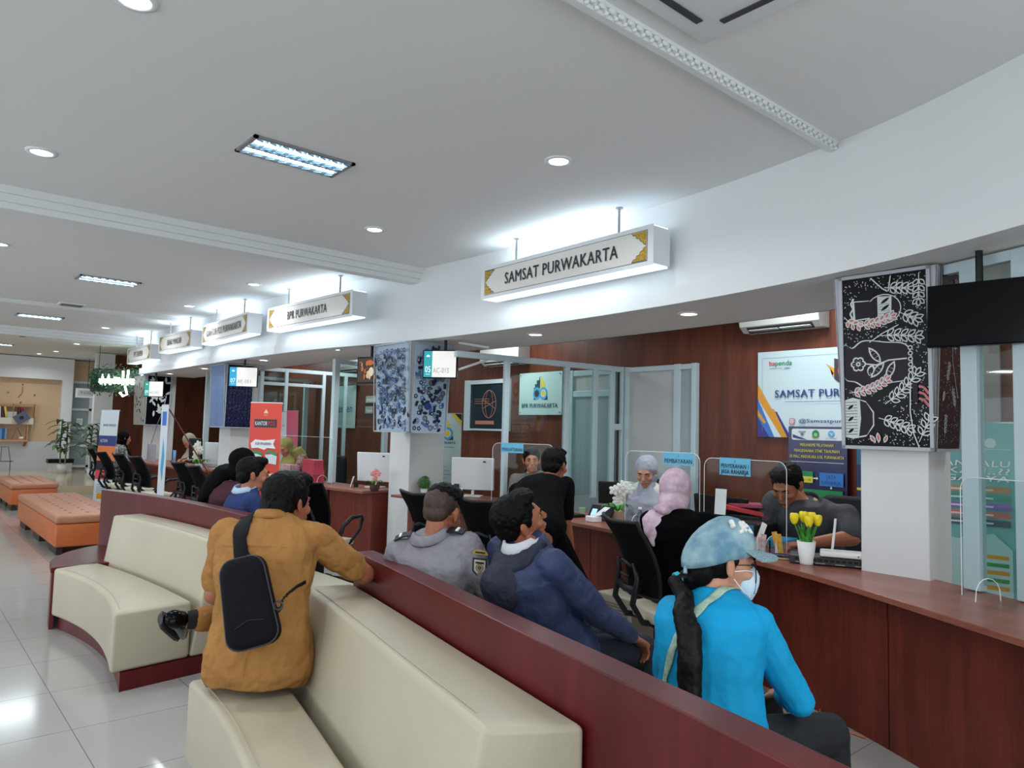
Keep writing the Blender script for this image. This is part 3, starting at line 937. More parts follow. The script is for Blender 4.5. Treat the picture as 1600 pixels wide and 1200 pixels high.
# ---------------------------------------------------------------- curved waiting benches
PN = smooth_curve([(0.98, -0.35), (1.11, 0.2), (1.225, 0.65), (1.34, 1.23), (1.455, 1.85), (1.57, 2.45), (1.665, 3.0), (1.73, 3.6), (1.755, 4.3), (1.72, 5.1), (1.61, 6.0), (1.40, 6.85)], 70)
def curved_bench(pa, pb, s0, s1, frontx, label, olabel, tablecurve=None, rear=None):
    """partition from y pa to pb; cushions from s0 to s1 (y at the front edge), frontx: plan curve of the seat front"""
    t = thing('curved_bench', label, 'bench')
    q = cut(PN, pa, pb, 40)
    M().strip(q, offset(q, 0.095), 0.0, 0.875).build('partition', MAROON, t, bevel=0.004)
    # radial end cuts: the back of a cushion reaches further out than its front
    fc = cut(frontx, s0, s1, 20)
    cy = 3.65; k = 0.20
    def skew(x, y, xr):  # slide along the radius
        return y + (y - cy) * k * (xr - x)
    back = []; mid = []; bb0 = []; bt0 = []
    gp = fx(PN)
    front = []
    for x, y in fc:
        xr = gp(y) - 0.012
        yr = skew(x, y, xr)
        back.append((gp(yr) - 0.010, yr)); xm = gp(yr) - 0.345; ym = skew(x, y, xm); mid.append((xm, ym))
        bt0.append((gp(yr) - 0.235, skew(x, y, gp(yr) - 0.235)))
    s = M(); s.strip(fc, mid, 0.10, 0.42); s.build('seat_cushion', CREAM, t, bevel=0.022, seg=4)
    b = M()
    n = len(fc)
    b.rings([[V((mid[i][0] + .002, mid[i][1], 0.10)), V((back[i][0], back[i][1], 0.10)), V((back[i][0], back[i][1], 0.735)), V((bt0[i][0], bt0[i][1], 0.745))] for i in range(n)])
    b.build('back_cushion', CREAM, t, bevel=0.018, seg=4)
    # seams on the cushion edges
    z = 0.4215
    m = M()
    m.tube([V((p[0] + 0.035, p[1], z)) for p in fc[1:-1]], 0.0016, n=5)
    m.tube([V((p[0] + 0.03, p[1], 0.7475 - .0006)) for p in bt0[1:-1]], 0.0016, n=5)
    m.build('seam', mat('seam shade', (176, 168, 146), 0.5), t)
    pl = M(); pl.strip([(p[0] + 0.05, p[1]) for p in fc], back, 0.0, 0.098); pl.build('plinth', MAROON, t)
    return t
F1 = smooth_curve([(0.93, 5.95), (0.99, 5.70), (1.04, 5.35), (1.05, 4.95), (1.02, 4.60), (0.98, 4.33)][::-1], 20)
b1 = curved_bench(3.93, 6.85, 4.36, 5.90, F1, 'cream curved bench with dark red partition and round side shelf, beyond the tan shirt', '')
# quarter-round side shelf at the far end of the first bench
sh = M()
arc = smooth_curve([(0.93, 5.93), (0.97, 6.22), (1.08, 6.50), (1.24, 6.72), (1.43, 6.86)], 14)
sh.prism(arc + [(1.50, 6.5), (1.58, 6.05), (1.54, 5.98)], 0.385, 0.42)
sh.build('side_shelf', MAROON, b1, bevel=0.006)
leg = M()
leg.strip([(p[0] + .01, p[1]) for p in arc[:9]], [(p[0] + .035, p[1] - .01) for p in arc[:9]], 0.0, 0.385)
leg.build('shelf_support', MAROON, b1)
F2 = smooth_curve([(0.70, 0.9), (0.78, 1.5), (0.86, 2.1), (0.935, 2.5), (0.975, 2.85), (0.98, 3.06)], 20)
b2 = curved_bench(-0.3, 3.02, 1.50, 3.08, F2, 'cream curved bench with a long dark red partition in the right foreground', '')
tagm = M(); tagm.box((1.372, 1.512, 0.60), (0.006, 0.012, 0.035), (0, 0.15, 0.2)); tagm.build('fabric_tag', mat('tag violet', (110, 96, 130), 0.6), b2)
# benches on the counter side of each partition
def rear_bench(y0, y1, label):
    t = thing('rear_bench', label, 'bench')
    q = offset(cut(PN, y0, y1, 24), 0.099)
    r = M(); r.strip(q, offset(q, 0.09), 0.12, 0.79); r.build('back_cushion', CREAM, t, bevel=0.02, seg=3)
    r = M(); r.strip(offset(q, 0.092), offset(q, 0.56), 0.12, 0.42); r.build('seat_cushion', CREAM, t, bevel=0.02, seg=3)
    r = M(); r.strip(offset(q, 0.002), offset(q, 0.50), 0.0, 0.118); r.build('plinth', MAROON, t)
    return t
rear_bench(0.0, 3.0, 'cream bench facing the counter, behind the foreground dark red partition')
rear_bench(4.15, 6.0, 'cream bench facing the counter, under the man in the blue sweater')

# ---------------------------------------------------------------- orange tufted ottomans
ORA = mat('orange leatherette', (186, 96, 44), 0.35, noise=(4, 0.05), bump=(140, 0.08))
ORT = mat('paler orange leatherette', (178, 118, 88), 0.32, noise=(4, 0.05), bump=(140, 0.08))  # seat pads in a paler, duller orange than the base
def ottoman(x0, y0, x1, y1, label):
    t = thing('tufted_ottoman', label, 'ottoman', (x0, y0, 0), 0, 'orange tufted ottomans')
    w, l = x1 - x0, y1 - y0
    M().box2((0, 0, 0.09), (w, l, 0.335)).build('base', ORA, t, bevel=0.02, seg=3)
    M().box2((-0.008, -0.008, 0.337), (w + 0.008, l + 0.008, 0.425)).build('seat_pad', ORT, t, bevel=0.03, seg=4)
    b = M()
    for i in range(3):
        for j in range(10):
            b.ell((w * (0.25 + 0.25 * i), l * (j + 1) / 11, 0.426), (0.020, 0.045, 0.005), nu=10, nv=6)
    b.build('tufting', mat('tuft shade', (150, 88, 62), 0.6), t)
    for a in (0.06, w - 0.06):
        for c in (0.32, l / 2, l - 0.32):
            M().box2((a - 0.03, c - 0.24, 0), (a + 0.03, c + 0.24, 0.09)).build('foot', mat('dark foot', (44, 30, 26), 0.5), t)
ottoman(1.44, 9.05, 2.12, 11.95, 'orange tufted ottoman with pressed dimples, just beyond the round side shelf')
ottoman(1.55, 13.6, 2.45, 16.0, 'orange ottoman at the left edge of the photo, nearest the raised floor') if False else ottoman(1.56, 13.85, 2.20, 15.9, 'orange ottoman at the left edge of the photo, nearest the raised floor')
# ---------------------------------------------------------------- people
SK1 = mat('skin medium brown', (176, 112, 82), 0.5, noise=(9, 0.06))
SK2 = mat('skin warm brown', (160, 98, 70), 0.5, noise=(9, 0.06))
SK3 = mat('skin light brown', (192, 138, 112), 0.5, noise=(9, 0.05))
HAIR = mat('black hair', (5, 4, 4), 0.6, spec=0.15, bump=(160, 0.35, 0.003))
HAIRF = mat('shaved dark hair', (58, 42, 34), 0.6, noise=(60, 0.35))
EYEW = mat('eye white', (150, 138, 130), 0.7, spec=0.1); EYED = mat('dark iris', (14, 9, 7), 0.6, spec=0.1)
LIP = mat('lips', (150, 84, 76), 0.5)
def cloth(name, col, nz=0.08, rough=0.8, bump=0.45):
    return mat(name, col, rough, noise=(7, nz), bump=(8, 0.9, 0.05), spec=0.15)

def hand(b, wrist, d, n, side, s=1.0, curl=0.5, flat=False):
    """palm + five fingers: d forearm direction, n palm normal, side: direction of the thumb"""
    wrist = V(wrist); d = V(d).normalized(); n = V(n); n = (n - d * n.dot(d)).normalized(); side = V(side); t = (side - d * side.dot(d) - n * side.dot(n)).normalized()
    b.rings([[wrist + d * (0.005 + 0.085 * s * k / 3) + t * math.cos(2 * PI * i / 12) * (0.026 + 0.014 * math.sin(PI * min(1, k / 2.2) * .6)) * s + n * math.sin(2 * PI * i / 12) * 0.015 * s for i in range(12)] for k in range(4)])
    for i, (o, L, r) in enumerate(((0.029, 0.068, 0.0088), (0.010, 0.078, 0.009), (-0.009, 0.073, 0.0085), (-0.027, 0.058, 0.0078))):
        p = wrist + d * 0.088 * s + t * o * s; dd = d.copy(); nn = n
        c = curl + 0.08 * i
        q0 = p - d * 0.02 * s
        for seg, f in enumerate((0.45, 0.32, 0.26)):
            a = c * (0.7, 1.0, 0.8)[seg]
            dd, nn = dd * math.cos(a) + nn * math.sin(a), nn * math.cos(a) - dd * math.sin(a)
            q1 = q0 + dd * (L * f + (0.02 if seg == 0 else 0)) * s
            b.cap(q0, q1, r * s * (1 - .07 * seg), r * s * (1 - .07 * (seg + 1)), n=8); q0 = q1
    p = wrist + d * 0.025 * s + t * 0.022 * s; dd = (d * 0.72 + t * 0.62 + n * 0.30).normalized()
    q = p + dd * 0.038 * s; b.cap(p, q, 0.0125 * s, 0.0105 * s, n=8)
    dd2 = (dd + n * 0.5 * (curl + .2) + d * 0.3 - t * 0.3 * curl).normalized()
    b.cap(q, q + dd2 * 0.034 * s, 0.0102 * s, 0.0088 * s, n=8)
    b.cap(q + dd2 * 0.03 * s, q + dd2 * 0.056 * s, 0.0090 * s, 0.0075 * s, n=8)

def head_frame(c, fwd, up=(0, 0, 1), s=1.0):
    f = V(fwd).normalized(); u = V(up); u = (u - f * u.dot(f)).normalized(); r = f.cross(u)
    m = Matrix(((r.x * s, f.x * s, u.x * s, c[0]), (r.y * s, f.y * s, u.y * s, c[1]), (r.z * s, f.z * s, u.z * s, c[2]), (0, 0, 0, 1)))
    return m

def add_head(b, female=False):
    b.ell((0, -0.018, 0.035), (0.073, 0.092, 0.082))
    b.ell((0, 0.025, 0.0), (0.064, 0.066, 0.085))
    b.ell((0, 0.028, -0.060), (0.050, 0.056, 0.046))
    b.ell((0, 0.068, -0.092), (0.022, 0.020, 0.019))
    b.cap((0, 0.086, 0.014), (0, 0.106, -0.020), 0.0085, 0.011)
    b.ell((0, 0.103, -0.026), (0.017, 0.011, 0.009))
    b.cap((-0.030, 0.080, 0.026), (0.030, 0.080, 0.026), 0.011)
    for q in (-1, 1):
        b.ell((q * 0.040, 0.060, -0.022), (0.022, 0.024, 0.022))
        b.ell((q * 0.076, -0.012, -0.004), (0.009, 0.018, 0.031), (0.15, 0, q * 0.35))
        b.ell((q * 0.082, -0.020, 0.006), (0.006, 0.012, 0.020), (0.15, 0, q * 0.5))
        b.ell((q * 0.072, -0.004, -0.028), (0.007, 0.009, 0.010))
    b.cap((-0.018, 0.086, -0.050), (0.018, 0.086, -0.050), 0.010)
    b.cap((-0.016, 0.084, -0.063), (0.016, 0.084, -0.063), 0.009)

def face_parts(t, mx, skin, moustache=False, closed=False):
    for q in (-1, 1):
        M(mx).ell((q * 0.031, 0.0735, 0.006), (0.0125, 0.009, 0.0065 if not closed else 0.003)).build('eye', EYEW if not closed else HAIRF, t, smooth=True)
        if not closed:
            M(mx).ell((q * 0.032, 0.0815, 0.0055), (0.0068, 0.0035, 0.0062), nu=10, nv=8).build('iris', EYED, t, smooth=True)
        M(mx).tube([(q * 0.014, 0.094, 0.024), (q * 0.03, 0.0925, 0.031), (q * 0.047, 0.082, 0.027)], [0.0028, 0.0042, 0.002], n=6).build('eyebrow', HAIR, t, smooth=True)
    M(mx).tube([(-0.023, 0.088, -0.056), (-0.010, 0.0955, -0.054), (0, 0.0965, -0.055), (0.010, 0.0955, -0.054), (0.023, 0.088, -0.056)], [0.0025, 0.0048, 0.005, 0.0048, 0.0025], n=6).build('lips', LIP, t, smooth=True)

def hair_cap(b, kind):
    if kind == 'short':
        b.ell((0, -0.026, 0.048), (0.083, 0.098, 0.083))
        b.ell((0, -0.060, 0.0), (0.072, 0.056, 0.066))
        b.ell((0, 0.030, 0.098), (0.066, 0.058, 0.034))
        for q in (-1, 1): b.ell((q * 0.068, 0.012, 0.025), (0.012, 0.018, 0.035))
    elif kind == 'full':
        b.ell((0, -0.024, 0.048), (0.090, 0.106, 0.090))
        b.ell((0, -0.062, -0.012), (0.080, 0.062, 0.075))
        b.ell((0, 0.040, 0.104), (0.072, 0.058, 0.036))
        for q in (-1, 1): b.ell((q * 0.072, 0.008, 0.025), (0.014, 0.022, 0.042))
    elif kind == 'receding':
        b.ell((0, -0.034, 0.050), (0.084, 0.094, 0.084))
        b.ell((0, -0.064, -0.005), (0.074, 0.056, 0.070))
        b.ell((0, 0.000, 0.104), (0.060, 0.062, 0.034))
        for q in (-1, 1): b.ell((q * 0.068, 0.006, 0.022), (0.013, 0.018, 0.038))
    elif kind == 'fade':
        b.ell((0, -0.014, 0.072), (0.079, 0.094, 0.062))
        b.ell((0, 0.030, 0.100), (0.062, 0.055, 0.034))

def seg3(a, b_, c):
    return V(a), V(b_), V(c)

class Person:
    def __init__(s, label, base, vox=0.0065, group=None, name='person'):
        s.base = V(base)
        s.t = thing(name, label, 'person', (0, 0, 0), 0, group)
        s.vox = vox
    def torso_secs(s, pel, neck, fwd, grow, bulk=1.0, bend=0.04):
        pel = V(pel); neck = V(neck); f = V(fwd).normalized(); ax = (neck - pel).normalized()
        r = ax.cross(f).normalized() * -1; f2 = ax.cross(r).normalized()
        if f2.dot(f) < 0: f2 = -f2
        L = (neck - pel).length
        out = []
        for t, a, b, o in ((-0.20, .125, .095, .0), (-0.10, .165, .125, -.005), (0.05, .178, .130, 0), (0.22, .165, .122, .005), (0.42, .155, .115, 0), (0.62, .168, .122, -.01), (0.80, .182, .118, -.018), (0.92, .160, .095, -.02), (1.0, .105, .075, -.01), (1.06, .062, .062, 0.0)):
            bb = bend * math.sin(PI * min(1, max(0, t)))
            out.append((pel + ax * L * t - f2 * (bb + o * -1), r * (a * bulk + grow), f2 * (b * bulk + grow)))
        return out, r, f2, ax
    def make(s, pel, neck, fwd, head, hfwd, hup, skin, top, bottom, arms, legs, hair='short', bulk=1.0, hs=1.0, sleeve='long', face=True, collar=None, shoes=BLACKG, wr=0.012, moust=False, closed=False, shfac=0.175, shdrop=0.045, extra=None, disp=None, skirt=None):
        t = s.t
        secs, r, f2, ax = s.torso_secs(pel, neck, fwd, -0.012, bulk)
        s.r, s.f, s.ax = r, f2, ax
        b = M(); b.loft(secs)
        head = V(head); mx = head_frame(head, hfwd, hup, hs); s.mx = mx
        N = V(neck)
        sh = {}
        for q in ('L', 'R'):
            sg = 1 if q == 'R' else -1
            sh[q] = N - ax * shdrop + r * sg * shfac * bulk - f2 * 0.012
        s.sh = sh
        b.cap(N - ax * 0.08 - f2 * .01, mx @ V((0, -0.028, -0.045)), 0.058 * (0.9 + .1 * bulk), 0.050 * hs)
        for q in ('L', 'R'):
            b.cap(N - ax * 0.05, sh[q], 0.050, 0.045)
            el, wrst = V(arms[q][0]), V(arms[q][1])
            b.cap(sh[q], el, 0.050 * bulk, 0.041 * bulk); b.cap(el, wrst, 0.042 * bulk, 0.025)
            dd = (wrst - el).normalized()
            o = arms[q][2] if len(arms[q]) > 2 else {}
            hand(b, wrst, o.get('d', dd), o.get('n', (0, 0, -1)), o.get('t', f2 * 1.0 + r * (-0.6 if q == 'R' else 0.6)), hs, o.get('curl', 0.5))
            hp = V(pel) + r * (0.09 if q == 'R' else -0.09) * bulk
            kn, an = V(legs[q][0]), V(legs[q][1])
            b.cap(hp, kn, 0.070, 0.050); b.cap(kn, an, 0.050, 0.034)
            fd = V(legs[q][2]).normalized()
            uu = V(legs[q][3]).normalized() if len(legs[q]) > 3 else V((0, 0, 1)); b.cap(an - fd * 0.02 - uu * 0.025, an + fd * 0.12 - uu * 0.035, 0.030, 0.022)
        b2 = M(mx); add_head(b2); b.add([p for p in b2.v], b2.f)
        b.build('body', skin, t, remesh=s.vox, sm=3)
        # clothes
        c = M()
        secs, *_ = s.torso_secs(pel, neck, fwd, 0.014, bulk)
        c.loft(secs[1:] if skirt else secs)
        for q in ('L', 'R'):
            el, wrst = V(arms[q][0]), V(arms[q][1])
            c.cap(N - ax * 0.055, sh[q], 0.056, 0.064 * bulk)
            if sleeve == 'long':
                c.cap(sh[q], el, 0.064 * bulk, 0.052 * bulk); c.cap(el, el.lerp(wrst, 0.92), 0.052 * bulk, 0.038)
            elif sleeve == 'short':
                c.cap(sh[q], sh[q].lerp(el, 0.80), 0.066 * bulk, 0.060 * bulk)
            elif sleeve == 'rolled':
                c.cap(sh[q], sh[q].lerp(el, 0.76), 0.066 * bulk, 0.060 * bulk)
        if extra: c.loft(extra(r, f2, ax), n=28)
        s.shirt = c.build('shirt', top, t, remesh=s.vox, sm=4, disp=disp or (0.11, wr))
        c = M()
        P = V(pel)
        c.loft([(P + ax * 0.10, r * .165 * bulk, f2 * .118 * bulk), (P, r * .180 * bulk, f2 * .128 * bulk), (P - V((0, 0, .075)), r * .175 * bulk, f2 * .125 * bulk), (P - V((0, 0, .105)), r * .15 * bulk, f2 * .10 * bulk)])
        for q in ('L', 'R'):
            hp = P + r * (0.09 if q == 'R' else -0.09) * bulk - V((0, 0, 0.01))
            kn, an = V(legs[q][0]), V(legs[q][1])
            c.cap(hp, kn, 0.088, 0.066); c.cap(kn, kn.lerp(an, 0.88), 0.064, 0.052)
        c.build('trousers', bottom, t, remesh=s.vox, sm=3, disp=(0.09, 0.008))
        for q in ('L', 'R'):
            an, fd = V(legs[q][1]), V(legs[q][2]).normalized(); up = V(legs[q][3]) if len(legs[q]) > 3 else V((0, 0, 1))
            up = (up - fd * up.dot(fd)).normalized(); sd = fd.cross(up)
            so = M()
            o = an - up * 0.055
            so.loft([(o + fd * x + up * z, sd * a, up * h) for x, z, a, h in ((-0.085, .0, .020, .018), (-.07, .012, .034, .032), (-.03, .022, .038, .042), (.03, .015, .041, .036), (.09, .004, .046, .026), (.145, -.004, .042, .020), (.175, -.006, .024, .012))], n=16)
            so.build('shoe', shoes, t, smooth=True)
            sl = M(); sl.loft([(o + fd * x - up * .028, sd * a, up * .010) for x, a in ((-.088, .022), (-.07, .038), (0, .044), (.09, .050), (.15, .044), (.182, .024))], n=12)
            sl.build('sole', DGREY, t)
        if hair in ('short', 'full', 'fade', 'receding'):
            h = M(mx); hair_cap(h, hair)
            h.build('hair', HAIR, t, remesh=s.vox * .8, sm=2, disp=(0.018, 0.012))
            if hair == 'fade':
                h = M(mx); h.ell((0, -0.030, 0.040), (0.0765, 0.0905, 0.078)); h.ell((0, -0.062, 0.0), (0.062, 0.045, 0.052))
                h.build('shaved_hair', HAIRF, t, remesh=s.vox * .8, sm=2)
        if face:
            face_parts(t, mx, skin, closed=closed)
        if collar:
            k = M()
            rr = []
            base = N + ax * 0.012
            up2 = (ax * 0.75 + (head - N).normalized() * 0.25).normalized()
            for i in range(24):
                a = 2 * PI * i / 24
                if abs(a - PI / 2) < 0.30: continue
                p = base + r * math.cos(a) * 0.070 * (0.92 + .08 * bulk) + f2 * (math.sin(a) * 0.074 - 0.006) - up2 * 0.020 * (math.sin(a) > 0)
                o2 = (r * math.cos(a) + f2 * math.sin(a))
                rr.append([p, p + up2 * 0.034 + o2 * -0.006, p + up2 * 0.036 + o2 * 0.004, p + up2 * 0.006 + o2 * 0.022, p - up2 * .006 + o2 * 0.016])
            j = next(i for i in range(len(rr)) if i * 15 > 75)
            rr = rr[j:] + rr[:j]
            k.rings(rr); k.build('collar', collar, t, smooth=True)
        return s

# --- man in tan uniform sitting in front, seen from behind
TAN = cloth('tan uniform cloth', (160, 114, 64), 0.06)
TAND = cloth('tan trousers cloth', (148, 104, 56), 0.06)
p = Person('man seen from behind in a tan uniform shirt, sitting on the cream bench', (0, 0, 0), 0.0055)
p.make(pel=(1.17, 2.84, 0.545), neck=(1.235, 2.92, 1.045), fwd=(0.62, 0.78, 0), head=(1.305, 2.94, 1.115), hfwd=(0.93, 0.36, -0.12), hup=(0.1, 0.1, 1), skin=SK2, top=TAN, bottom=TAND,
       arms={'R': ((1.60, 2.80, 0.815), (1.66, 3.06, 0.83), {'curl': 0.7, 't': (-1, 0, 0.3)}), 'L': ((1.05, 3.02, 0.76), (1.26, 3.20, 0.70), {'curl': 0.6})},
       legs={'R': ((1.42, 3.12, 0.62), (0.985, 3.125, 0.645), (0.50, 0.72, -0.42), (0.85, -0.45, 0.15)), 'L': ((1.24, 3.30, 0.50), (1.26, 3.34, 0.10), (0.1, 1, 0))},
       hair='full', bulk=1.06, sleeve='rolled', collar=TAN, disp=(0.10, 0.026), shfac=0.166, shdrop=0.058,
       extra=lambda r, f, a: [(V((1.175, 2.85, 0.72)), r * .17, f * .13), (V((1.17, 2.84, 0.64)), r * .195, f * .150), (V((1.165, 2.83, 0.56)), r * .215, f * .166), (V((1.16, 2.825, 0.475)), r * .212, f * .170), (V((1.16, 2.825, 0.430)), r * .190, f * .155)])
T = p.t; TANP = p
# shirt tail hanging on the seat, side vents and seams
ax, r_, f_ = p.ax, p.r, p.f
def wrap(o, target, off=0.003, thick=0.004):
    q = o.modifiers.new('wrap', 'SHRINKWRAP'); q.target = target; q.wrap_method = 'NEAREST_SURFACEPOINT'; q.wrap_mode = 'ABOVE_SURFACE'; q.offset = off
    if thick:
        q = o.modifiers.new('solid', 'SOLIDIFY'); q.thickness = thick; q.offset = 1
    return o
def ribbon(pts, w, nrm, n=40, cols=5):
    P = [V(p) for p in pts]; P = [P[0] * 2 - P[1]] + P + [P[-1] * 2 - P[-2]]; Nn = [V(x) for x in nrm]
    vs = []; fs = []; k = len(pts) - 1; C = []
    for i in range(n):
        u = i / (n - 1) * k; j = min(int(u), k - 1); u -= j; a, b, c, d = P[j:j + 4]
        C.append((0.5 * ((2 * b) + (c - a) * u + (2 * a - 5 * b + 4 * c - d) * u * u + (3 * b - a - 3 * c + d) * u ** 3), Nn[j].lerp(Nn[j + 1], u).normalized()))
    for i in range(n):
        d = (C[min(i + 1, n - 1)][0] - C[max(i - 1, 0)][0]).normalized(); sd = d.cross(C[i][1]).normalized()
        for j in range(cols): vs.append(C[i][0] + sd * w * (j / (cols - 1) - .5))
    for i in range(n - 1):
        for j in range(cols - 1):
            a = i * cols + j; fs.append((a, a + 1, a + cols + 1, a + cols))
    return M().add(vs, fs)
# shoe sole facing the viewer, sock
so = M()
so.cap((1.12, 3.12, 0.64), (1.00, 3.122, 0.645), 0.046, 0.040)
so.build('sock', mat('black sock', (16, 16, 18), 0.9), T, smooth=True)
def back_pt(x, y, out=0.02):
    """a point on the man's back: x to his right, y up the spine from the pelvis"""
    return V((1.17, 2.84, 0.545)) + (V((1.235, 2.92, 1.045)) - V((1.17, 2.84, 0.545))) * (y / 0.506) + r_ * x - f_ * (0.15 + 0.04 * math.sin(PI * max(0, min(1, y / .506))) + out)
sm_ = M()
sm_.tube([back_pt(x, 0.40, -0.002 + 0.06 * 0 - abs(x) ** 2 * 1.2) for x in (-.15, -.1, -.05, 0, .05, .1, .15)], 0.0018, n=5)
sm_.tube([back_pt(0, y, 0.0) for y in (.39, .3, .2, .1, 0, -.06)], 0.0018, n=5)
wrap(sm_.build('seam', TAND, T), p.shirt, 0.0015, 0)
# --- sling bag carried on his back
bag = thing('sling_bag', 'black sling bag hanging on the back of the man in tan uniform', 'bag')
BAGM = mat('black bag fabric', (12, 13, 17), 0.75, noise=(20, 0.15), bump=(300, 0.3), spec=0.15)
bu = (r_ * -0.27 + ax * 0.96).normalized(); br = (r_ * 0.96 + ax * 0.27).normalized()
bc = back_pt(0.005, 0.20, 0.045)
def bagring(z, g):
    out = []
    W = 0.088; Hh = 0.165; R = 0.05
    for cx, cy, a0 in ((W - R, -Hh + R, -90), (W - R, Hh - R, 0), (-W + R, Hh - R, 90), (-W + R, -Hh + R, 180)):
        for k in range(6):
            a = math.radians(a0 + 18 * k); x = cx + R * math.cos(a); y = cy + R * math.sin(a)
            x *= (1 - 0.10 * (y / Hh))
            out.append(bc + br * x * g + bu * y * g - f_ * z)
    return out
b = M(); b.rings([bagring(-0.03, .94), bagring(-0.025, 1.0), bagring(0.012, 1.0), bagring(0.03, .95), bagring(0.038, .80), bagring(0.042, .5)])
b.build('pouch', BAGM, bag, smooth=True)
b = M(); b.tube(bagring(0.022, .985) + bagring(0.022, .985)[:1], 0.0035, n=6); b.build('zip', mat('zip charcoal', (48, 48, 54), 0.4), bag)
b = M(); b.tube([bc + br * x + bu * y - f_ * 0.044 for x, y in ((-.05, -.085), (0, -.065), (.055, -.075))], 0.003, n=6); b.build('pocket_seam', BLACK, bag)
def strap(pts, w, th, wd):
    rings = []
    for i, q in enumerate(pts):
        q = V(q); d = (V(pts[min(i + 1, len(pts) - 1)]) - V(pts[max(i - 1, 0)])).normalized()
        n = V(wd[i]) if isinstance(wd, list) else V(wd)
        sd = d.cross(n).normalized(); nn = sd.cross(d).normalized()
        rings.append([q + sd * w / 2, q - sd * w / 2, q - sd * w / 2 + nn * th, q + sd * w / 2 + nn * th])
    return M().rings(rings)
Nk = V((1.235, 2.92, 1.045))
sp = [bc + bu * 0.15 - f_ * 0.0, back_pt(-0.055, 0.36, 0.018), back_pt(-0.075, 0.43, 0.014), Nk - r_ * 0.085 - f_ * 0.10 - ax * 0.015, Nk - r_ * 0.092 - f_ * 0.03 + ax * 0.033, Nk - r_ * 0.092 + f_ * 0.06 + ax * 0.0, Nk - r_ * 0.06 + f_ * 0.12 - ax * 0.10]
wrap(ribbon(sp, 0.062, [-f_, -f_, -f_, -f_ + ax, ax, ax + f_, f_]), p.shirt) if False else wrap(ribbon(sp, 0.062, [-f_, -f_, -f_, -f_ + ax, ax, ax + f_, f_]).build('strap', mat('strap black', (17, 18, 23), 0.7, spec=0.15), bag, smooth=True), TANP.shirt, 0.006)
sp = [bc + br * 0.07 - bu * 0.075 + f_ * .01, bc + br * 0.115 - bu * 0.05 + f_ * 0.015, bc + br * 0.15 - bu * 0.01 + f_ * 0.06, bc + br * .18 + bu * .03 + f_ * .14]
wrap(ribbon(sp, 0.014, [-f_, -f_, -f_ + r_, r_]).build('side_strap', BLACK, bag, smooth=True), TANP.shirt, 0.003)
b = M(); b.tube([bc + br * 0.105 + bu * -.04 + (br * math.cos(a) + bu * math.sin(a)) * 0.016 - f_ * .01 for a in [k * PI / 5 for k in range(11)]], 0.0035, n=6); b.build('ring', DGREY, bag)

# --- man in grey uniform, from behind
GREYU = cloth('grey uniform cloth', (138, 136, 144), 0.04)
p = Person('man in a grey uniform shirt with a shoulder patch, his head lowered', (0, 0, 0))
p.make(pel=(1.98, 2.655, 0.55), neck=(1.815, 2.62, 0.975), fwd=(0.82, 0.57, 0), head=(1.875, 2.625, 1.075), hfwd=(0.86, 0.40, -0.30), hup=(0.3, 0.1, 1), skin=SK2, top=GREYU, bottom=cloth('black trousers', (20, 20, 24)),
       arms={'R': ((1.99, 2.40, 0.74), (2.24, 2.55, 0.62), {'curl': .6}), 'L': ((1.80, 2.90, 0.74), (2.10, 2.95, 0.62), {'curl': .6})},
       legs={'R': ((2.42, 2.72, 0.52), (2.42, 2.72, 0.1), (1, 0.3, 0)), 'L': ((2.38, 2.98, 0.52), (2.38, 3.0, 0.1), (1, 0.3, 0))},
       hair='fade', bulk=0.96, sleeve='short', collar=GREYU, shfac=0.165, wr=0.012)
T = p.t
for q in ('L', 'R'):
    sg = 1 if q == 'R' else -1
    a = V((1.815, 2.62, 0.975)) + p.r * sg * 0.085 + p.ax * 0.028 + p.f * 0.00; c = p.sh[q] + p.ax * 0.062
    strap([a, a.lerp(c, .5) + p.ax * 0.006, c], 0.045, 0.006, p.ax).build('epaulette', mat('black epaulette', (18, 18, 26), 0.6), T)
    strap([a.lerp(c, .55) + p.ax * 0.008, a.lerp(c, .70) + p.ax * 0.008], 0.030, 0.006, p.ax).build('epaulette_bar', PAPER, T)
pc = p.sh['R'].lerp(V((1.99, 2.40, 0.74)), 0.40) + V((-.50, -.80, .1)) * 0.068
pr = V((.86, -.50, -.12)).normalized(); pu = V((-.05, -.1, 1)).normalized()
A = Art(pc - pr * 0.03 - pu * 0.045, pr, pu, 0.06, 0.085, None)
A.poly([(0, .085), (0, .03), (.03, 0), (.06, .03), (.06, .085)], mat('patch navy', (24, 26, 34), 0.7)); A.poly([(.006, .078), (.006, .033), (.03, .009), (.054, .033), (.054, .078)], mat('patch cream', (206, 200, 176), 0.7))
A.disc(.03, .045, .016, mat('patch olive', (110, 100, 50), 0.7)); A.ring(.03, .045, .011, .003, mat('patch cream', (206, 200, 176))); A.rect(.012, .062, .048, .070, mat('patch navy', (24, 26, 34)))
A.build('sleeve_patch', T)
A = Art(pc - pr * 0.035 + pu * 0.055, pr, pu, 0.07, 0.022, None)
A.poly([(0, 0), (.07, 0), (.062, .016), (.035, .022), (.008, .016)], mat('patch gold', (178, 146, 70), 0.6)); A.rect(.014, .005, .056, .012, mat('patch navy', (24, 26, 34)))
A.build('shoulder_tab', T)

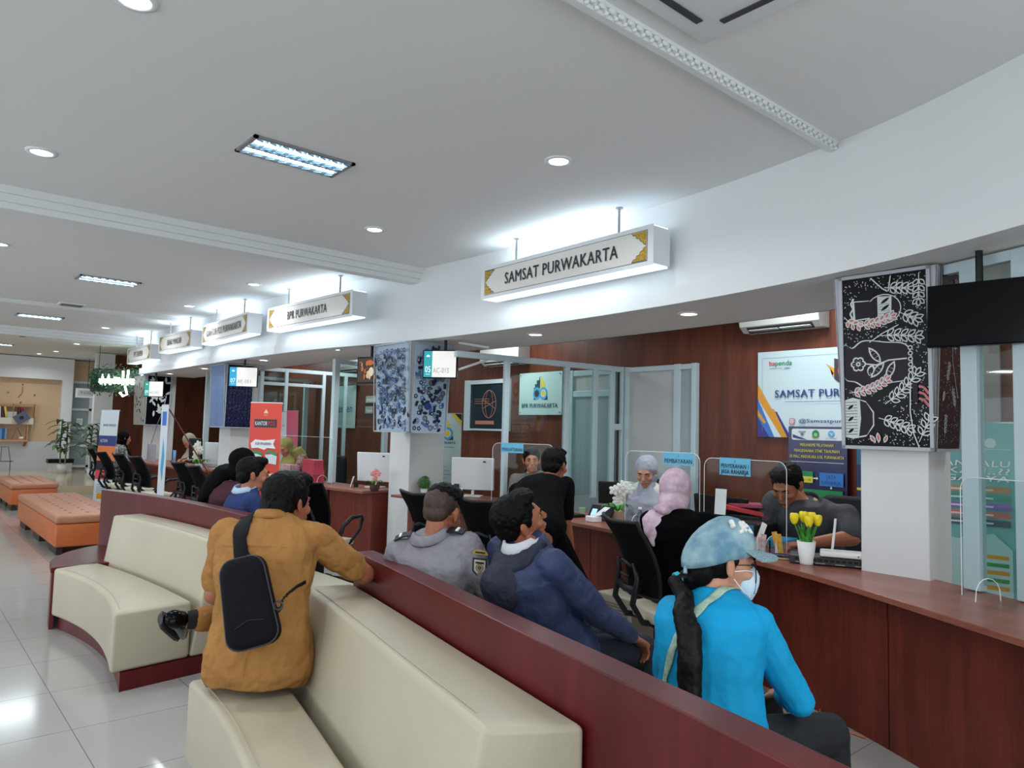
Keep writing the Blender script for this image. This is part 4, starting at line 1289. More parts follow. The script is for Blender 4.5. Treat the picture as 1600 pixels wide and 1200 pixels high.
# --- man in the dark blue hooded jacket, head tilted back
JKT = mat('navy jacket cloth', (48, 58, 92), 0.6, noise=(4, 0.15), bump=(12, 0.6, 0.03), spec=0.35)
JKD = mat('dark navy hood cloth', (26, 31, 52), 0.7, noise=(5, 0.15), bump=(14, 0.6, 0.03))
p = Person('man in a dark blue hooded jacket leaning back with his face turned up', (0, 0, 0), 0.0055)
p.make(pel=(2.18, 2.18, 0.56), neck=(1.99, 2.205, 0.985), fwd=(0.97, -0.15, 0), head=(2.01, 2.262, 1.075), hfwd=(0.86, -0.42, 0.42), hup=(-0.5, -0.10, 1), skin=SK2, top=JKT, bottom=cloth('dark grey trousers', (44, 46, 58)),
       arms={'R': ((2.18, 1.98, 0.735), (2.42, 2.00, 0.60), {'curl': .6}), 'L': ((2.02, 2.46, 0.72), (2.30, 2.42, 0.62), {'curl': .6})},
       legs={'R': ((2.60, 2.08, 0.50), (2.62, 2.04, 0.1), (1, -0.1, 0)), 'L': ((2.58, 2.36, 0.50), (2.60, 2.36, 0.1), (1, -0.1, 0))},
       hair='short', bulk=1.06, sleeve='long', collar=mat('pale grey collar', (196, 198, 204), 0.7), wr=0.03, disp=(0.12, 0.030))
T = p.t
hd = M()
Nk = V((1.99, 2.205, 0.985))
rows = []
for i in range(15):
    a = math.radians(-30 + 240 * i / 14) + PI
    rows.append(Nk + p.ax * (0.012 - 0.05 * (math.sin((i) / 14 * PI) ** 2)) + p.r * math.cos(a + PI) * 0.105 * -1 + p.f * (math.sin(a) * 0.10 - 0.015))
hd.tube(rows, [0.018 + 0.028 * math.sin(PI * k / 14) for k in range(15)], n=10)
hd.ell(Nk - p.f * 0.145 - p.ax * 0.10, (0.10, 0.11, 0.10)); hd.ell(Nk - p.f * 0.15 - p.ax * 0.20, (0.06, 0.07, 0.07))
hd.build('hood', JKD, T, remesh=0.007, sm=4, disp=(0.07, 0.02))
# --- man in black shirt leaning over the counter
BLK = mat('black shirt cloth', (7, 7, 9), 0.85, bump=(9, 0.5, 0.03), spec=0.08)
p = Person('man in black short sleeves bending over the counter beside the officer', (0, 0, 0), 0.0065)
p.make(pel=(3.26, 3.50, 0.80), neck=(3.62, 3.85, 1.055), fwd=(0.80, 0.55, -0.55), head=(3.735, 3.84, 1.20), hfwd=(0.92, 0.30, -0.12), hup=(-0.1, 0, 1), skin=SK2, top=BLK, bottom=mat('black trousers cloth', (8, 8, 10), 0.9, spec=0.08),
       arms={'R': ((3.68, 3.66, 0.82), (3.74, 3.66, 0.62), {'curl': 1.1, 'n': (-1, 0, 0.2)}), 'L': ((3.66, 4.06, 0.84), (3.88, 4.12, 0.80), {'curl': .4})},
       legs={'R': ((3.50, 3.34, 0.46), (3.36, 3.28, 0.1), (1, 0.3, 0)), 'L': ((3.44, 3.54, 0.44), (3.30, 3.54, 0.1), (1, 0.2, 0))},
       hair='short', bulk=1.0, sleeve='short', collar=BLK, hs=1.06, wr=0.012)

# --- woman in cyan with denim cap, mask and pony tail
CYAN = mat('bright cyan cloth', (0, 148, 200), 0.75, noise=(5, 0.06), bump=(8, 0.5, 0.03), spec=0.3)
p = Person('woman in a bright cyan top with a denim cap, face mask and long ponytail', (0, 0, 0), 0.005)
p.make(pel=(1.93, 1.285, 0.545), neck=(2.00, 1.325, 0.945), fwd=(0.86, 0.20, 0), head=(2.030, 1.320, 1.045), hfwd=(0.87, -0.49, -0.14), hup=(0.14, -.05, 1), skin=SK3, top=CYAN, bottom=mat('black leggings', (15, 20, 28), 0.8, bump=(9, 0.5)),
       arms={'R': ((2.12, 1.115, 0.66), (2.30, 1.26, 0.60), {'curl': .6}), 'L': ((1.99, 1.50, 0.67), (2.24, 1.46, 0.60), {'curl': .6})},
       legs={'R': ((2.36, 1.14, 0.50), (2.38, 1.12, 0.1), (1, -0.1, 0)), 'L': ((2.35, 1.36, 0.50), (2.40, 1.40, 0.1), (1, 0.1, 0))},
       hair=None, bulk=0.90, sleeve='long', shfac=0.142, shdrop=0.066, wr=0.016, hs=1.0)
T = p.t; mx = p.mx
CAPM = mat('washed denim', (92, 134, 156), 0.85, noise=(16, 0.16), two=(150, 180, 188), bump=(260, 0.4))
h = M(mx); h.ell((0, -0.032, 0.02), (0.079, 0.086, 0.083)); h.ell((0, -0.075, -0.035), (0.062, 0.042, 0.05)); h.ell((0, -0.098, -0.062), (0.03, 0.03, 0.035))
for q in (-1, 1):
    h.ell((q * 0.068, 0.004, 0.020), (0.008, 0.014, 0.022))
h.build('hair', HAIR, T, remesh=0.005, sm=2, disp=(0.02, 0.006))
HAIRB = mat('dark brown hair', (8, 5, 5), 0.5, noise=(3, 0.3), bump=(160, 0.3, 0.003), spec=0.2)
h = M()
pw = [mx @ V((0, -0.105, -0.045)), mx @ V((0, -0.150, -0.075)), V((1.870, 1.345, 0.955)), V((1.820, 1.315, 0.92)), V((1.795, 1.275, 0.88)), V((1.770, 1.255, 0.80)), V((1.765, 1.25, 0.71)), V((1.775, 1.25, 0.63))]
h.tube(pw, [0.018, 0.026, 0.028, 0.032, 0.036, 0.036, 0.034, 0.024, 0.008], n=14)
h.build('ponytail', HAIRB, T, remesh=0.005, sm=2, disp=(0.02, 0.008))
h = M(mx); h.tube([(0.05, 0.06, 0.05), (0.06, 0.078, 0.02), (0.058, 0.088, -0.03), (0.052, 0.09, -0.075)], 0.0018, n=5); h.build('loose_strand', HAIRB, T)
h = M(); h.cyl(mx @ V((0, -0.136, -0.064)), mx @ V((0, -0.150, -0.071)), 0.022, 0.022); h.build('hair_tie', mat('cyan hair tie', (20, 160, 190), 0.6), T)
# cap: crown, brim, lace emblem
cp = M(mx)
rings = []
for k in range(9):
    a = math.radians(-14 + 104 * k / 8)
    rr, zz = math.cos(a), math.sin(a)
    rings.append([V((0.094 * rr * math.cos(2 * PI * i / 28), -0.020 + 0.113 * rr * math.sin(2 * PI * i / 28) - 0.0 * zz, 0.044 + 0.102 * zz + 0.026 * rr * max(0, math.sin(2 * PI * i / 28)) - 0.052 * rr * max(0, -math.sin(2 * PI * i / 28)))) for i in range(28)])
cp.rings(rings)
cap_o = cp.build('cap_crown', CAPM, T, smooth=True)
bm_ = M(mx)
br0 = []; br1 = []
for i in range(13):
    a = math.radians(22 + 136 * i / 12)
    x, y = math.cos(a), math.sin(a)
    br0.append(V((0.094 * x, -0.020 + 0.112 * y, 0.056 + 0.004 * y)))
    br1.append(V((0.092 * x * 1.0, 0.026 + 0.155 * y, 0.050 - 0.020 * abs(x))))
bm_.rings([[br0[i], br1[i], br1[i] - V((0, 0, .005)), br0[i] - V((0, 0, .005))] for i in range(13)])
bm_.build('cap_brim', mat('sequinned denim', (150, 182, 194), 0.6, noise=(500, 0.6), bump=(500, 0.8)), T)
lm = M(mx); rnd = random.Random(2)
for k in range(80):
    a = rnd.uniform(-.35, .75); x = 0.05 * math.sin(a * 1.6) + rnd.uniform(-.012, .012) + 0.02; el = rnd.uniform(.55, .95)
    xx = x / 0.094; y = -0.020 + 0.114 * math.sqrt(max(0, math.cos(el) ** 2 - xx * xx)); z = 0.052 + 0.103 * math.sin(el)
    lm.ell((x, y, z), (0.0065, 0.0065, 0.0065), nu=8, nv=6)
lm.build('lace_emblem', mat('white lace', (222, 222, 220), 0.7), T)
lm = M(mx); lm.tube([(0.0, -0.118, -0.012), (0.012, -0.128, -0.03), (0.02, -0.13, -0.045)], 0.006, n=6); lm.build('cap_strap', CAPM, T)
# mask, ear loop, glasses arm, neck strap
mk = M(mx)
mk.loft([(V((0, 0.074, z)), V((w, 0, 0)), V((0, d, 0))) for z, w, d in ((-0.108, .030, .018), (-0.095, .050, .032), (-0.070, .058, .044), (-0.045, .060, .050), (-0.022, .055, .050), (-0.006, .042, .042), (0.004, .026, .032))], n=24)
mk.build('face_mask', mat('pale blue mask', (188, 212, 226), 0.8, bump=(6, 0.4, 0.02)), T, smooth=True)
for z in (-0.008, -0.085):
    M(mx).tube([(0.056, 0.076, z), (0.072, 0.04, z * .8), (0.082, 0.0, z * .3 - .01)], 0.0016, n=5).build('ear_loop', PAPER, T)
M(mx).tube([(0.066, 0.075, 0.012), (0.078, 0.03, 0.010), (0.082, 0.0, 0.006)], 0.0016, n=5).build('glasses_arm', BLACK, T)
stp = mat('sage strap', (150, 176, 158), 0.8, noise=(60, .2))
N = V((2.00, 1.325, 0.945))
pts = [N + p.r * 0.066 + p.f * 0.05 + p.ax * 0.022, N + p.r * 0.055 - p.f * 0.045 + p.ax * 0.030, N + p.r * 0.01 - p.f * 0.116 - p.ax * 0.045, N - p.r * 0.05 - p.f * 0.158 - p.ax * 0.13, N - p.r * 0.11 - p.f * 0.160 - p.ax * 0.24, N - p.r * 0.165 - p.f * 0.10 - p.ax * 0.33]
wrap(ribbon(pts, 0.026, [p.ax, p.ax - p.f, -p.f, -p.f, -p.f, -p.f - p.r]).build('shoulder_strap', stp, T, smooth=True), p.shirt, 0.003)

# --- hijabs
def hijab(p, colm, drape=0.16, tail=None, vox=0.0065, under=None, back=0.10, dsp=(0.06, 0.012)):
    mx = p.mx; m = M(mx)
    m.ell((0, -0.024, 0.034), (0.088, 0.102, 0.098)); m.ell((0, -0.014, -0.035), (0.084, 0.066, 0.085))
    m.ell((0, -0.006, -0.122), (0.062, 0.052, 0.030)); m.ell((0, -0.05, -0.06), (0.082, 0.07, 0.08))
    c = V((0, 0, 0)) + mx.translation
    N = c - V((0, 0, 0.16)) - p.f * 0.02
    m2 = M(); r, f = p.r, p.f
    m2.loft([(c - V((0, 0, 0.08)) - f * .035, r * .062, f * .058), (N, r * .085, f * .080), (N - V((0, 0, .05)), r * .15, f * .115), (N - V((0, 0, drape)) - f * .0, r * .185, f * .150), (N - V((0, 0, drape + .03)), r * .17, f * .13)], n=22)
    m.add([p_ for p_ in m2.v], m2.f) if False else None
    mm = M(); mm.add(m.v, m.f); mm.add(m2.v, m2.f)
    if tail:
        mm.loft([(V(q[0]), r * q[1], f * q[2]) for q in tail], n=12)
    mm.build('headscarf', colm, p.t, remesh=vox, sm=5, disp=dsp)
PINKS = mat('pale pink scarf', (206, 186, 198), 0.8, noise=(18, 0.10), two=(182, 148, 166), bump=(12, 0.6, 0.02))
p = Person('woman in a black abaya and pale pink headscarf seated on the office chair', (0, 0, 0), 0.0065)
p.make(pel=(3.56, 2.60, 0.56), neck=(3.60, 2.64, 0.985), fwd=(0.90, 0.32, 0), head=(3.65, 2.70, 1.105), hfwd=(0.90, 0.40, -0.15), hup=(0.1, 0, 1), skin=SK3, top=mat('black abaya', (5, 5, 6), 0.9, spec=0.06), bottom=mat('black abaya', (10, 9, 10)),
       arms={'R': ((3.72, 2.50, 0.72), (3.90, 2.64, 0.79), {'curl': .4}), 'L': ((3.64, 2.86, 0.74), (3.90, 2.90, 0.79), {'curl': .4})},
       legs={'R': ((3.72, 2.56, 0.50), (3.74, 2.56, 0.1), (1, 0.2, 0)), 'L': ((3.72, 2.76, 0.50), (3.76, 2.80, 0.1), (1, 0.2, 0))},
       hair=None, bulk=0.98, sleeve='long', face=False, wr=0.012, hs=1.10)
hijab(p, PINKS, 0.07, tail=[((3.55, 2.70, 1.00), .10, .06), ((3.47, 2.70, 0.95), .095, .04), ((3.43, 2.685, 0.88), .062, .03), ((3.405, 2.67, 0.80), .008, .012)])
kn = M(); kn.ell((3.50, 2.665, 1.005), (.045, .04, .03)); kn.tube([(3.60, 2.60, 1.03), (3.52, 2.64, 1.035), (3.47, 2.72, 1.01)], [.02, .03, .02]); kn.build('scarf_knot', PINKS, p.t, remesh=0.007, sm=2)

GREYS = mat('grey lilac scarf', (158, 158, 174), 0.8, noise=(9, 0.08), bump=(12, 0.6, 0.02))
p = Person('woman in a grey headscarf and cream top looking down behind the counter', (0, 0, 0), 0.007)
p.make(pel=(4.98, 3.95, 0.56), neck=(4.80, 3.84, 1.02), fwd=(-0.90, -0.42, 0), head=(4.755, 3.815, 1.145), hfwd=(-0.85, -0.40, -0.42), hup=(-0.35, -0.2, 1), skin=SK3, top=cloth('cream blouse', (206, 206, 190)), bottom=cloth('black trousers', (20, 20, 24)),
       arms={'R': ((4.80, 4.06, 0.84), (4.62, 4.10, 0.79), {'curl': .4}), 'L': ((4.88, 3.62, 0.84), (4.66, 3.62, 0.79), {'curl': .4})},
       legs={'R': ((4.72, 4.0, 0.48), (4.72, 4.0, 0.1), (-1, -0.2, 0)), 'L': ((4.76, 3.76, 0.48), (4.76, 3.72, 0.1), (-1, -0.2, 0))}, hair=None, bulk=1.0, hs=1.04, closed=True)
hijab(p, GREYS, 0.22)
POL = mat('officer grey brown shirt', (112, 106, 100), 0.8, noise=(30, 0.10), bump=(9, 0.5, 0.03))
p = Person('smiling officer in a grey brown uniform shirt behind the glass shield one', (0, 0, 0), 0.007)
p.make(pel=(4.94, 5.27, 0.58), neck=(4.80, 5.25, 1.04), fwd=(-0.80, -0.55, 0), head=(4.775, 5.235, 1.17), hfwd=(-0.62, -0.76, -0.05), hup=(-0.05, 0, 1), skin=SK1, top=POL, bottom=cloth('black trousers', (20, 20, 24)),
       arms={'R': ((4.68, 5.38, 0.84), (4.54, 5.24, 0.80), {'curl': .4}), 'L': ((4.92, 4.95, 0.84), (4.72, 4.88, 0.80), {'curl': .4})},
       legs={'R': ((4.76, 5.2, 0.48), (4.76, 5.2, 0.1), (-1, -0.2, 0)), 'L': ((4.78, 4.96, 0.48), (4.78, 4.96, 0.1), (-1, -0.2, 0))}, hair='short', bulk=1.0, hs=1.0, sleeve='short', collar=mat('dark collar', (40, 40, 42), 0.7))
b = M(); 
for q, rr in ((1, 'L'), (-1, 'R')):
    pass
A = Art(p.sh['R'] + p.r * 0.05 + p.f * 0.05 - V((0, 0, 0.09)), -p.r + p.f * 0.2, (0, 0, 1), 0.06, 0.06, None)
A.disc(0.02, 0.03, 0.028, mat('patch pink', (196, 150, 160), 0.7)); A.disc(0.02, 0.03, 0.018, PAPER); A.build('sleeve_patch', p.t)
SLATE = mat('dark slate shirt', (58, 60, 66), 0.75, noise=(60, 0.06), bump=(9, 0.5, 0.03))
p = Person('heavy man in a dark grey shirt looking down at his desk behind the yellow tulips', (0, 0, 0), 0.0065)
p.make(pel=(4.82, 2.46, 0.58), neck=(4.62, 2.36, 1.02), fwd=(-0.88, -0.20, 0), head=(4.555, 2.475, 1.135), hfwd=(-0.85, -0.05, -0.55), hup=(-0.5, -0.05, 1), skin=SK2, top=SLATE, bottom=cloth('black trousers', (20, 20, 24)),
       arms={'R': ((4.62, 2.66, 0.85), (4.36, 2.56, 0.80), {'curl': .5, 'n': (0, 0, -1), 't': (-0.3, -1, 0)}), 'L': ((4.60, 2.07, 0.84), (4.36, 2.26, 0.80), {'curl': .5, 'n': (0, 0, -1), 't': (-0.3, 1, 0)})},
       legs={'R': ((4.60, 2.6, 0.46), (4.60, 2.6, 0.1), (-1, -0.1, 0)), 'L': ((4.60, 2.3, 0.46), (4.60, 2.3, 0.1), (-1, -0.1, 0))}, hair='short', bulk=1.28, hs=1.16, sleeve='short', collar=SLATE, closed=True)
M().ell(p.mx.translation + V((-.075, -0.13, -0.185)), (0.008, 0.008, 0.008)).build('button', PAPER, p.t)
# --- behind the first bench
NAVY = mat('navy sweater', (28, 47, 98), 0.9, noise=(8, 0.06), bump=(120, 0.3))
p = Person('man with short black hair in a navy blue sweater over a pale blue collar', (0, 0, 0), 0.007)
p.make(pel=(2.08, 5.20, 0.55), neck=(1.975, 5.16, 0.975), fwd=(0.95, -0.1, 0), head=(2.02, 5.155, 1.085), hfwd=(0.95, -0.28, -0.05), hup=(0.05, 0, 1), skin=SK1, top=NAVY, bottom=cloth('black trousers', (20, 20, 24)),
       arms={'R': ((2.06, 4.92, 0.72), (2.30, 5.0, 0.62)), 'L': ((2.04, 5.44, 0.72), (2.30, 5.40, 0.62))},
       legs={'R': ((2.50, 5.10, 0.50), (2.50, 5.10, 0.1), (1, 0, 0)), 'L': ((2.50, 5.30, 0.50), (2.50, 5.30, 0.1), (1, 0, 0))}, hair='short', hs=1.04, collar=mat('pale blue collar cloth', (168, 190, 212), 0.7))
p = Person('person with a long black headscarf and maroon top beside the navy sweater', (0, 0, 0), 0.008)
MAR = mat('maroon cloth', (62, 18, 34), 0.85, bump=(9, 0.5, 0.03))
p.make(pel=(2.12, 5.74, 0.55), neck=(2.06, 5.66, 1.0), fwd=(0.95, 0.1, 0), head=(2.13, 5.64, 1.135), hfwd=(0.95, -0.1, -0.15), hup=(0.1, 0, 1), skin=SK1, top=MAR, bottom=MAR,
       arms={'R': ((2.14, 5.42, 0.74), (2.34, 5.56, 0.64)), 'L': ((2.10, 5.96, 0.74), (2.32, 5.92, 0.64))},
       legs={'R': ((2.52, 5.66, 0.50), (2.52, 5.66, 0.1), (1, 0, 0)), 'L': ((2.52, 5.86, 0.50), (2.52, 5.86, 0.1), (1, 0, 0))}, hair=None, face=False)
hijab(p, mat('black scarf', (7, 7, 9), 0.8, bump=(9, 0.5, 0.02), spec=0.08), 0.14, tail=[((2.04, 5.70, 1.12), .10, .09), ((1.98, 5.76, 1.02), .12, .09), ((1.92, 5.80, 0.92), .09, .06), ((1.88, 5.82, 0.84), .03, .03)], vox=0.008)
OLV = mat('olive scarf', (146, 138, 70), 0.8, bump=(12, 0.5, 0.02))
p = Person('woman in an olive headscarf bending over her desk at the post office booth', (0, 0, 0), 0.009)
p.make(pel=(4.74, 10.12, 0.58), neck=(4.52, 10.12, 1.01), fwd=(-0.9, -0.2, 0), head=(4.40, 10.08, 1.13), hfwd=(-0.75, -0.35, -0.5), hup=(-0.5, 0, 1), skin=SK1, top=mat('floral blouse', (196, 160, 150), 0.8, noise=(40, 0.5), two=(110, 60, 50)), bottom=cloth('black trousers', (20, 20, 24)),
       arms={'R': ((4.46, 10.37, 0.86), (4.26, 10.27, 0.80)), 'L': ((4.50, 9.87, 0.86), (4.28, 9.95, 0.80))},
       legs={'R': ((4.55, 10.22, 0.48), (4.55, 10.22, 0.1), (-1, 0, 0)), 'L': ((4.55, 9.95, 0.48), (4.55, 9.95, 0.1), (-1, 0, 0))}, hair=None, closed=True, hs=1.12)
hijab(p, OLV, 0.12, vox=0.009, tail=[((4.52, 10.05, 1.12), .10, .09), ((4.60, 10.02, 1.02), .11, .08), ((4.62, 10.0, 0.90), .09, .06)])
p = Person('far woman in a beige headscarf and white blouse bowed over the desk', (0, 0, 0), 0.011)
p.make(pel=(4.66, 13.92, 0.58), neck=(4.40, 13.92, 1.00), fwd=(-0.9, -0.2, -0.3), head=(4.23, 13.92, 1.12), hfwd=(-0.75, -0.2, -0.75), hup=(-0.8, 0, 0.6), skin=SK1, top=cloth('white blouse', (206, 210, 218)), bottom=cloth('black trousers', (20, 20, 24)),
       arms={'R': ((4.36, 14.17, 0.86), (4.18, 14.07, 0.80)), 'L': ((4.36, 13.67, 0.86), (4.18, 13.77, 0.80))},
       legs={'R': ((4.42, 14.0, 0.48), (4.42, 14.0, 0.1), (-1, 0, 0)), 'L': ((4.42, 13.8, 0.48), (4.42, 13.8, 0.1), (-1, 0, 0))}, hair=None, face=False, hs=1.15)
hijab(p, mat('beige scarf', (160, 150, 134), 0.8), 0.08, vox=0.011)
p = Person('far person in black headscarf and black and white patterned top', (0, 0, 0), 0.011)
p.make(pel=(3.14, 14.42, 0.56), neck=(3.20, 14.42, 1.02), fwd=(0.9, 0.1, 0), head=(3.26, 14.40, 1.15), hfwd=(0.9, 0.1, -0.1), hup=(0.1, 0, 1), skin=SK1, top=mat('patterned top', (150, 148, 146), 0.8, noise=(30, 0.5), two=(18, 18, 20)), bottom=mat('black trousers cloth', (13, 13, 15)),
       arms={'R': ((3.26, 14.17, 0.76), (3.44, 14.27, 0.76)), 'L': ((3.24, 14.67, 0.76), (3.44, 14.57, 0.76))},
       legs={'R': ((3.46, 14.33, 0.5), (3.46, 14.33, 0.1), (1, 0, 0)), 'L': ((3.46, 14.55, 0.5), (3.46, 14.55, 0.1), (1, 0, 0))}, hair=None, face=False)
hijab(p, mat('black scarf', (13, 12, 14)), 0.12, vox=0.011)
# ---------------------------------------------------------------- office chairs
MESHM = mat('black mesh fabric', (6, 6, 8), 0.85, spec=0.1)
CHP = mat('charcoal plastic', (20, 21, 25), 0.45, spec=0.3)
CSEAT = mat('cream chair seat', (190, 180, 160), 0.5, noise=(8, 0.06))
def make_chair(label, castors=True):
    t = thing('office_chair', label, 'chair', (0, 0, 0), 0, 'black mesh office chairs at the counters')
    s = M()
    n = 24
    def sec(z, g):
        return [V(((0.235 * g) * (abs(math.cos(2 * PI * i / n)) ** .6) * (1 if math.cos(2 * PI * i / n) > 0 else -1), (0.25 * g) * (abs(math.sin(2 * PI * i / n)) ** .6) * (1 if math.sin(2 * PI * i / n) > 0 else -1), z - 0.035 * max(0, math.cos(2 * PI * i / n)) ** 2)) for i in range(n)]
    s.rings([sec(0.405, .86), sec(0.415, .97), sec(0.445, 1.0), sec(0.468, .94), sec(0.476, .7), sec(0.478, .3)])
    s.build('seat', CSEAT, t, smooth=True)
    M().box((0, 0, 0.395), (0.40, 0.40, 0.02)).build('seat_pan', CHP, t, bevel=0.008)
    # backrest: curved mesh panel with flared top corners
    b = M(); fr = M()
    def bp(u, v):  # u -1..1 across, v 0..1 up
        w = 0.200 + 0.030 * math.sin(PI * v * .8) + 0.035 * max(0, v - .75) * 4 * .5
        x = -0.245 - 0.16 * v + 0.10 * v * (1 - v) * 1.6 + 0.045 * u * u
        z = 0.555 + 0.405 * v + 0.015 * abs(u) * (v > .9)
        return V((x, u * w, z))
    rows = 11; colsn = 9
    vs = []; fs = []
    for side in (0, 1):
        for j in range(rows):
            for i in range(colsn):
                p = bp(-1 + 2 * i / (colsn - 1), j / (rows - 1)); vs.append(p - V((0.008 * side, 0, 0)))
    N0 = rows * colsn
    for j in range(rows - 1):
        for i in range(colsn - 1):
            a = j * colsn + i; fs.append((a, a + 1, a + colsn + 1, a + colsn)); fs.append((N0 + a, N0 + a + colsn, N0 + a + colsn + 1, N0 + a + 1))
    b.add(vs, fs)
    b.build('mesh_panel', MESHM, t, smooth=True)
    loop = [bp(-1, j / 10) for j in range(11)] + [bp(-1 + 2 * i / 8, 1) for i in range(1, 9)] + [bp(1, 1 - j / 10) for j in range(1, 11)] + [bp(1 - 2 * i / 8, 0) for i in range(1, 9)]
    fr.tube(loop, 0.011, n=7, cap=False); fr.build('back_frame', CHP, t, smooth=True)
    l = M()
    for q in (-1, 1):
        l.tube([(-0.10, q * 0.10, 0.39), (-0.26, q * 0.11, 0.42), (-0.325, q * 0.12, 0.52), (-0.30, q * 0.125, 0.66), (-0.315, q * 0.10, 0.74)], [.016, .018, .018, .015, .010], n=8)
    l.build('back_support', CHP, t, smooth=True)
    l = M()
    l.tube([(-0.30, -0.13, 0.60), (-0.312, 0, 0.585), (-0.30, 0.13, 0.60)], 0.022, n=8); l.tube([(-0.315, -0.09, 0.72), (-0.328, 0, 0.74), (-0.315, 0.09, 0.72)], 0.012, n=8)
    l.tube([(-0.318, -0.06, 0.66), (-0.33, 0, 0.665), (-0.318, 0.06, 0.66)], 0.010, n=8)
    l.build('lumbar_support', CHP, t, smooth=True)
    for q in (-1, 1):
        a = M()
        a.tube([(0.06, q * 0.20, 0.40), (-0.05, q * 0.275, 0.42), (-0.16, q * 0.285, 0.50), (-0.10, q * 0.285, 0.60), (0.02, q * 0.285, 0.655), (0.16, q * 0.285, 0.66), (0.20, q * 0.28, 0.635), (0.18, q * 0.275, 0.55), (0.10, q * 0.262, 0.47), (0.06, q * 0.235, 0.415)], [.014, .017, .020, .019, .019, .018, .016, .014, .013, .013], n=8)
        a.build('armrest', CHP, t, smooth=True)
    if castors:
        M().cyl((0, 0, 0.09), (0, 0, 0.39), 0.028).build('gas_column', CHP, t, smooth=False)
        for k in range(5):
            a = 2 * PI * k / 5 + .3
            lg = M().tube([(0.02 * math.cos(a), 0.02 * math.sin(a), 0.115), (0.16 * math.cos(a), 0.16 * math.sin(a), 0.105), (0.29 * math.cos(a), 0.29 * math.sin(a), 0.075)], [.026, .020, .015], n=8).build('leg', CHP, t, smooth=True)
            c = M(); c.cyl((0.29 * math.cos(a) - .018 * math.sin(a), 0.29 * math.sin(a) + .018 * math.cos(a), 0.03), (0.29 * math.cos(a) + .018 * math.sin(a), 0.29 * math.sin(a) - .018 * math.cos(a), 0.03), 0.029, n=12)
            c.build('castor', BLACK, lg)
    else:
        for q in (-1, 1):
            for x in (-0.19, 0.19):
                M().tube([(x * .9, q * 0.19, 0.40), (x * 1.05, q * 0.225, 0.2), (x * 1.15, q * 0.235, 0.0)], 0.012, n=8).build('leg', CHP, t, smooth=True)
    return t
def R(d): return math.radians(d)
ch0 = make_chair('black mesh office chair with a cream seat, under the woman with the pink headscarf'); ch0.location = (3.49, 2.57, 0); ch0.rotation_euler = (0, 0, R(-26))
dup(ch0, (3.42, 4.62, 0), R(2), 'black mesh office chair behind the head of the man in grey uniform')
dup(ch0, (3.48, 3.99, 0), R(2), 'black mesh office chair half hidden behind the man in the blue jacket')
dup(ch0, (3.00, 6.02, 0), R(28), 'black mesh office chair just right of the head of the man in tan')
ch1 = make_chair('black mesh chair with straight legs, nearest of the far chairs', False); ch1.location = (3.02, 8.60, 0); ch1.rotation_euler = (0, 0, R(0))
for x, y, a, s in ((3.10, 9.45, 4, 'black mesh chair with straight legs directly right of the thin upright banner'), (3.00, 11.10, 6, 'black mesh chair with straight legs directly left of the thin upright banner'),
                   (2.98, 11.95, 6, 'black mesh chair with straight legs, middle one of the far group'), (2.92, 12.78, 6, 'black mesh chair with straight legs farthest left, beside the leaning far banner')):
    dup(ch1, (x, y, 0), R(a), s)
dup(ch1, (3.10, 14.42, 0), R(0), 'black mesh chair under the far person in the patterned top')
STF = mat('staff chair black', (18, 19, 24), 0.7)
def staff_chair(x, y, rz, label):
    t = thing('staff_chair', label, 'chair', (x, y, 0), rz)
    M().rings([[V((-0.25 + .03 * (abs(u) > .5), u * 0.23 * g, z)) for u in (-1, -.6, 0, .6, 1)] + [V((-0.30, u * 0.23 * g, z)) for u in (1, .6, 0, -.6, -1)] for z, g in ((0.5, .9), (0.6, 1), (0.9, 1), (0.99, .9), (1.02, .7))]).build('backrest', STF, t, smooth=True)
    M().box((0, 0, 0.45), (0.46, 0.46, 0.08)).build('seat', STF, t, bevel=0.03, seg=3)
    M().cyl((0, 0, 0.06), (0, 0, 0.42), 0.03).build('gas_column', CHP, t)
    b = M()
    for k in range(5):
        a = 2 * PI * k / 5; b.tube([(0, 0, 0.07), (0.28 * math.cos(a), 0.28 * math.sin(a), 0.03)], .02, n=6)
    b.build('base', CHP, t)
staff_chair(5.32, 2.52, PI, 'black staff chair behind the heavy man in dark grey')
staff_chair(5.50, 4.60, PI * 0.9, 'empty black staff chair right of the smiling officer')
staff_chair(4.85, 13.92, PI, 'black staff chair under the far woman in the beige headscarf')
staff_chair(4.98, 10.12, PI, 'black staff chair behind the woman in the olive headscarf')
staff_chair(5.15, 8.2, PI, 'black staff chair in the post office booth behind the tall acrylic shield')

# ---------------------------------------------------------------- glass partitions
def partition(label, p0, p1, ztop, posts, rails, z0=0.0, rail0=0.0, pw=0.055, pd=0.05):
    t = thing('glass_partition', label, 'partition')
    a = V((p0[0], p0[1], 0)); b = V((p1[0], p1[1], 0)); d = (b - a); L = d.length; d.normalize(); n = V((-d.y, d.x, 0))
    rot = Matrix((d, n, V((0, 0, 1)))).transposed()
    for s in posts:
        c = a + d * s + V((0, 0, (z0 + ztop) / 2))
        m = M().box(c, (pw, pd, ztop - z0), rot)
        m.build('post', ALU, t, bevel=0.004)
    for zr, s0, s1, h in rails:
        c = a + d * ((s0 + s1) / 2) + V((0, 0, zr))
        M().box(c, (s1 - s0, pd * .9, h), rot).build('rail', ALU, t, bevel=0.004)
    for s0, s1 in zip(posts, posts[1:]):
        c = a + d * ((s0 + s1) / 2) + V((0, 0, (z0 + ztop) / 2))
        M().box(c, (s1 - s0 - pw, 0.006, ztop - z0 - 0.06), rot).build('pane', PANE, t)
    return t
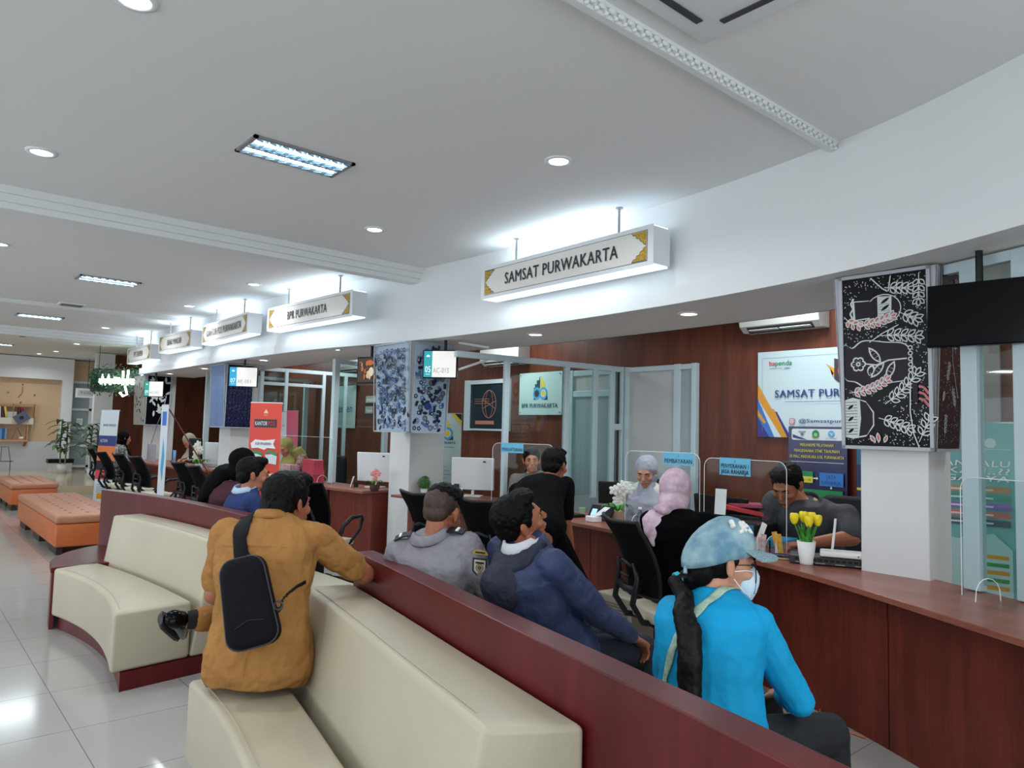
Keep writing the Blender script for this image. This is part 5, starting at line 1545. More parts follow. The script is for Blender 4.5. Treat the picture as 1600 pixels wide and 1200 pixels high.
partition('aluminium framed glass partition running back from the counter beside the officer', (4.28, 5.57), (6.28, 5.36), 2.2, [0.40, 1.17, 1.57, 1.82, 1.985], [(2.175, -0.20, 2.0, 0.06), (1.53, 1.84, 1.985, 0.07)], z0=0.76)
partition('tall glass partition standing at the counter edge left of the taspen sign', (4.24, 8.32), (5.40, 8.75), 2.30, [0.0, 1.0], [(2.275, 0, 1.05, 0.05)], z0=0.76, pw=0.09)
partition('glass partition with a double top rail behind the red post office banner', (4.50, 11.35), (6.28, 11.3), 2.38, [0.0, 0.40, 1.05, 1.45], [(2.35, 0, 1.78, 0.06), (2.12, 0, 1.05, 0.05)], z0=0.76)
partition('far glass partition left of the indigo batik box', (4.26, 13.15), (6.28, 13.3), 2.36, [0.0, 0.9, 1.9], [(2.33, 0, 2.0, 0.05)], z0=0.76, pw=0.09)
g = fx(offset(FR, 0.60))
partition('glass screen with broad aluminium posts on the counter right of the batik column', (3.99, 1.30), (3.55, 0.2), 2.33, [0.11, 0.37, 1.15], [(2.31, -.02, 1.18, 0.05)], z0=0.755, pw=0.085)

FROST = mat('frosted grey glass', (150, 164, 166), 0.25)
FROSTW = mat('milky white glass', (186, 186, 186), 0.3)
d1 = M(); 
for a in ((5.33, 5.27), (4.44, 4.38), (4.66, 4.58)): d1.box2((6.24, a[0], 0), (6.30, a[1], 2.2))
d1.box2((6.245, 4.385, 2.14), (6.295, 5.325, 2.195))
dr = thing('sliding_door', 'white framed sliding glass door in the wooden wall behind the grey headscarf', 'door'); dr['kind'] = 'structure'; del dr['label']; del dr['category']; dr.name = 'door_1'
d1.build('door_frame', ALU, dr, bevel=0.004)
M().box2((6.262, 4.66, 0), (6.275, 5.27, 2.14)).build('door_pane', FROSTW, dr)
M().box2((6.262, 4.44, 0), (6.275, 4.58, 2.14)).build('side_pane', FROST, dr)
dr = bpy.data.objects.new('door_2', None); COL.objects.link(dr); dr['kind'] = 'structure'
d1 = M()
for a in ((6.22, 6.12), (5.54, 5.48)): d1.box2((6.22, a[0], 0), (6.30, a[1], 2.2))
d1.box2((6.225, 5.485, 2.13), (6.295, 6.215, 2.195)).box2((6.226, 5.5, 1.88), (6.29, 6.2, 1.95))
d1.build('door_frame', ALU, dr, bevel=0.004)
M().box2((6.25, 5.54, 0), (6.27, 6.12, 1.88)).build('door_pane', FROST, dr); M().box2((6.25, 5.54, 1.95), (6.27, 6.12, 2.13)).build('transom_pane', FROSTW, dr)
M().tube([(6.21, 6.15, 0.86), (6.19, 6.15, 0.90), (6.19, 6.06, 0.90)], 0.010, n=8).build('door_handle', STEEL, dr, smooth=True)

# ---------------------------------------------------------------- air conditioners
ACW = mat('air conditioner white', (206, 210, 206), 0.35)
def aircon(y0, y1, z0, z1, label):
    t = thing('wall_air_conditioner', label, 'air conditioner', (6.3, (y0 + y1) / 2, z0), 0, 'wall air conditioners')
    w = abs(y1 - y0); h = z1 - z0
    prof = [(0, 0), (-0.13, 0.0), (-0.20, 0.05), (-0.215, 0.10), (-0.205, h - .02), (-0.18, h), (0, h)]
    M().rings([[V((x, y, z)) for x, z in prof] for y in (-w / 2, w / 2)]).build('housing', ACW, t, bevel=0.008)
    M().box((-0.158, 0, 0.020), (0.075, w * .82, 0.008), (0, 0.62, 0)).build('outlet', DGREY, t)
    for k in (-1, 1):
        M().box((-0.160, k * w * .2, 0.012), (0.05, w * .37, 0.006), (0, 0.2, 0)).build('flap', ACW, t)
aircon(3.80, 3.02, 2.44, 2.74, 'white wall air conditioner on the wood wall above the samsat board')
aircon(7.78, 6.98, 2.33, 2.61, 'white wall air conditioner seen over the glass partition rail')
aircon(12.0, 11.2, 2.42, 2.72, 'white wall air conditioner above the taspen sign')

# ---------------------------------------------------------------- boards and posters
BD = mat('pale blue board', (184, 206, 212), 0.18, spec=0.6); NVY = mat('print navy', (40, 56, 122), 0.4); OR = mat('print orange', (216, 148, 30), 0.4); BL = mat('print blue', (50, 112, 196), 0.4); IND = mat('print indigo', (44, 38, 132), 0.4)
GRN = mat('print green', (20, 138, 76), 0.4); RED = mat('print red', (208, 38, 50), 0.4); YEL = mat('print yellow', (216, 206, 60), 0.4); TEALP = mat('print teal', (120, 178, 176), 0.4); CYP = mat('print cyan', (70, 160, 210), 0.4); BLKP = mat('print black', (22, 22, 28), 0.4); LGT = mat('print pale', (206, 216, 220), 0.4)
A = Art((6.265, 3.70, 1.46), (0, -1, 0), (0, 0, 1), 1.75, 0.80, BD, 0.02)
A.poly([(0, 0.50), (0, 0.36), (.24, .0), (.30, .0)], OR)
A.poly([(0, 0.36), (0, 0.0), (.17, .0)], BL); A.poly([(0, 0.18), (0, 0), (.12, 0)], IND)
A.poly([(0, .26), (0, .20), (.065, .12), (.085, .14)], OR); A.poly([(.165, .235), (.195, .235), (.335, 0), (.26, 0)], IND); A.poly([(.13, .26), (.165, .26), (.30, 0), (.26, 0)], OR)
for b_ in (((.05, .05), (.05, .74), (1.70, .74), (1.70, .05)),): A.line(b_, .0025, mat('thin print line', (130, 146, 158), .4))
A.text('ba', .12, .665, .045, RED, width=.055, align='l', bold=.03); A.text('penda', .18, .665, .045, GRN, width=.165, align='l', bold=.03)
A.text('Jabar', .30, .63, .020, BLKP, slant=.25); A.text('BADAN PENDAPATAN DAERAH', .13, .635, .010, BLKP, align='l', width=.12)
A.poly([(.66, .66), (.76, .60), (.72, .55), (.76, .53), (.70, .62)], OR)
A.poly([(.74, .70), (.82, .68), (.90, .70), (.90, .52), (.82, .46), (.74, .52)], mat('emblem dark', (60, 40, 52), .4)); A.disc(.82, .59, .05, mat('emblem red', (196, 70, 50), .4)); A.disc(.82, .57, .03, LGT)
A.text('SAMSAT PURWAKARTA', .18, .365, .070, NVY, width=1.13, align='l', bold=.02)
A.line([(.28, .325), (1.25, .325)], .004, NVY)
A.rrect(.325, .12, .375, .175, .012, mat('print coral', (206, 96, 110), .4)); A.rrect(.332, .127, .368, .168, .010, BD); A.ring(.35, .147, .010, .004, mat('print coral', (206, 96, 110)), n=12)
A.text('@Samsatpurwakarta', .415, .135, .034, NVY, width=.64, align='l', bold=.012)
tag(A.build('wall_board'), 'large pale blue board reading samsat purwakarta on the wooden wall', 'board')
A = Art((6.22, 3.365, 0.86), (0, -1, 0), (0, 0, 1), 0.53, 0.70, mat('poster navy', (30, 30, 82), 0.25), 0.01)
A.rrect(.03, .58, .50, .68, .02, LGT)
A.poly([(.04, .63), (.04, .60), (.12, .585), (.18, .583)], NVY)
A.disc(.13, .635, .018, mat('badge grey', (140, 146, 160), .4), .024); A.poly([(.09, .66), (.17, .66), (.15, .64), (.11, .64)], mat('badge grey', (140, 146, 160))); A.disc(.13, .635, .008, NVY)
A.disc(.255, .635, .032, mat('badge green', (26, 120, 70), .4), .036); A.disc(.255, .628, .018, mat('badge pale green', (120, 190, 120), .4)); A.ring(.255, .628, .036, .006, OR, a0=200, a1=340, n=10)
A.disc(.395, .638, .028, CYP); A.line([(.38, .65), (.395, .64), (.395, .62)], .006, LGT); A.line([(.41, .65), (.40, .635), (.412, .625)], .006, LGT)
A.text('JASA RAHARJA', .395, .594, .010, NVY, width=.09)
for k, s_ in enumerate(('MEKANISME PELAYANAN', 'PENGESAHAN STNK TAHUNAN', 'DI MALL MADUKARA KAB. PURWAKARTA')):
    A.text(s_, .265, .525 - k * .052, .026, YEL, width=(.30, .41, .49)[k], bold=.01)
A.rect(.02, .385, .51, .389, LGT)
A.rect(.02, .26, .235, .305, GRN); A.text('KEPOLISIAN', .13, .28, .010, BLKP); A.rect(.02, .205, .235, .26, YEL); A.text('BAPENDA / SIB', .13, .222, .018, BLKP, width=.18)
A.poly([(.24, .252), (.27, .252), (.27, .262), (.285, .247), (.27, .232), (.27, .242), (.24, .242)], PAPER)
A.rect(.295, .185, .505, .30, mat('print azure', (40, 120, 196), .4)); A.text('JASA', .40, .25, .032, NVY, width=.09); A.text('RAHARJA', .40, .20, .032, NVY, width=.17)
for x in (.11, .40): A.poly([(x, .16), (x + .012, .172), (x + .004, .172), (x + .004, .185), (x - .004, .185), (x - .004, .172), (x - .012, .172)], PAPER)
A.rect(.02, .03, .50, .15, GRN); A.text('WAJIB PAJAK', .26, .075, .018, BLKP); A.rect(.02, .02, .50, .03, RED)
tag(A.build('flow_chart_poster'), 'dark navy flow chart poster with yellow title below the samsat board', 'poster')
def bpr_logo(A, cx, cy, s):
    G1_, G2_ = mat('logo dark teal', (14, 60, 70), .4), mat('logo yellow', (226, 200, 40), .4)
    A.poly([(cx - .06 * s, cy + .02 * s), (cx - .065 * s, cy + .06 * s), (cx - .045 * s, cy + .055 * s), (cx - .04 * s, cy + .09 * s), (cx - .02 * s, cy + .085 * s), (cx - .004 * s, cy + .125 * s), (cx - .004 * s, cy + .02 * s)], G1_)
    A.poly([(cx + .006 * s, cy + .02 * s), (cx + .006 * s, cy + .12 * s), (cx + .03 * s, cy + .09 * s), (cx + .06 * s, cy + .05 * s), (cx + .055 * s, cy + .02 * s)], G2_)
    A.rect(cx - .075 * s, cy - .07 * s, cx - .045 * s, cy + .03 * s, NVY); A.rect(cx + .035 * s, cy - .07 * s, cx + .085 * s, cy - .04 * s, G1_)
    for q, c in ((-1, BLKP), (1, G2_)):
        A.disc(cx + q * .038 * s, cy - .018 * s, .045 * s, CYP, .05 * s); A.disc(cx + q * .038 * s, cy - .018 * s, .030 * s, mat('logo ring blue', (24, 74, 130), .4) if q < 0 else LGT); A.disc(cx + q * .038 * s, cy - .018 * s, .022 * s, c)
A = Art((6.26, 7.13, 1.67), (0, -1, 0), (0, 0, 1), 0.79, 0.54, mat('pale aqua board', (190, 212, 210), 0.2), 0.015)
bpr_logo(A, .40, .30, 1.6); A.text('BPR PURWAKARTA', .39, .09, .055, mat('print petrol', (30, 84, 110), .4), width=.66, bold=.015)
for x in (.03, .76):
    for y in (.03, .51): A.disc(x, y, .010, mat('bolt grey', (110, 116, 120), .3, .8))
tag(A.build('company_sign'), 'pale aqua acrylic sign with the bpr purwakarta logo behind the glass partition', 'sign')
A = Art((6.26, 12.38, 1.44), (0, -1, 0), (0, 0, 1), 0.86, 0.76, mat('pale aqua board', (190, 212, 210)), 0.015)
A.text('taspen', .45, .28, .15, mat('print taspen blue', (24, 100, 160), .4), width=.62, bold=.02); A.leaf(.47, .46, .14, .07, 2.0, NVY); A.leaf(.50, .46, .14, .07, 1.1, OR)
for x in (.04, .82):
    for y in (.04, .72): A.disc(x, y, .012, mat('bolt grey', (110, 116, 120)))
tag(A.build('company_sign'), 'pale aqua acrylic sign reading taspen on the far wooden wall', 'sign')
A = Art((6.26, 11.15, 1.70), (0, -1, 0), (0, 0, 1), 0.6, 0.30, None)
A.rect(0, .18, .5, .30, mat('frosted letter panel', (150, 150, 140), .4)); A.text('mandiri', .24, .205, .07, PAPER, width=.4); A.rect(.0, 0, .26, .12, mat('frosted letter panel', (150, 150, 140))); A.text('taspen', .13, .03, .05, PAPER, width=.2)
tag(A.build('wall_lettering'), 'small pale mandiri taspen lettering on the wooden wall right of the taspen sign', 'lettering')
# dark window; the post office globe is a reflection painted on its pane
t = thing('dark_window_panel', 'dark framed glass panel with a painted orange globe reflection, left of the bpr sign', 'window panel')
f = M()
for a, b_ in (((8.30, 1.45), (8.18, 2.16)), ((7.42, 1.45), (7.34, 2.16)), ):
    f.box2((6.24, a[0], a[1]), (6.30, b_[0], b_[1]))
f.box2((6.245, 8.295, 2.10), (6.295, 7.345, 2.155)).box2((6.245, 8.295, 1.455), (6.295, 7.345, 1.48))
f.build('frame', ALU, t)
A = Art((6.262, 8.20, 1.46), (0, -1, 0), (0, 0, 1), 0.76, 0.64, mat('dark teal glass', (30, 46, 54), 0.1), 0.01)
OG = mat('reflected globe copper', (178, 118, 96), .4)
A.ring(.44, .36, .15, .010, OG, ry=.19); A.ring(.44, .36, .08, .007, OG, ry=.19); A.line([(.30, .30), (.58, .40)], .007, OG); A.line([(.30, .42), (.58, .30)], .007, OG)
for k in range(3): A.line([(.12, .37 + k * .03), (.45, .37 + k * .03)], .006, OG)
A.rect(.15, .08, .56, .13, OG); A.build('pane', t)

# ---------------------------------------------------------------- screens
def screen(name, label, c, right, w, h, bez, art, post_z=2.345, arm=True, group=None, cat='screen', tilt=0.0, pole_x=0.0):
    t = thing(name, label, cat, (0, 0, 0), 0, group)
    r = V(right).normalized(); n = V((r.y, -r.x, 0)) ; u = (V((0, 0, 1)) - n * 0)
    if n.dot(V(c)) > 0: pass
    n = r.cross(V((0, 0, 1))); u = (V((0, 0, 1)) + n * -math.tan(tilt)).normalized(); n = r.cross(u)
    c = V(c)
    rot = Matrix((r, u, n)).transposed()
    M().box(c - n * 0.02, (w, h, 0.04), rot).build('housing', BLACKG, t, bevel=0.005)
    A = Art(c - r * (w / 2 - bez) - u * (h / 2 - bez) + n * 0.001, r, u, w - 2 * bez, h - 2 * bez, None, eps=0.0004)
    art(A, w - 2 * bez, h - 2 * bez); A.build('display', t)
    b = M(); top = c - n * 0.05 + r * pole_x
    b.cyl(top + V((0, 0, 0)), V((top.x, top.y, post_z)), 0.016, n=10); b.box(top + V((0, 0, -.01)) + n * .015, (0.1, 0.1, 0.03), rot)
    b.build('bracket', BLACK, t)
    return t
TQ = mat('screen teal', (16, 140, 150), .4, emit=0.75); SW = mat('screen white', (222, 220, 216), .4, emit=0.62); SG = mat('screen grey letters', (150, 150, 150), .5, emit=0.25); SWL = mat('screen white letters', (226, 240, 240), .4, emit=0.8)
def queue_art(no, code, teal=TQ):
    def f(A, W, H):
        A.rect(0, 0, W, H, SW); A.rect(0, 0, W * .26, H, teal)
        A.disc(W * .13, H * .82, .010, SWL, new=True); A.disc(W * .10, H * .80, .008, SWL); A.disc(W * .16, H * .80, .008, SWL)
        A.text(no, W * .13, H * .18, H * .24, SWL, width=W * .17); A.rect(W * .06, H * .10, W * .20, H * .115, SWL)
        A.text(code, W * .54, H * .16, H * .20, SG, width=W * .50); A.rect(W * .46, H * .08, W * .52, H * .095, SG)
    return f
GQ = 'queue number screens hanging by the columns'
screen('queue_screen', 'queue screen showing 05 and ac-015 beside the pale blue batik box', (4.15, 5.94, 2.10), (4.26 - 4.04, 5.81 - 6.08, 0), 0.355, 0.285, 0.012, queue_art('05', 'AC-015'), group=GQ, pole_x=0.04)
screen('queue_screen', 'queue screen showing 07 and ae-001 on the indigo batik box', (3.66, 9.89, 2.10), (3.82 - 3.50, 9.78 - 10.0, 0), 0.385, 0.28, 0.012, queue_art('07', 'AE-001', mat('screen blue teal', (20, 140, 180), .4, emit=0.75)), group=GQ)
screen('queue_screen', 'smallest far queue screen with a teal stripe before the farthest column', (3.58, 13.95, 2.045), (3.70 - 3.46, 13.81 - 14.08, 0), 0.38, 0.285, 0.012, queue_art('09', 'AG-001', mat('screen green teal', (14, 136, 120), .4, emit=0.75)), group=GQ)
screen('television', 'large switched-off black television cut by the right edge of the photo', (3.80, 0.90, 2.045), (0.10, -1.0, 0), 0.86, 0.30, 0.012, lambda A, W, H: A.rect(0, 0, W, H, BLACKG), cat='television', pole_x=-0.22, tilt=0.05)
def pic_art(A, W, H):
    A.rect(0, 0, W, H, mat('picture umber', (58, 32, 18), .5, emit=0.35)); rnd = random.Random(8)
    for _ in range(26):
        A.disc(rnd.uniform(.04, W - .04), rnd.uniform(.04, H - .04), rnd.uniform(.01, .03), rnd.choice([mat('picture rust', (176, 92, 36), .5, emit=0.4), mat('picture sand', (196, 170, 130), .5, emit=0.4), mat('picture umber', (58, 32, 18))]), rnd.uniform(.01, .04), n=8)
    A.disc(W * .68, H * .42, .035, mat('picture cream', (206, 196, 170), .5, emit=0.4), .05); A.disc(W * .62, H * .8, .05, mat('picture rust', (176, 92, 36)), .03)
screen('media_screen', 'small tilted media screen with a brown picture, left of the pale blue batik box', (3.935, 6.98, 2.075), (0.30, -0.95, 0), 0.33, 0.29, 0.016, pic_art, post_z=2.345)
# cables and a white bracket bar next to the screens
t = thing('screen_bracket_bar', 'white tubular bracket beside the queue screen 05', 'bracket')
M().tube([(4.36, 5.92, 2.335), (4.58, 5.70, 2.29)], 0.012, n=8).build('upper_bar', WHITE, t); M().tube([(4.30, 5.83, 2.05), (4.56, 5.66, 2.17)], 0.012, n=8).build('strut', WHITE, t)
tag(M().tube([(4.36, 1.50, 2.31), (4.30, 1.40, 2.335), (4.20, 1.30, 2.33), (4.08, 1.22, 2.28), (4.03, 1.2, 2.22)], 0.006, n=6).build('white_cable', PAPER, smooth=True), 'white cable looping from the batik column to the black television', 'cable')
tag(M().tube([(3.92, 14.4, 1.95), (3.86, 14.3, 1.7), (3.84, 14.6, 1.4), (3.825, 14.9, 1.0), (3.82, 14.9, 0.8)], 0.006, n=6).build('grey_cable', mat('cable grey', (120, 126, 150), .5), smooth=True), 'thin cable hanging down the farthest white column', 'cable')
# ---------------------------------------------------------------- acrylic shields on the counter
LBL = mat('sky blue label', (98, 178, 212), 0.5)
def shield(label, a, b, z1, text=None, lab=None, zs=0.752):
    """a, b plan end points from the viewer's left to right"""
    t = thing('acrylic_shield', label, 'shield')
    a = V((a[0], a[1], 0)); b = V((b[0], b[1], 0)); d = b - a; L = d.length; d.normalize(); n = d.cross(V((0, 0, 1)))
    rad = 0.06
    pts = [(0, 0), (L, 0)] + [(L - rad + rad * math.cos(k * PI / 10), z1 - zs - rad + rad * math.sin(k * PI / 10)) for k in range(6)] + [(rad - rad * math.sin(k * PI / 10), z1 - zs - rad + rad * math.cos(k * PI / 10)) for k in range(6)]
    P = [a + d * x + V((0, 0, zs + z)) for x, z in pts]
    m = M(); k = len(P)
    m.add(P + [p + n * 0.004 for p in P], [tuple(range(k)), tuple(range(k, 2 * k))[::-1]] + [(i, (i + 1) % k, k + (i + 1) % k, k + i) for i in range(k)])
    m.build('sheet', ACRYL, t)
    e = M(); e.tube([p + n * .002 for p in P[1:]] + [P[0] + n * .002], 0.0022, n=5); e.build('polished_edge', EDGE, t)
    for s in (0.16, 0.84):
        c = a + d * (L * s)
        f = M(); q = []
        for i in range(9):
            an = PI * i / 8; q.append(c + n * (0.07 * math.cos(an)) + V((0, 0, zs + 0.10 * math.sin(an) ** .7 if i not in (0, 8) else zs)))
        f.tube([p - d * .0 for p in q], 0.0022, n=5)
        f.build('foot', EDGE, t)
    if text:
        s0, s1, h0, h1 = lab
        A = Art(a + d * s0 + V((0, 0, h0)) + n * 0.007, d, (0, 0, 1), s1 - s0, h1 - h0, LBL, 0.001)
        W = s1 - s0; H = h1 - h0
        nl = len(text)
        for i, s in enumerate(text):
            if i == 0: A.text(s, W / 2, H * (0.74 if nl > 2 else .66), H * 0.16, INK)
            else: A.text(s, W / 2, H * ((0.41, 0.09)[i - 1] if nl > 2 else 0.16), H * (0.25 if nl > 2 else .34), INK, width=W * (.90 if nl > 2 else .90), bold=0.03)
        A.build('label', t)
    return t
shield('clear acrylic shield with the blue label 1 pendaftaran in front of the officer', (4.24, 5.18), (4.46, 4.60), 1.34, ('1', 'PENDAFTARAN'), (0.09, 0.32, 1.255, 1.345))
shield('clear acrylic shield with the blue label 2 pembayaran', (4.27, 3.62), (4.36, 3.02), 1.325, ('2', 'PEMBAYARAN'), (0.32, 0.56, 1.235, 1.325))
shield('clear acrylic shield with the blue label 3 penyerahan jasa raharja', (4.18, 2.86), (4.12, 2.24), 1.305, ('3', 'PENYERAHAN /', 'JASA RAHARJA'), (0.13, 0.37, 1.20, 1.312))
shield('clear acrylic shield with arched feet at the right end of the counter', (3.78, 1.20), (3.42, 0.45), 1.29)
shield('tall clear acrylic shield at the post office booth', (4.03, 9.50), (4.12, 8.08), 1.32)

# ---------------------------------------------------------------- things on the counter
CT = 0.7505
def vec(a): return V((math.cos(a), math.sin(a), 0))
def rb(name, label, cat, loc, rz, parts, group=None):
    t = thing(name, label, cat, loc, rz, group)
    for nm, bx, m, bev in parts:
        q = M()
        for b in bx: q.box(*b)
        q.build(nm, m, t, bevel=bev)
    return t
# tulips
POT = mat('white ceramic', (222, 222, 220), 0.35)
t = thing('tulip_vase', 'white vase of yellow tulips on the counter left of the white router', 'vase', (3.93, 2.02, CT))
M().lathe((0, 0, 0), [(0.001, 0), (0.034, 0), (0.036, 0.01), (0.050, 0.128), (0.047, 0.128), (0.034, 0.014), (0.001, 0.012)], 28).build('vase', POT, t, smooth=True)
TY = mat('tulip yellow', (232, 210, 22), 0.55, noise=(60, 0.12)); TG = mat('tulip leaf green', (60, 142, 44), 0.5, noise=(40, 0.2))
rnd = random.Random(4)
for k, (dx, dy, h) in enumerate(((-.030, .035, .225), (0.0, .012, .235), (.018, -.012, .232), (.012, -.040, .222), (-.02, -.02, .215))):
    hd = (dx * 1.4, dy * 1.4, h)
    st = M().tube([(dx * .3, dy * .3, 0.05), (dx * .8, dy * .8, 0.15), (hd[0], hd[1], h)], 0.0035, n=6).build('stem', TG, t)
    f = M()
    for i in range(6):
        a = i * PI / 3 + k
        f.ell((hd[0] + .010 * math.cos(a), hd[1] + .010 * math.sin(a), h + .024), (0.013, 0.017, 0.033), (0.0, 0.20, a), nu=10, nv=8)
    f.build('tulip_bloom', TY, t, remesh=0.003, sm=1)
for k in range(7):
    a = k * 0.95; d = V((math.cos(a), math.sin(a), 0)); s = V((-d.y, d.x, 0))
    lf = M(); rr = []
    for i in range(7):
        u = i / 6; c = d * (0.018 + 0.045 * u * u) + V((0, 0, 0.09 + 0.13 * u)); w = 0.016 * math.sin(PI * (0.15 + 0.85 * u) * .98) + .0008
        rr.append([c - s * w, c - d * .002 * 0 + V((0, 0, -.003)), c + s * w, c + V((0, 0, .002)) + d * .002])
    lf.rings(rr); lf.build('leaf', TG, t, smooth=True)
# network switch and router
t = thing('network_switch', 'black network switch box on the counter under the white router', 'network device', (4.02, 1.93, CT), R(-64))
M().box((0, 0.03, 0.026), (0.42, 0.16, 0.042)).build('housing', mat('switch dark', (44, 46, 48), 0.45), t, bevel=0.003)
q = M()
for k in range(12): q.box((-0.17 + k * 0.03, -0.052, 0.030), (0.020, 0.004, 0.014))
q.build('ports', BLACK, t)
q = M()
for k in range(4): q.box((-0.15 + k * 0.1, -0.052, 0.012), (0.05, 0.003, 0.004))
q.build('port_labels', mat('port label grey', (150, 152, 150), .5), t)
for x in (-.18, .18):
    M().cyl((x, 0.0, 0), (x, 0.0, 0.006), 0.01).build('foot', BLACK, t)
t = thing('wifi_router', 'white router with one upright antenna lying on the black switch', 'router', (4.055, 1.885, CT + 0.048), R(-64))
M().box((0, 0.0, 0.017), (0.215, 0.15, 0.026)).build('housing', POT, t, bevel=0.008, seg=3)
M().tube([(-0.045, 0.085, 0.01), (-0.040, 0.085, 0.05), (-0.025, 0.085, 0.20)], [.008, .0075, .0065], n=8).build('antenna', POT, t, smooth=True)
M().cyl((0.085, -0.076, 0.018), (0.085, -0.073, 0.018), 0.004).build('led', DGREY, t)
t = thing('coiled_cable', 'coil of blue and yellow cable on the counter left of the tulip vase', 'cable', (3.98, 2.19, CT))
for m_, z, r_, o in ((mat('cable navy', (28, 60, 110), .5), .010, .052, 0), (mat('cable navy', (28, 60, 110)), .022, .046, .3), (mat('cable yellow', (206, 180, 90), .5), .008, .058, .1)):
    M().tube([(r_ * math.cos(a / 12 * 2 * PI + o) * .8, r_ * math.sin(a / 12 * 2 * PI + o) * 1.2, z) for a in range(13)], 0.0035, n=6).build('cable_loop', m_, t, smooth=True)
# pen / brochure holders
def holder(loc, label, cards, rz=0):
    t = thing('brochure_holder', label, 'holder', loc, rz)
    f = M()
    f.box((0, 0, 0.002), (0.07, 0.07, 0.004)).box((-0.035, 0, 0.045), (0.003, 0.07, 0.09)).box((0.035, 0, 0.055), (0.003, 0.07, 0.11)).box((0, -0.035, 0.045), (0.07, 0.003, 0.09)).box((0, 0.035, 0.045), (0.07, 0.003, 0.09))
    f.build('clear_tray', ACRYL, t)
    for i, (m_, x, h, tl) in enumerate(cards):
        M().box((0.0, x, 0.004 + h / 2), (0.004, 0.036, h), (tl, 0, 0.15)).build('brochure', m_, t)
    return t
BRR = mat('brochure red white', (206, 150, 150), .5, noise=(40, .4), two=(222, 222, 222)); BRY = mat('brochure yellow', (216, 150, 40), .5, noise=(40, .3), two=(226, 190, 90))
holder((4.00, 2.335, CT), 'clear holder with white and red leaflets at the tip of the denim cap', ((BRR, -.012, .12, .1), (PAPER, .015, .19, .38), (BRR, .0, .10, -.1)), R(-15))
holder((4.03, 2.245, CT), 'clear holder with orange leaflets next to the coiled cable', ((BRY, -.012, .13, -.15), (BRY, .012, .14, -.25), (PAPER, 0, .09, .1)), R(-15))
# orchids
def orchid(label, loc, potm, pm, n, H, square=False, s=1.0, leafm=TG):
    t = thing('potted_orchid', label, 'plant', loc)
    if square: M().rings([[V((sx * w, sy * w, z)) for sx, sy in ((-1, -1), (1, -1), (1, 1), (-1, 1))] for w, z in ((.034, 0), (.045, .085))]).build('pot', potm, t, bevel=.004)
    else: M().lathe((0, 0, 0), [(.001, 0), (.040, 0), (.052, .03), (.060, .068), (.055, .068), (.001, .06)], 20).build('pot', potm, t, smooth=True)
    rnd = random.Random(n)
    for k in range(5):
        a = k * 1.3; d = vec(a); sd = V((-d.y, d.x, 0)); rr = []
        for i in range(6):
            u = i / 5; c = d * (0.02 + .085 * u) * s + V((0, 0, .07 + .05 * math.sin(u * 2.6) * s)); w = (.018 * math.sin(PI * (.1 + .88 * u)) + .001) * s
            rr.append([c - sd * w, c - V((0, 0, .003)), c + sd * w, c + V((0, 0, .002))])
        M().rings(rr).build('leaf', leafm, t, smooth=True)
    stem = [V((0, 0, .07)), V((0.01, .01, .07 + H * .5)), V((0, -.02 * s, .07 + H * .85)), V((-.02 * s, -.09 * s, .07 + H))]
    M().tube(stem, .003, n=6).build('stem', leafm, t)
    for k in range(n):
        u = k / max(1, n - 1)
        c = stem[1].lerp(stem[3], u) + V((rnd.uniform(-.04, .03), rnd.uniform(-.05, .05), rnd.uniform(-.03, .05))) * s
        f = M(); a0 = rnd.uniform(0, 1)
        fd = V((-0.8, -0.6, 0)).normalized(); r_ = V((.6, -.8, 0)); u_ = V((0, 0, 1))
        for i in range(5):
            a = a0 + i * 2 * PI / 5; pd = r_ * math.cos(a) + u_ * math.sin(a)
            m3 = Matrix((pd, pd.cross(fd), fd)).transposed()
            f.ell(c + pd * .017 * s, (.018 * s, .013 * s, .003 * s), m3, nu=8, nv=6)
        f.ell(c + fd * .006 * s, (.006 * s,) * 3, nu=8, nv=6)
        f.build('bloom', pm, t, smooth=True)
    return t
orchid('pink orchid in a small dark woven pot on the counter left of the middle column', (4.14, 7.10, CT), mat('dark wicker', (70, 32, 26), .7, bump=(90, .8)), mat('orchid pink', (226, 96, 150), .5, noise=(60, .4), two=(236, 176, 130)), 9, .15)
orchid('white orchid in a beige square pot on the counter left of the grey headscarf', (4.50, 3.90, CT), mat('beige pot', (176, 158, 138), .6), mat('orchid white', (226, 228, 226), .5), 9, .22, True, 1.3)
orchid('white orchid on the far counter before the indigo batik column', (3.68, 11.60, CT), POT, mat('orchid cream', (210, 206, 190), .5), 8, .30, True, 1.7)
t = thing('ball_plant', 'round green boxwood ball beside the black card reader at the middle column', 'plant', (4.46, 6.60, CT))
M().lathe((0, 0, 0), [(.001, 0), (.035, 0), (.045, .06), (.04, .06), (.001, .05)], 16).build('pot', POT, t, smooth=True)
f = M(); rnd = random.Random(9)
for k in range(420):
    z = rnd.uniform(-1, 1); a = rnd.uniform(0, 2 * PI); q = math.sqrt(1 - z * z); d = V((q * math.cos(a), q * math.sin(a), z)); c = V((0, 0, .115)) + d * .075 * rnd.uniform(.82, 1.05)
    s_ = d.cross(V((0, 0, 1))).normalized() if abs(z) < .95 else V((1, 0, 0)); w = d.cross(s_)
    f.add([c - s_ * .007, c + w * .006 + d * .008, c + s_ * .007, c - w * .006 + d * .004], [(0, 1, 2, 3)])
f.ell((0, 0, .115), (.062, .062, .062)); f.build('foliage', mat('boxwood green', (66, 116, 50), .6, noise=(60, .5)), t, flip=True)
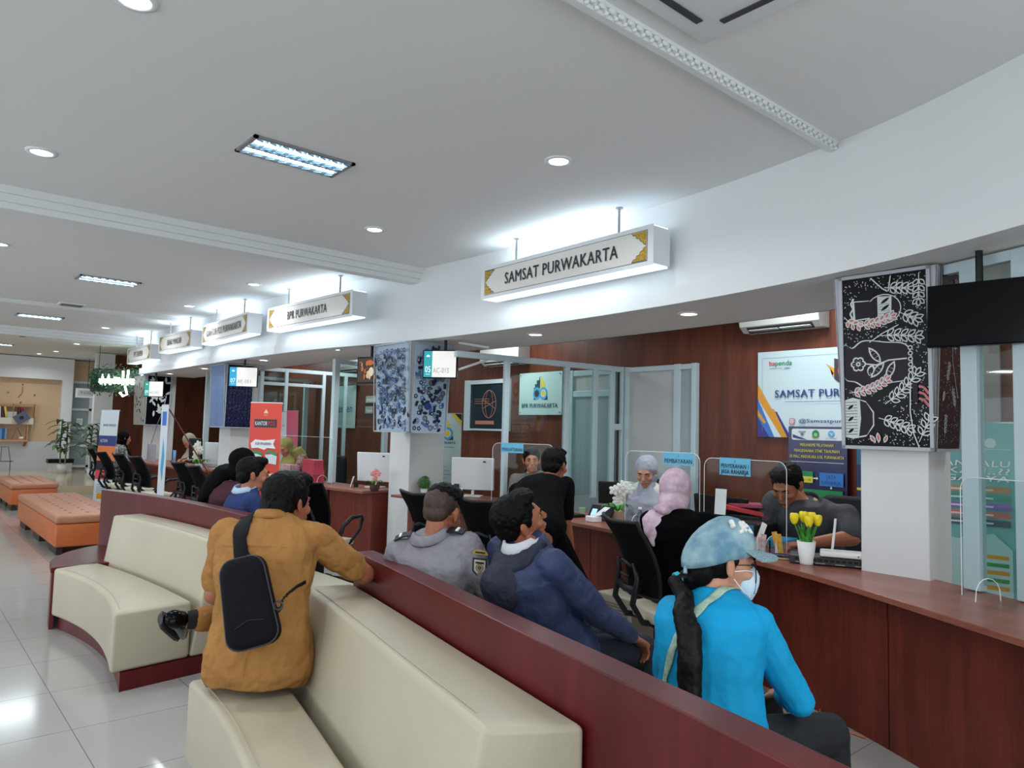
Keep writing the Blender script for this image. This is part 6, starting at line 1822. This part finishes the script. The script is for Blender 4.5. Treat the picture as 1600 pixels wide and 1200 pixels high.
# small black stands / tablets / payment devices
def tablet(name, label, loc, rz, w, h, m_, artf=None, tilt=0.35, cat='tablet'):
    t = thing(name, label, cat, loc, rz)
    rot = Euler((0, tilt, 0)).to_matrix()
    M().box((0, 0, h / 2 * math.cos(tilt)), (0.012, w, h), rot).build('screen', m_, t, bevel=.004)
    M().box((0.045, 0, .03), (0.05, w * .4, .06)).build('stand', BLACK, t, bevel=.004)
    if artf:
        n = rot @ V((-1, 0, 0)); u = rot @ V((0, 0, 1)); r_ = V((0, -1, 0))
        A = Art(V((0, 0, h / 2 * math.cos(tilt))) + n * .008 + V((0, w / 2, 0)) - u * h / 2, r_, u, w, h, None); artf(A, w, h); A.build('display', t)
    return t
tablet('card_sign', 'black sign with two white lines beside the boxwood ball', (4.62, 6.32, CT), R(10), .20, .13, BLACK, lambda A, w, h: (A.line([(.02, .09), (.18, .09)], .003, PAPER), A.text('ATM', .1, .095, .012, PAPER), A.text('BANK', .05, .045, .012, PAPER), A.text('BPR', .14, .045, .012, PAPER)), .1, 'sign')
tablet('card_sign', 'white framed photo stand left of the pink orchid', (4.20, 7.72, CT), R(-40), .05, .13, PAPER, None, .25, 'stand')
tablet('printer_display', 'black terminal with a small lit blue screen left of the beige orchid pot', (4.44, 4.02, CT), R(-5), .26, .13, BLACK, lambda A, w, h: A.rrect(.03, .03, .09, .09, .006, mat('lit blue icon', (150, 190, 250), .4, emit=1.0)), .5, 'terminal')
t = thing('tissue_roll', 'white paper strip curling up from a paper roll before the black terminal', 'paper', (4.30, 3.97, CT), R(-10))
M().box((0, 0, .022), (.09, .10, .044)).build('roll_box', PAPER, t, bevel=.006)
q = M(); q.rings([[V((x, y - .035, z)), V((x, y + .035, z)), V((x, y + .035, z + .002)), V((x, y - .035, z + .002))] for x, y, z in ((0, 0, .045), (0.02, -.03, .055), (.05, -.06, .09), (.06, -.10, .12))]); q.build('strip', PAPER, t, smooth=True)
t = thing('keyboard', 'black keyboard on the counter below the empty staff chair', 'keyboard', (4.42, 4.42, CT), R(-8))
M().box((0, 0, .010), (.15, .40, .02)).build('case', BLACK, t, bevel=.005)
k_ = M()
for i in range(5):
    for j in range(15): k_.box((-.055 + i * .028, -.18 + j * .0255, .022), (.022, .020, .006))
k_.build('keys', DGREY, t)
t = thing('green_pot', 'small green glass cups behind the black keyboard', 'cup', (4.58, 4.36, CT), 0, None)
M().lathe((0, 0, 0), [(.02, 0), (.03, .06), (.027, .06), (.018, .004)], 16, cap=False).build('cup', mat('green glassware', (150, 190, 150), .2), t)
t = thing('monitor', 'white monitor seen from behind, right of the boxwood ball', 'monitor', (4.76, 6.14, CT), R(40))
def monitor_parts(t, w, h, m_=None):
    m_ = m_ or mat('monitor white', (206, 210, 212), .35)
    M().box((0, 0, .07 + h / 2), (.035, w, h), (0, -0.08, 0)).build('screen_housing', m_, t, bevel=.008)
    M().tube([(0.02, 0, .02), (0.05, 0, .12), (0.02, 0, .2)], .016, n=8).build('neck', m_, t); M().box((0.02, 0, .006), (.16, .20, .012)).build('base', m_, t, bevel=.004)
    M().box((-.03, -w * .28, .07 + h * .88), (.004, .03, .014)).build('badge', BLACK, t)
monitor_parts(t, .46, .34)
m2_ = dup(t, (4.40, 7.56, CT), R(30), 'white monitor seen from behind, between the pink orchid and the middle column')
t3 = thing('monitor', 'black monitor behind the woman with the pink headscarf', 'monitor', (4.62, 3.02, CT), R(-10)); monitor_parts(t3, .50, .20, BLACK)
dup(t3, (5.05, 4.28, CT), R(25), 'black monitor beside the empty staff chair')
# desks behind the counter for what stands there
for (x, y, w, l, lab) in ((4.62 + .15, 6.1, .34, 1.0, 'low staff desk under the white monitor right of the middle column'), (4.98, 4.28, .40, .5, 'low staff desk under the black monitor'), (4.70, 2.98, .30, .62, 'low staff desk under the black monitor behind the pink headscarf')):
    t = thing('staff_desk', lab, 'desk', (x, y, 0)); M().box((0, 0, .735), (w, l, .028)).build('desk_top', WOODT, t); M().box((0, -l / 2 + .02, .36), (w - .04, .02, .72)).build('side_panel', WOODC, t); M().box((0, l / 2 - .02, .36), (w - .04, .02, .72)).build('side_panel', WOODC, t)
t = thing('folding_stand', 'small white wire phone stand before the white monitor by the middle column', 'stand', (4.42, 5.96, CT), R(-20))
M().tube([(0, -.05, 0), (.05, -.02, .11), (.05, .02, .11), (0, .05, 0)], .007, n=6).build('easel', POT, t)
M().box((.03, 0, .05), (.005, .08, .10), (0, .4, 0)).build('plate', mat('pale blue plastic', (150, 190, 206), .4), t)
t = thing('desk_fan', 'small round desk fan behind the acrylic shield one', 'fan', (4.66, 5.62 - .28, CT), R(20))
M().tube([(0.0, .075 * math.cos(a / 16 * 2 * PI), .085 + .075 * math.sin(a / 16 * 2 * PI)) for a in range(17)], .004, n=6).build('guard_ring', STEEL, t)
f = M()
for k in range(10):
    a = k * PI / 10; f.tube([(-.01, .072 * math.cos(a), .085 + .072 * math.sin(a)), (-.02, 0, .085), (-.01, -.072 * math.cos(a), .085 - .072 * math.sin(a))], .0012, n=4)
f.build('guard_wires', STEEL, t); M().ell((0.01, 0, .085), (.03, .06, .06)).build('motor', DGREY, t); M().box((0.01, 0, .006), (.09, .09, .012)).build('base', DGREY, t, bevel=.003)
t = thing('water_bottle', 'clear plastic bottle between the office chair and the pink headscarf', 'bottle', (4.20, 3.42, CT))
M().lathe((0, 0, 0), [(.028, 0), (.030, .01), (.030, .10), (.012, .145), (.012, .155)], 16).build('bottle', glass('bottle plastic', (205, 220, 220), 1.5), t, smooth=True); M().cyl((0, 0, .155), (0, 0, .17), .014).build('cap', PAPER, t)
t = thing('flower_posy', 'yellow artificial flowers behind the denim cap', 'flowers', (4.02, 2.78, CT))
f = M(); rnd = random.Random(11)
for k in range(90): f.ell((rnd.gauss(0, .03), rnd.gauss(0, .035), .07 + rnd.gauss(0, .025)), (.009,) * 3, nu=6, nv=5)
f.build('blooms', mat('ochre flowers', (206, 160, 30), .6, noise=(60, .3)), t); M().lathe((0, 0, 0), [(.03, 0), (.035, .05), (.001, .045)], 12).build('pot', POT, t)
tag(M().rings([[V((x, y - .045, z)), V((x, y + .045, z)), V((x + .002, y + .045, z)), V((x + .002, y - .045, z))] for x, y, z in ((4.50, 2.95, .90), (4.50, 2.94, 1.08))]).build('price_list', PAPER), 'narrow white printed paper strip stuck on the black monitor', 'paper')
t = thing('folder_stack', 'red and maroon folders stacked on a black tray behind shield three', 'folders', (4.64, 2.80, CT))
M().box((0, 0, .08), (.22, .30, .16)).build('tray', BLACK, t, bevel=.01)
M().box((0, -.02, .19), (.24, .33, .03), (.10, 0, .1)).build('red_folder', mat('folder red', (176, 30, 38), .5), t, bevel=.004); M().box((0, -.04, .225), (.22, .28, .025), (-.05, 0, -.1)).build('maroon_folder', mat('folder plum', (150, 54, 84), .5), t, bevel=.004)
t = thing('card_printer', 'black device with a blue sticker on the counter beside the papers', 'printer', (4.42, 2.62, CT), R(-8))
M().box((0, 0, .07), (.20, .20, .14)).build('housing', BLACK, t, bevel=.01); M().box((-.103, 0, .09), (.003, .13, .075)).build('blue_sticker', mat('sticker blue', (50, 110, 156), .5, noise=(30, .3)), t)
tag(M().box((4.38, 2.86, CT + .012), (.16, .24, .022), (0, 0, .3)).build('paper_pile', mat('pale green paper', (186, 206, 186), .6)), 'pile of pale green forms between the black monitor and black printer', 'papers')
tag(M().box((4.40, 2.42, CT + .03), (.16, .13, .06), (0, 0, .1)).build('tissue_box', mat('cyan box', (50, 150, 196), .5), bevel=.004), 'small cyan box before the heavy man in dark grey', 'box')
# post office booth
PINKB = mat('translucent red box', (206, 62, 84), .35, noise=(8, .15))
tag(M().box2((4.20, 8.74, CT), (4.33, 9.10, 1.02)).build('red_case', PINKB, bevel=.006), 'red plastic case behind the tall acrylic shield', 'case')
t = thing('leaflet_rack', 'red wire leaflet rack in front of the red plastic case', 'rack', (4.15, 8.52, CT))
f = M()
for k in range(9): f.tube([(0, -.14 + k * .035, 0), (0, -.14 + k * .035, .20 + .02 * (k % 3))], .003, n=5)
f.box((0, 0, .1), (.03, .3, .004)); f.build('wires', mat('red wire', (206, 70, 96), .4), t)
M().box((.02, 0, .08), (.004, .26, .16)).build('leaflets', PINKB, t)
tag(M().box2((4.09, 9.20, CT), (4.22, 9.55, .86)).build('storage_box', mat('pale teal box', (130, 168, 160), .5)), 'pale teal box in front of the olive headscarf', 'box')
tag(M().box2((4.095, 9.22, .862), (4.21, 9.53, .93)).build('gift_box', mat('pink patterned box', (206, 160, 170), .5, noise=(30, .3))), 'pink patterned box on top of the pale teal box', 'box')
# far desk things
t = dup(t3, (3.84, 12.3, CT), R(20), 'black monitor back on the far counter beside the beige headscarf'); t.scale = (1, .6, 1.7)
t = dup(bpy.data.objects['monitor'], (3.96, 11.62, CT), R(30), 'grey white monitor back before the far white orchid')
tag(M().box2((3.66, 13.95, CT), (3.68, 14.45, 1.06)).build('acrylic_sheet', mat('milky acrylic', (176, 174, 190), .3)), 'milky acrylic sheet on the farthest counter', 'screen')
tag(M().rings([[V((3.64 + x, 12.72 + y, z)) for x, y in ((-.01, -.05), (.01, -.05), (.01, .05), (-.01, .05))] for z in (CT, 1.0)]).build('brochure_stand', mat('brochure light blue', (110, 160, 200), .5, noise=(14, .4))), 'blue and white brochure stand on the far counter', 'brochures')

# ---------------------------------------------------------------- standing banners
def banner(label, c, right, w, H, art, z0=0.06, lean=0.0, roll=0.0, base=None, name='roll_up_banner', stay=True):
    t = thing(name, label, 'banner', (0, 0, 0))
    r = V(right).normalized(); n = r.cross(V((0, 0, 1))); u = (V((0, 0, 1)) - n * math.tan(lean) + r * roll).normalized()
    c = V((c[0], c[1], 0)); O = c - r * w / 2 + V((0, 0, z0))
    A = Art(O, r, u, w, H, base or PAPER, .003); art(A, w, H); A.build('printed_sheet', t)
    rot = Matrix((r, r.cross(V((0, 0, 1))), V((0, 0, 1)))).transposed()
    M().box(c + V((0, 0, 0.03)) - n * 0.01, (w + .03, .07, .06), rot).build('foot_case', STEEL, t, bevel=.006)
    b = M(); top = c + u * (H + z0) - n * .012
    b.tube([c + V((0, 0, .06)) - n * .03, top - n * .01], .008, n=6); b.build('pole', DGREY, t)
    M().box(top, (w + .01, .014, .02), Matrix((r, r.cross(u), u)).transposed()).build('top_bar', STEEL, t)
    return t
POR = mat('post office orange red', (214, 62, 44), .45)
def art_pos(A, w, H):
    A.rect(0, 0, w, H, POR)
    A.poly([(w * .5, H * .955), (w * .58, H * .925), (w * .42, H * .925)], mat('pale peach', (240, 190, 170), .5)); A.text('POS', w * .5, H * .905, .02, mat('pale peach', (240, 190, 170)))
    A.rect(w * .14, H * .82, w * .86, H * .88, BLKP); A.text('KANTOR', w * .36, H * .835, H * .03, PAPER, width=w * .38, bold=.02); A.text('POS', w * .69, H * .835, H * .03, RED, width=w * .22, bold=.02)
    A.poly([(w * .06, H * .70), (w * .2, H * .73), (w * .5, H * .725), (w * .84, H * .735), (w * .78, H * .70), (w * .86, H * .665), (w * .6, H * .67), (w * .5, H * .655), (w * .3, H * .67), (w * .1, H * .665)], PAPER)
    A.text('AGEN PENGIRIMAN', w * .46, H * .69, H * .02, BLKP, width=w * .5, bold=.01)
    for x in (.06, .54):
        A.poly([(w * x, H * .62), (w * (x + .08), H * .56), (w * (x + .36), H * .55), (w * (x + .38), H * .63)], LGT); A.poly([(w * x, H * .625), (w * (x + .1), H * .635), (w * (x + .38), H * .61), (w * (x + .38), H * .635), (w * (x + .1), H * .655)], GRN)
    A.poly([(w * .3, H * .46), (w * .9, H * .49), (w * .8, H * .45), (w * .9, H * .42), (w * .4, H * .43)], PAPER); A.poly([(w * .5, H * .34), (w * .9, H * .36), (w * .85, H * .31), (w * .55, H * .30)], PAPER)
    A.text('LAYANAN', w * .62, H * .445, H * .014, NVY); A.text('POS', w * .7, H * .325, H * .014, NVY)
banner('bright red post office roll up banner with a black kantorpos title', (3.53, 8.72), (0.62, -0.78, 0), .42, 1.66, art_pos, z0=.06)
def art_lines(cols, head, hm, seed=1, bg=PAPER):
    def f(A, w, H):
        A.rect(0, 0, w, H, bg); rnd = random.Random(seed)
        A.text(head, w * .5, H * .86, w * .09, hm, width=w * .7)
        for k, (y0, y1, m_) in enumerate(cols): A.rect(w * .06, H * y0, w * .94, H * y1, m_)
        y = H * .80
        while y > H * .1:
            A.rect(w * .1, y, w * rnd.uniform(.5, .9), y + H * .006, mat('small print grey', (110, 124, 150), .5)); y -= H * .028
    return f
def art_bpr(A, w, H):
    A.rect(0, 0, w, H, mat('pale aqua board', (190, 212, 210))); bpr_logo(A, w * .46, H * .87, 1.5)
    A.text('BPR PURWAKARTA', w * .46, H * .775, .03, mat('print petrol', (30, 84, 110)), width=w * .75, bold=.01); A.line([(w * .1, H * .75), (w * .8, H * .75)], .004, INK)
    A.poly([(w * .75, H), (w, H), (w, H * .93)], BLKP); A.poly([(w * .68, H), (w * .8, H), (w, H * .95), (w, H * .91)], YEL)
    A.text('Mikro', w * .3, H * .69, .03, RED, slant=.2)
    for k, y in enumerate((.635, .33)): A.rect(w * .06, H * y, w * .42, H * (y + .03), YEL)
    for k in range(9): A.text('TABUNGAN', w * .08, H * (.60 - k * .028), .014, BL, width=w * (.5 + .08 * (k % 3)), align='l')
banner('pale aqua roll up banner with the bpr logo behind the middle column', (5.02, 7.05), (0.62, -0.78, 0), .42, 1.58, art_bpr)
def art_teal(A, w, H):
    A.rect(0, 0, w, H, TEALP); A.disc(w * .78, H * .92, .03, LGT); A.line([(w * .5, H * .895), (w * .95, H * .895)], .003, LGT)
    for k, s in enumerate(('PIKIRAN LALU', 'PAJAKAN..??', 'HARGANYA')):
        A.text(s, w * .5, H * (.825 - k * .030), .036, BLKP, width=w * .86, bold=.045, slant=.15); A.text(s, w * .5, H * (.825 - k * .030), .036, PAPER, width=w * .86, bold=.01, slant=.15)
    for k, m_ in enumerate((mat('band tan', (190, 140, 100), .5), mat('band green', (70, 150, 130), .5), mat('band violet', (140, 110, 180), .5), mat('band salmon', (196, 120, 110), .5), mat('band slate', (80, 90, 104), .5))):
        A.rect(w * .04, H * (.72 - k * .033), w * .94, H * (.745 - k * .033), m_); A.rect(w * .08, H * (.728 - k * .033), w * .8, H * (.735 - k * .033), LGT)
    A.poly([(w * .05, H * .50), (w * .2, H * .55), (w * .5, H * .53), (w * .8, H * .56), (w * .95, H * .50), (w * .95, H * .30), (w * .05, H * .30)], mat('band aqua white', (176, 206, 204), .5))
    for k in range(5): A.rect(w * .55, H * (.46 - k * .03), w * .92, H * (.475 - k * .03), (OR, GRN)[k % 2]); A.rect(w * .1, H * (.46 - k * .03), w * .4, H * (.468 - k * .03), NVY)
    for x in (.15, .45, .8):
        A.poly([(w * x + .035 * math.cos(i * PI / 3), H * .22 + .03 * math.sin(i * PI / 3)) for i in range(6)], LGT); A.disc(w * x, H * .22, .02, mat('band tan', (190, 140, 100)))
banner('teal roll up banner with outlined white title behind the glass right of the batik column', (5.05, 1.62), (0.16, -1, 0), .62, 1.50, art_teal, z0=.07)
def art_blue(A, w, H):
    A.rect(0, 0, w, H, mat('banner deep blue', (24, 44, 90), .5)); A.rect(0, H * .85, w, H, mat('band petrol', (24, 90, 120), .5)); A.rect(0, H * .70, w, H * .715, YEL)
    for k, s in enumerate(('PAJAK', 'ANDA')): A.text(s, w * .08, H * (.80 - k * .05), .05, LGT, align='l', bold=.02)
    for k in range(5): A.disc(.06, H * (.62 - k * .10), .045, (CYP, CYP, LGT, mat('medallion rust', (150, 70, 60), .5), RED)[k]); A.ring(.06, H * (.62 - k * .10), .045, .006, LGT)
banner('dark blue banner with round medallions half hidden by the right column', (6.1, 2.40), (0, -1, 0), .60, 1.40, art_blue)
def art_farb(A, w, H):
    A.rect(0, 0, w, H, LGT); A.rect(0, H * .62, w, H * .73, NVY); A.text('ACTION', w * .3, H * .66, .05, PAPER, width=w * .4); A.rect(0, H * .46, w, H * .62, mat('banner orange', (220, 120, 70), .5)); A.rect(0, H * .36, w, H * .46, BLKP); A.rect(0, H * .26, w, H * .36, mat('banner rose', (200, 70, 80), .5))
    A.text('BANK PEKERJA', w * .55, H * .83, .04, NVY, width=w * .7); A.rect(w * .2, H * .05, w * .62, H * .11, OR)
    for k in range(5): A.rect(w * .15, H * (.20 - k * .02), w * .85, H * (.206 - k * .02), mat('small print grey', (110, 124, 150)))
banner('leaning far banner with blue, orange, red and yellow blocks', (2.86, 13.95), (0.45, -0.89, 0), .42, 1.60, art_farb, z0=.05, lean=-0.06, roll=0.13)
banner('thin upright pale blue banner seen nearly edge-on behind the maroon partition', (2.68, 9.86), (0.285, -0.958, 0), .15, 1.62, lambda A, w, H: (A.rect(0, 0, w, H, LGT), A.poly([(w * .5, H * .75), (w * .8, H * .6), (w * .6, H * .4), (w * .3, H * .5)], CYP), A.rect(w * .2, H * .84, w * .8, H * .95, BL), A.rect(w * .1, H * .12, w * .6, H * .25, CYP)), z0=.05)
banner('pale text banner behind the red post office banner', (4.60, 10.95), (0.6, -0.8, 0), .40, 1.60, art_lines([], 'LAYANAN', BL, 3, LGT))
banner('narrow pink banner beside the pale text banner', (4.80, 10.72), (0.42, -0.9, 0), .22, 1.62, art_lines([(.1, .9, mat('banner pink', (206, 90, 120), .5))], 'INFO', PAPER, 4, mat('banner pink', (206, 90, 120))), lean=-.04)
# thin red poles leaning at the far desk
t = bpy.data.objects['roll_up_banner.005']
M().tube([(2.74, 9.90, 1.62), (3.02, 9.72, 1.10), (3.22, 9.55, 0.72)], .009, n=6).build('support_pole', mat('dark red pole', (90, 24, 24), .4), t)
# air cleaner under the counter, charger cable
t = thing('computer_tower', 'beige louvred appliance on the floor under the counter', 'appliance', (3.98, 3.36, 0), R(-6))
M().box((0, 0, .17), (.22, .34, .34)).build('housing', mat('beige plastic', (178, 170, 154), .5), t, bevel=.01)
f = M()
for k in range(14): f.box((-.112, 0.0, .05 + k * .018), (.004, .27, .008))
f.build('louvres', mat('louvre shade', (120, 114, 104), .6), t)
tag(M().tube([(3.845, 1.90, .02), (3.80, 1.88, .006), (3.74, 1.80, .006), (3.70, 1.68, .006), (3.69, 1.60, .010)], .004, n=6).build('orange_cable', mat('orange cable', (206, 110, 70), .5), smooth=True), 'thin orange cable on the floor at the foot of the counter', 'cable')
# ---------------------------------------------------------------- far end
PLZ = 0.15
BEIGE = mat('beige recess', (206, 176, 142), .6, noise=(1.2, .04))
t = bpy.data.objects.new('wall_recess', None); COL.objects.link(t); t['kind'] = 'structure'
M().box2((-2.0, 22.3, .88), (3.46, 22.58, 2.50)).build('recess_back', BEIGE, t)
M().box2((3.46, 22.1, PLZ), (3.70, 22.59, 3.06)).build('pier', WHITE, t)
M().box2((-2.0, 22.2, PLZ + .001), (3.46, 22.59, .88)).build('low_wall', mat('white ledge', (196, 198, 198), .5), t)
SHW = mat('shelf oak', (196, 146, 104), .5)
DX = 0.56; t = thing('wall_shelf', 'wall bookshelf of oak frames on the beige recess at the far left', 'shelf', (DX, 22.04, -.06))
M().box2((.6, 0, 1.38), (2.30, .25, 1.54)).build('white_shelf_board', mat('shelf white', (214, 206, 192), .5), t)
M().box2((.6, 0, .94), (2.20, .25, 0.99)).build('lower_board', SHW, t)
f = M(); f.box2((.6, .02, 1.88), (2.34, .2, 1.90)).box2((2.32, .02, 1.54), (2.34, .2, 1.90)).box2((2.18, .02, .99), (2.20, .2, 1.38)).box2((1.86, .02, 1.54), (1.87, .2, 1.9)); f.build('frame', SHW, t)
rnd = random.Random(21)
cols = [(110, 140, 90), (196, 186, 90), (150, 176, 96), (206, 210, 214), (70, 40, 56), (214, 190, 70)]
names = ['sage green', 'straw', 'lime green', 'white', 'dark plum', 'yellow']
for k in range(6):
    m = M().box((0, 0, .14), (.045, .16, .27), (0, (-.05 if k < 5 else -.18), 0))
    o = m.build('book', mat('book ' + names[k], cols[k], .6), loc=(1.60 + k * .062 - .20 + DX, 22.16, 1.485)); tag(o, names[k] + ' book standing on the upper far shelf', 'book', 'books on the far shelves')
for k, (c_, nm) in enumerate((((96, 30, 34), 'maroon'), ((130, 30, 36), 'dark red'), ((150, 60, 70), 'rose red'))):
    o = M().box((0, 0, .13), (.04, .16, .26), (0, -.05 - .10 * k, 0)).build('book', mat('book ' + nm, c_, .6), loc=(2.00 + k * .06 + DX, 22.16, 1.485)); tag(o, nm + ' book leaning at the right end of the upper far shelf', 'book', 'books on the far shelves')
for k, (c_, nm) in enumerate((((60, 100, 100), 'dark teal'), ((64, 110, 170), 'mid blue'), ((90, 150, 200), 'light blue'), ((50, 90, 150), 'deep blue'), ((120, 150, 180), 'grey blue'))):
    o = M().box((0, 0, .14), (.045, .16, .27)).build('book', mat('book ' + nm, c_, .6), loc=(1.54 + k * .05 + DX, 22.16, .932)); tag(o, nm + ' book standing on the lower far shelf', 'book', 'books on the far shelves')
for k in range(4):
    o = M().box((0, 0, .018), (.20, .16, .034)).build('book', mat('book pale grey', (196, 198, 196), .6), loc=(1.84 + DX, 22.16, 1.482 + k * .038)); tag(o, 'pale grey book in the flat stack on the upper far shelf, ' + ('lowest', 'second from bottom', 'third from bottom', 'topmost')[k], 'book', 'books on the far shelves')
t = thing('shelf_ornament', 'copper angular frame ornament on the lower far shelf', 'ornament', (2.0 + DX, 22.16, .93)); M().tube([(-.12, 0, .01), (-.02, 0, .30), (.12, 0, .01)], .010, n=6).build('frame', mat('copper', (150, 84, 56), .4, .5), t); M().ell((.08, -.04, .04), (.06, .04, .04)).build('stone', POT, t)
t = thing('shelf_ornament', 'white rounded ornament at the left end of the lower far shelf', 'ornament', (1.36 + DX + .1, 22.16, .93)); M().ell((0, 0, .07), (.11, .06, .07)).build('shell', POT, t, smooth=True)
A = Art((1.98, -.07, 1.36), (.8, 0, .55), (-.55, 0, .8), .30, .24, mat('photo card blue grey', (84, 92, 112), .4), .01); A.disc(.15, .12, .05, BLKP); tag(A.build('tilted_card', bpy.data.objects['wall_shelf']), 'tilted dark photo card')
M().box((2.17, .10, .90), (.06, .01, .16), (0, .3, 0)).build('tag_plate', mat('copper', (150, 84, 56)), bpy.data.objects['wall_shelf'])
t = thing('wall_clock', 'minimal wall clock of dots and thin hands on the beige recess', 'clock', (2.05 + DX, 22.28, 2.12))
for a, b in ((0, .22), (.27, -.04), (-.30, 0.0), (-.02, -.24)): M().cyl((a, -.01, b), (a, .02, b), .016).build('hour_dot', mat('clock dark', (90, 70, 56), .5), t)
M().tube([(0, 0, .16), (0.0, 0, 0), (-.08, 0, -.12)], .006, n=5).build('hands', mat('clock dark', (90, 70, 56)), t)
t = thing('wire_stand', 'black wire stand on the far ledge below the bookshelf', 'stand', (1.55 + DX + .12, 22.02, PLZ))
f = M(); f.tube([(-.20, 0, .25), (-.14, 0, .60), (.14, 0, .60), (.20, 0, .25)], .008, n=5); f.tube([(0, 0, .60), (0, 0, .25)], .006, n=5); f.tube([(-.26, 0, .24), (.26, 0, .24)], .010, n=5); f.tube([(-.2, 0, .24), (-.2, 0, 0)], .008, n=5); f.tube([(.2, 0, .24), (.2, 0, 0)], .008, n=5); f.build('wire_frame', BLACK, t)
# glazed toilet door with sign
dr = bpy.data.objects.new('door_3', None); COL.objects.link(dr); dr['kind'] = 'structure'
M().box2((3.70, 22.45, PLZ), (4.22, 22.58, 2.5)).build('door_pane', FROST, dr)
f = M()
for z in (PLZ + .05, .75, 1.22, 1.72, 2.45): f.box2((3.70, 22.40, z), (4.22, 22.45, z + .06))
for x in (3.70, 4.16): f.box2((x, 22.40, PLZ), (x + .06, 22.45, 2.5))
f.build('door_frame', WHITE, dr)
M().box2((3.70, 22.42, 2.5), (4.22, 22.6, 3.05)).build('door_head', BEIGE, dr)
A = Art((3.68, 21.6, 2.05), (1, 0, 0), (0, 0, 1), .62, .24, PAPER, .02); A.rect(.05, .04, .57, .20, mat('sign pale', (200, 204, 204), .4)); A.text('TOILET', .31, .09, .07, DGREY, width=.42)
tsg = thing('hanging_sign', 'small white toilet sign hanging before the frosted far door', 'sign'); A.build('sign_plate', tsg); M().tube([(3.95, 21.6, 2.29), (3.95, 21.6, 3.07)], .008, n=5).build('suspension_rod', DGREY, tsg)
A = Art((3.88, 22.39, 1.34), (1, 0, 0), (0, 0, 1), .14, .17, PAPER, .004); A.ring(.07, .085, .035, .008, DGREY, n=12); tag(A.build('door_notice'), 'small white square notice on the frosted far door', 'notice')
# potted plants
LF = mat('palm leaf green', (104, 132, 92), .5, noise=(20, .35), two=(52, 88, 50))
def palm(label, x, y, z, s, seed):
    t = thing('potted_plant', label, 'plant', (x, y, z), 0, 'tall potted plants by the far door')
    M().lathe((0, 0, 0), [(.001, 0), (.10 * s, 0), (.13 * s, .22 * s), (.11 * s, .22 * s), (.001, .18 * s)], 20).build('pot', POT, t, smooth=True)
    rnd = random.Random(seed)
    for q in (-1, 1):
        M().tube([(q * .05, 0, .2 * s), (q * .07, .02, .7 * s), (q * .06, 0, 1.25 * s)], .018, n=6).build('stem', mat('cane green', (110, 124, 96), .6), t)
    for k in range(30):
        q = -1 if k % 2 else 1; z0 = (.50 + .78 * (k / 30)) * s; a = rnd.uniform(0, 2 * PI); d = vec(a); sd = V((-d.y, d.x, 0)); L = rnd.uniform(.32, .60) * s
        rr = []
        for i in range(8):
            u = i / 7; c = V((q * .065, 0, z0)) + d * L * u + V((0, 0, (.30 * u - .36 * u * u) * s + rnd.uniform(0, .01))); w = (.068 * math.sin(PI * (.05 + .93 * u)) + .002) * s
            rr.append([c - sd * w - V((0, 0, .0)), c - V((0, 0, .012)), c + sd * w, c + V((0, 0, -.006))])
        M().rings(rr).build('leaf', LF, t, smooth=True)
palm('tall leafy plant in a white pot left of the frosted far door', 3.38, 20.9, PLZ, 1.0, 3)
palm('tall leafy plant in a white pot behind the leaning far banner', 3.66, 18.9, PLZ, .95, 6)
t = thing('low_bench', 'low white box with a dark lid behind the left potted plant', 'bench', (3.42, 21.5, PLZ)); M().box((0, 0, .11), (.50, .25, .22)).build('base', POT, t); M().box((0, 0, .27), (.56, .3, .10)).build('lid', BLACK, t)
# neon sign over a band of greenery
t = thing('neon_sign', 'glowing white neon lettering over green foliage at the far end', 'sign')
c0 = V((3.77, 17.1, 2.33)); r_ = V((.80, -.60, 0)); 
NE = mat('neon white', (236, 255, 246), .5, emit=9.0)
pts = []
L_ = 1.10
def npz(x, z): return c0 + r_ * x + V((0, 0, z))
for seg in ([(-.42, -.10), (-.40, .10), (-.34, -.10), (-.28, .10), (-.24, -.10)], [(-.16, -.08), (-.16, .05), (-.08, .05), (-.08, -.08)], [(0, .20), (0, -.10), (.10, -.05)], [(.10, .22), (.09, -.10)], [(.18, .04), (.18, -.08), (.28, -.08), (.28, .05)], [(.38, .22), (.36, -.10), (.48, -.06)], [(.05, -.12), (.10, -.30), (.02, -.34), (-.04, -.26)], [(-.46, .0), (.52, .02)], [(-.46, -.05), (.50, -.05)]):
    M().tube([npz(x * 1.05, z) for x, z in seg], .022, n=6).build('neon_stroke', NE, t, smooth=True)
area_light('neon_light', c0 + V((-.12, -.1, 0)), .9, .3, 8, (.85, 1, .95), rot=(PI / 2, 0, math.atan2(-.6, .8)), parent=None)
f = M(); rnd = random.Random(31)
for k in range(1500):
    x = rnd.uniform(-.72, .72); z = rnd.gauss(0, .16); 
    if abs(z) > .34: continue
    c = npz(x, z) + V((.6, .8, 0)) * rnd.uniform(.04, .16); d = V((rnd.uniform(-1, 1), rnd.uniform(-1, 1), rnd.uniform(-1, 1))).normalized(); s_ = d.cross(V((.3, .2, 1))).normalized()
    f.add([c - s_ * .018, c + d * .06, c + s_ * .018, c - d * .02], [(0, 1, 2, 3)])
f.build('foliage', mat('hedge green', (40, 74, 46), .7, noise=(30, .5)), t, flip=True)
b = M(); b.box(c0 + V((.6, .8, 0)) * .20, (1.5, .03, .5), Matrix((r_, V((.6, .8, 0)), V((0, 0, 1)))).transposed()); b.build('backing', DGREY, t)
for x in (-.6, .6): M().tube([npz(x, .2) + V((.6, .8, 0)) * .2, V((npz(x, 0).x + .12, npz(x, 0).y + .16, 3.07))], .008, n=5).build('suspension_rod', DGREY, t)
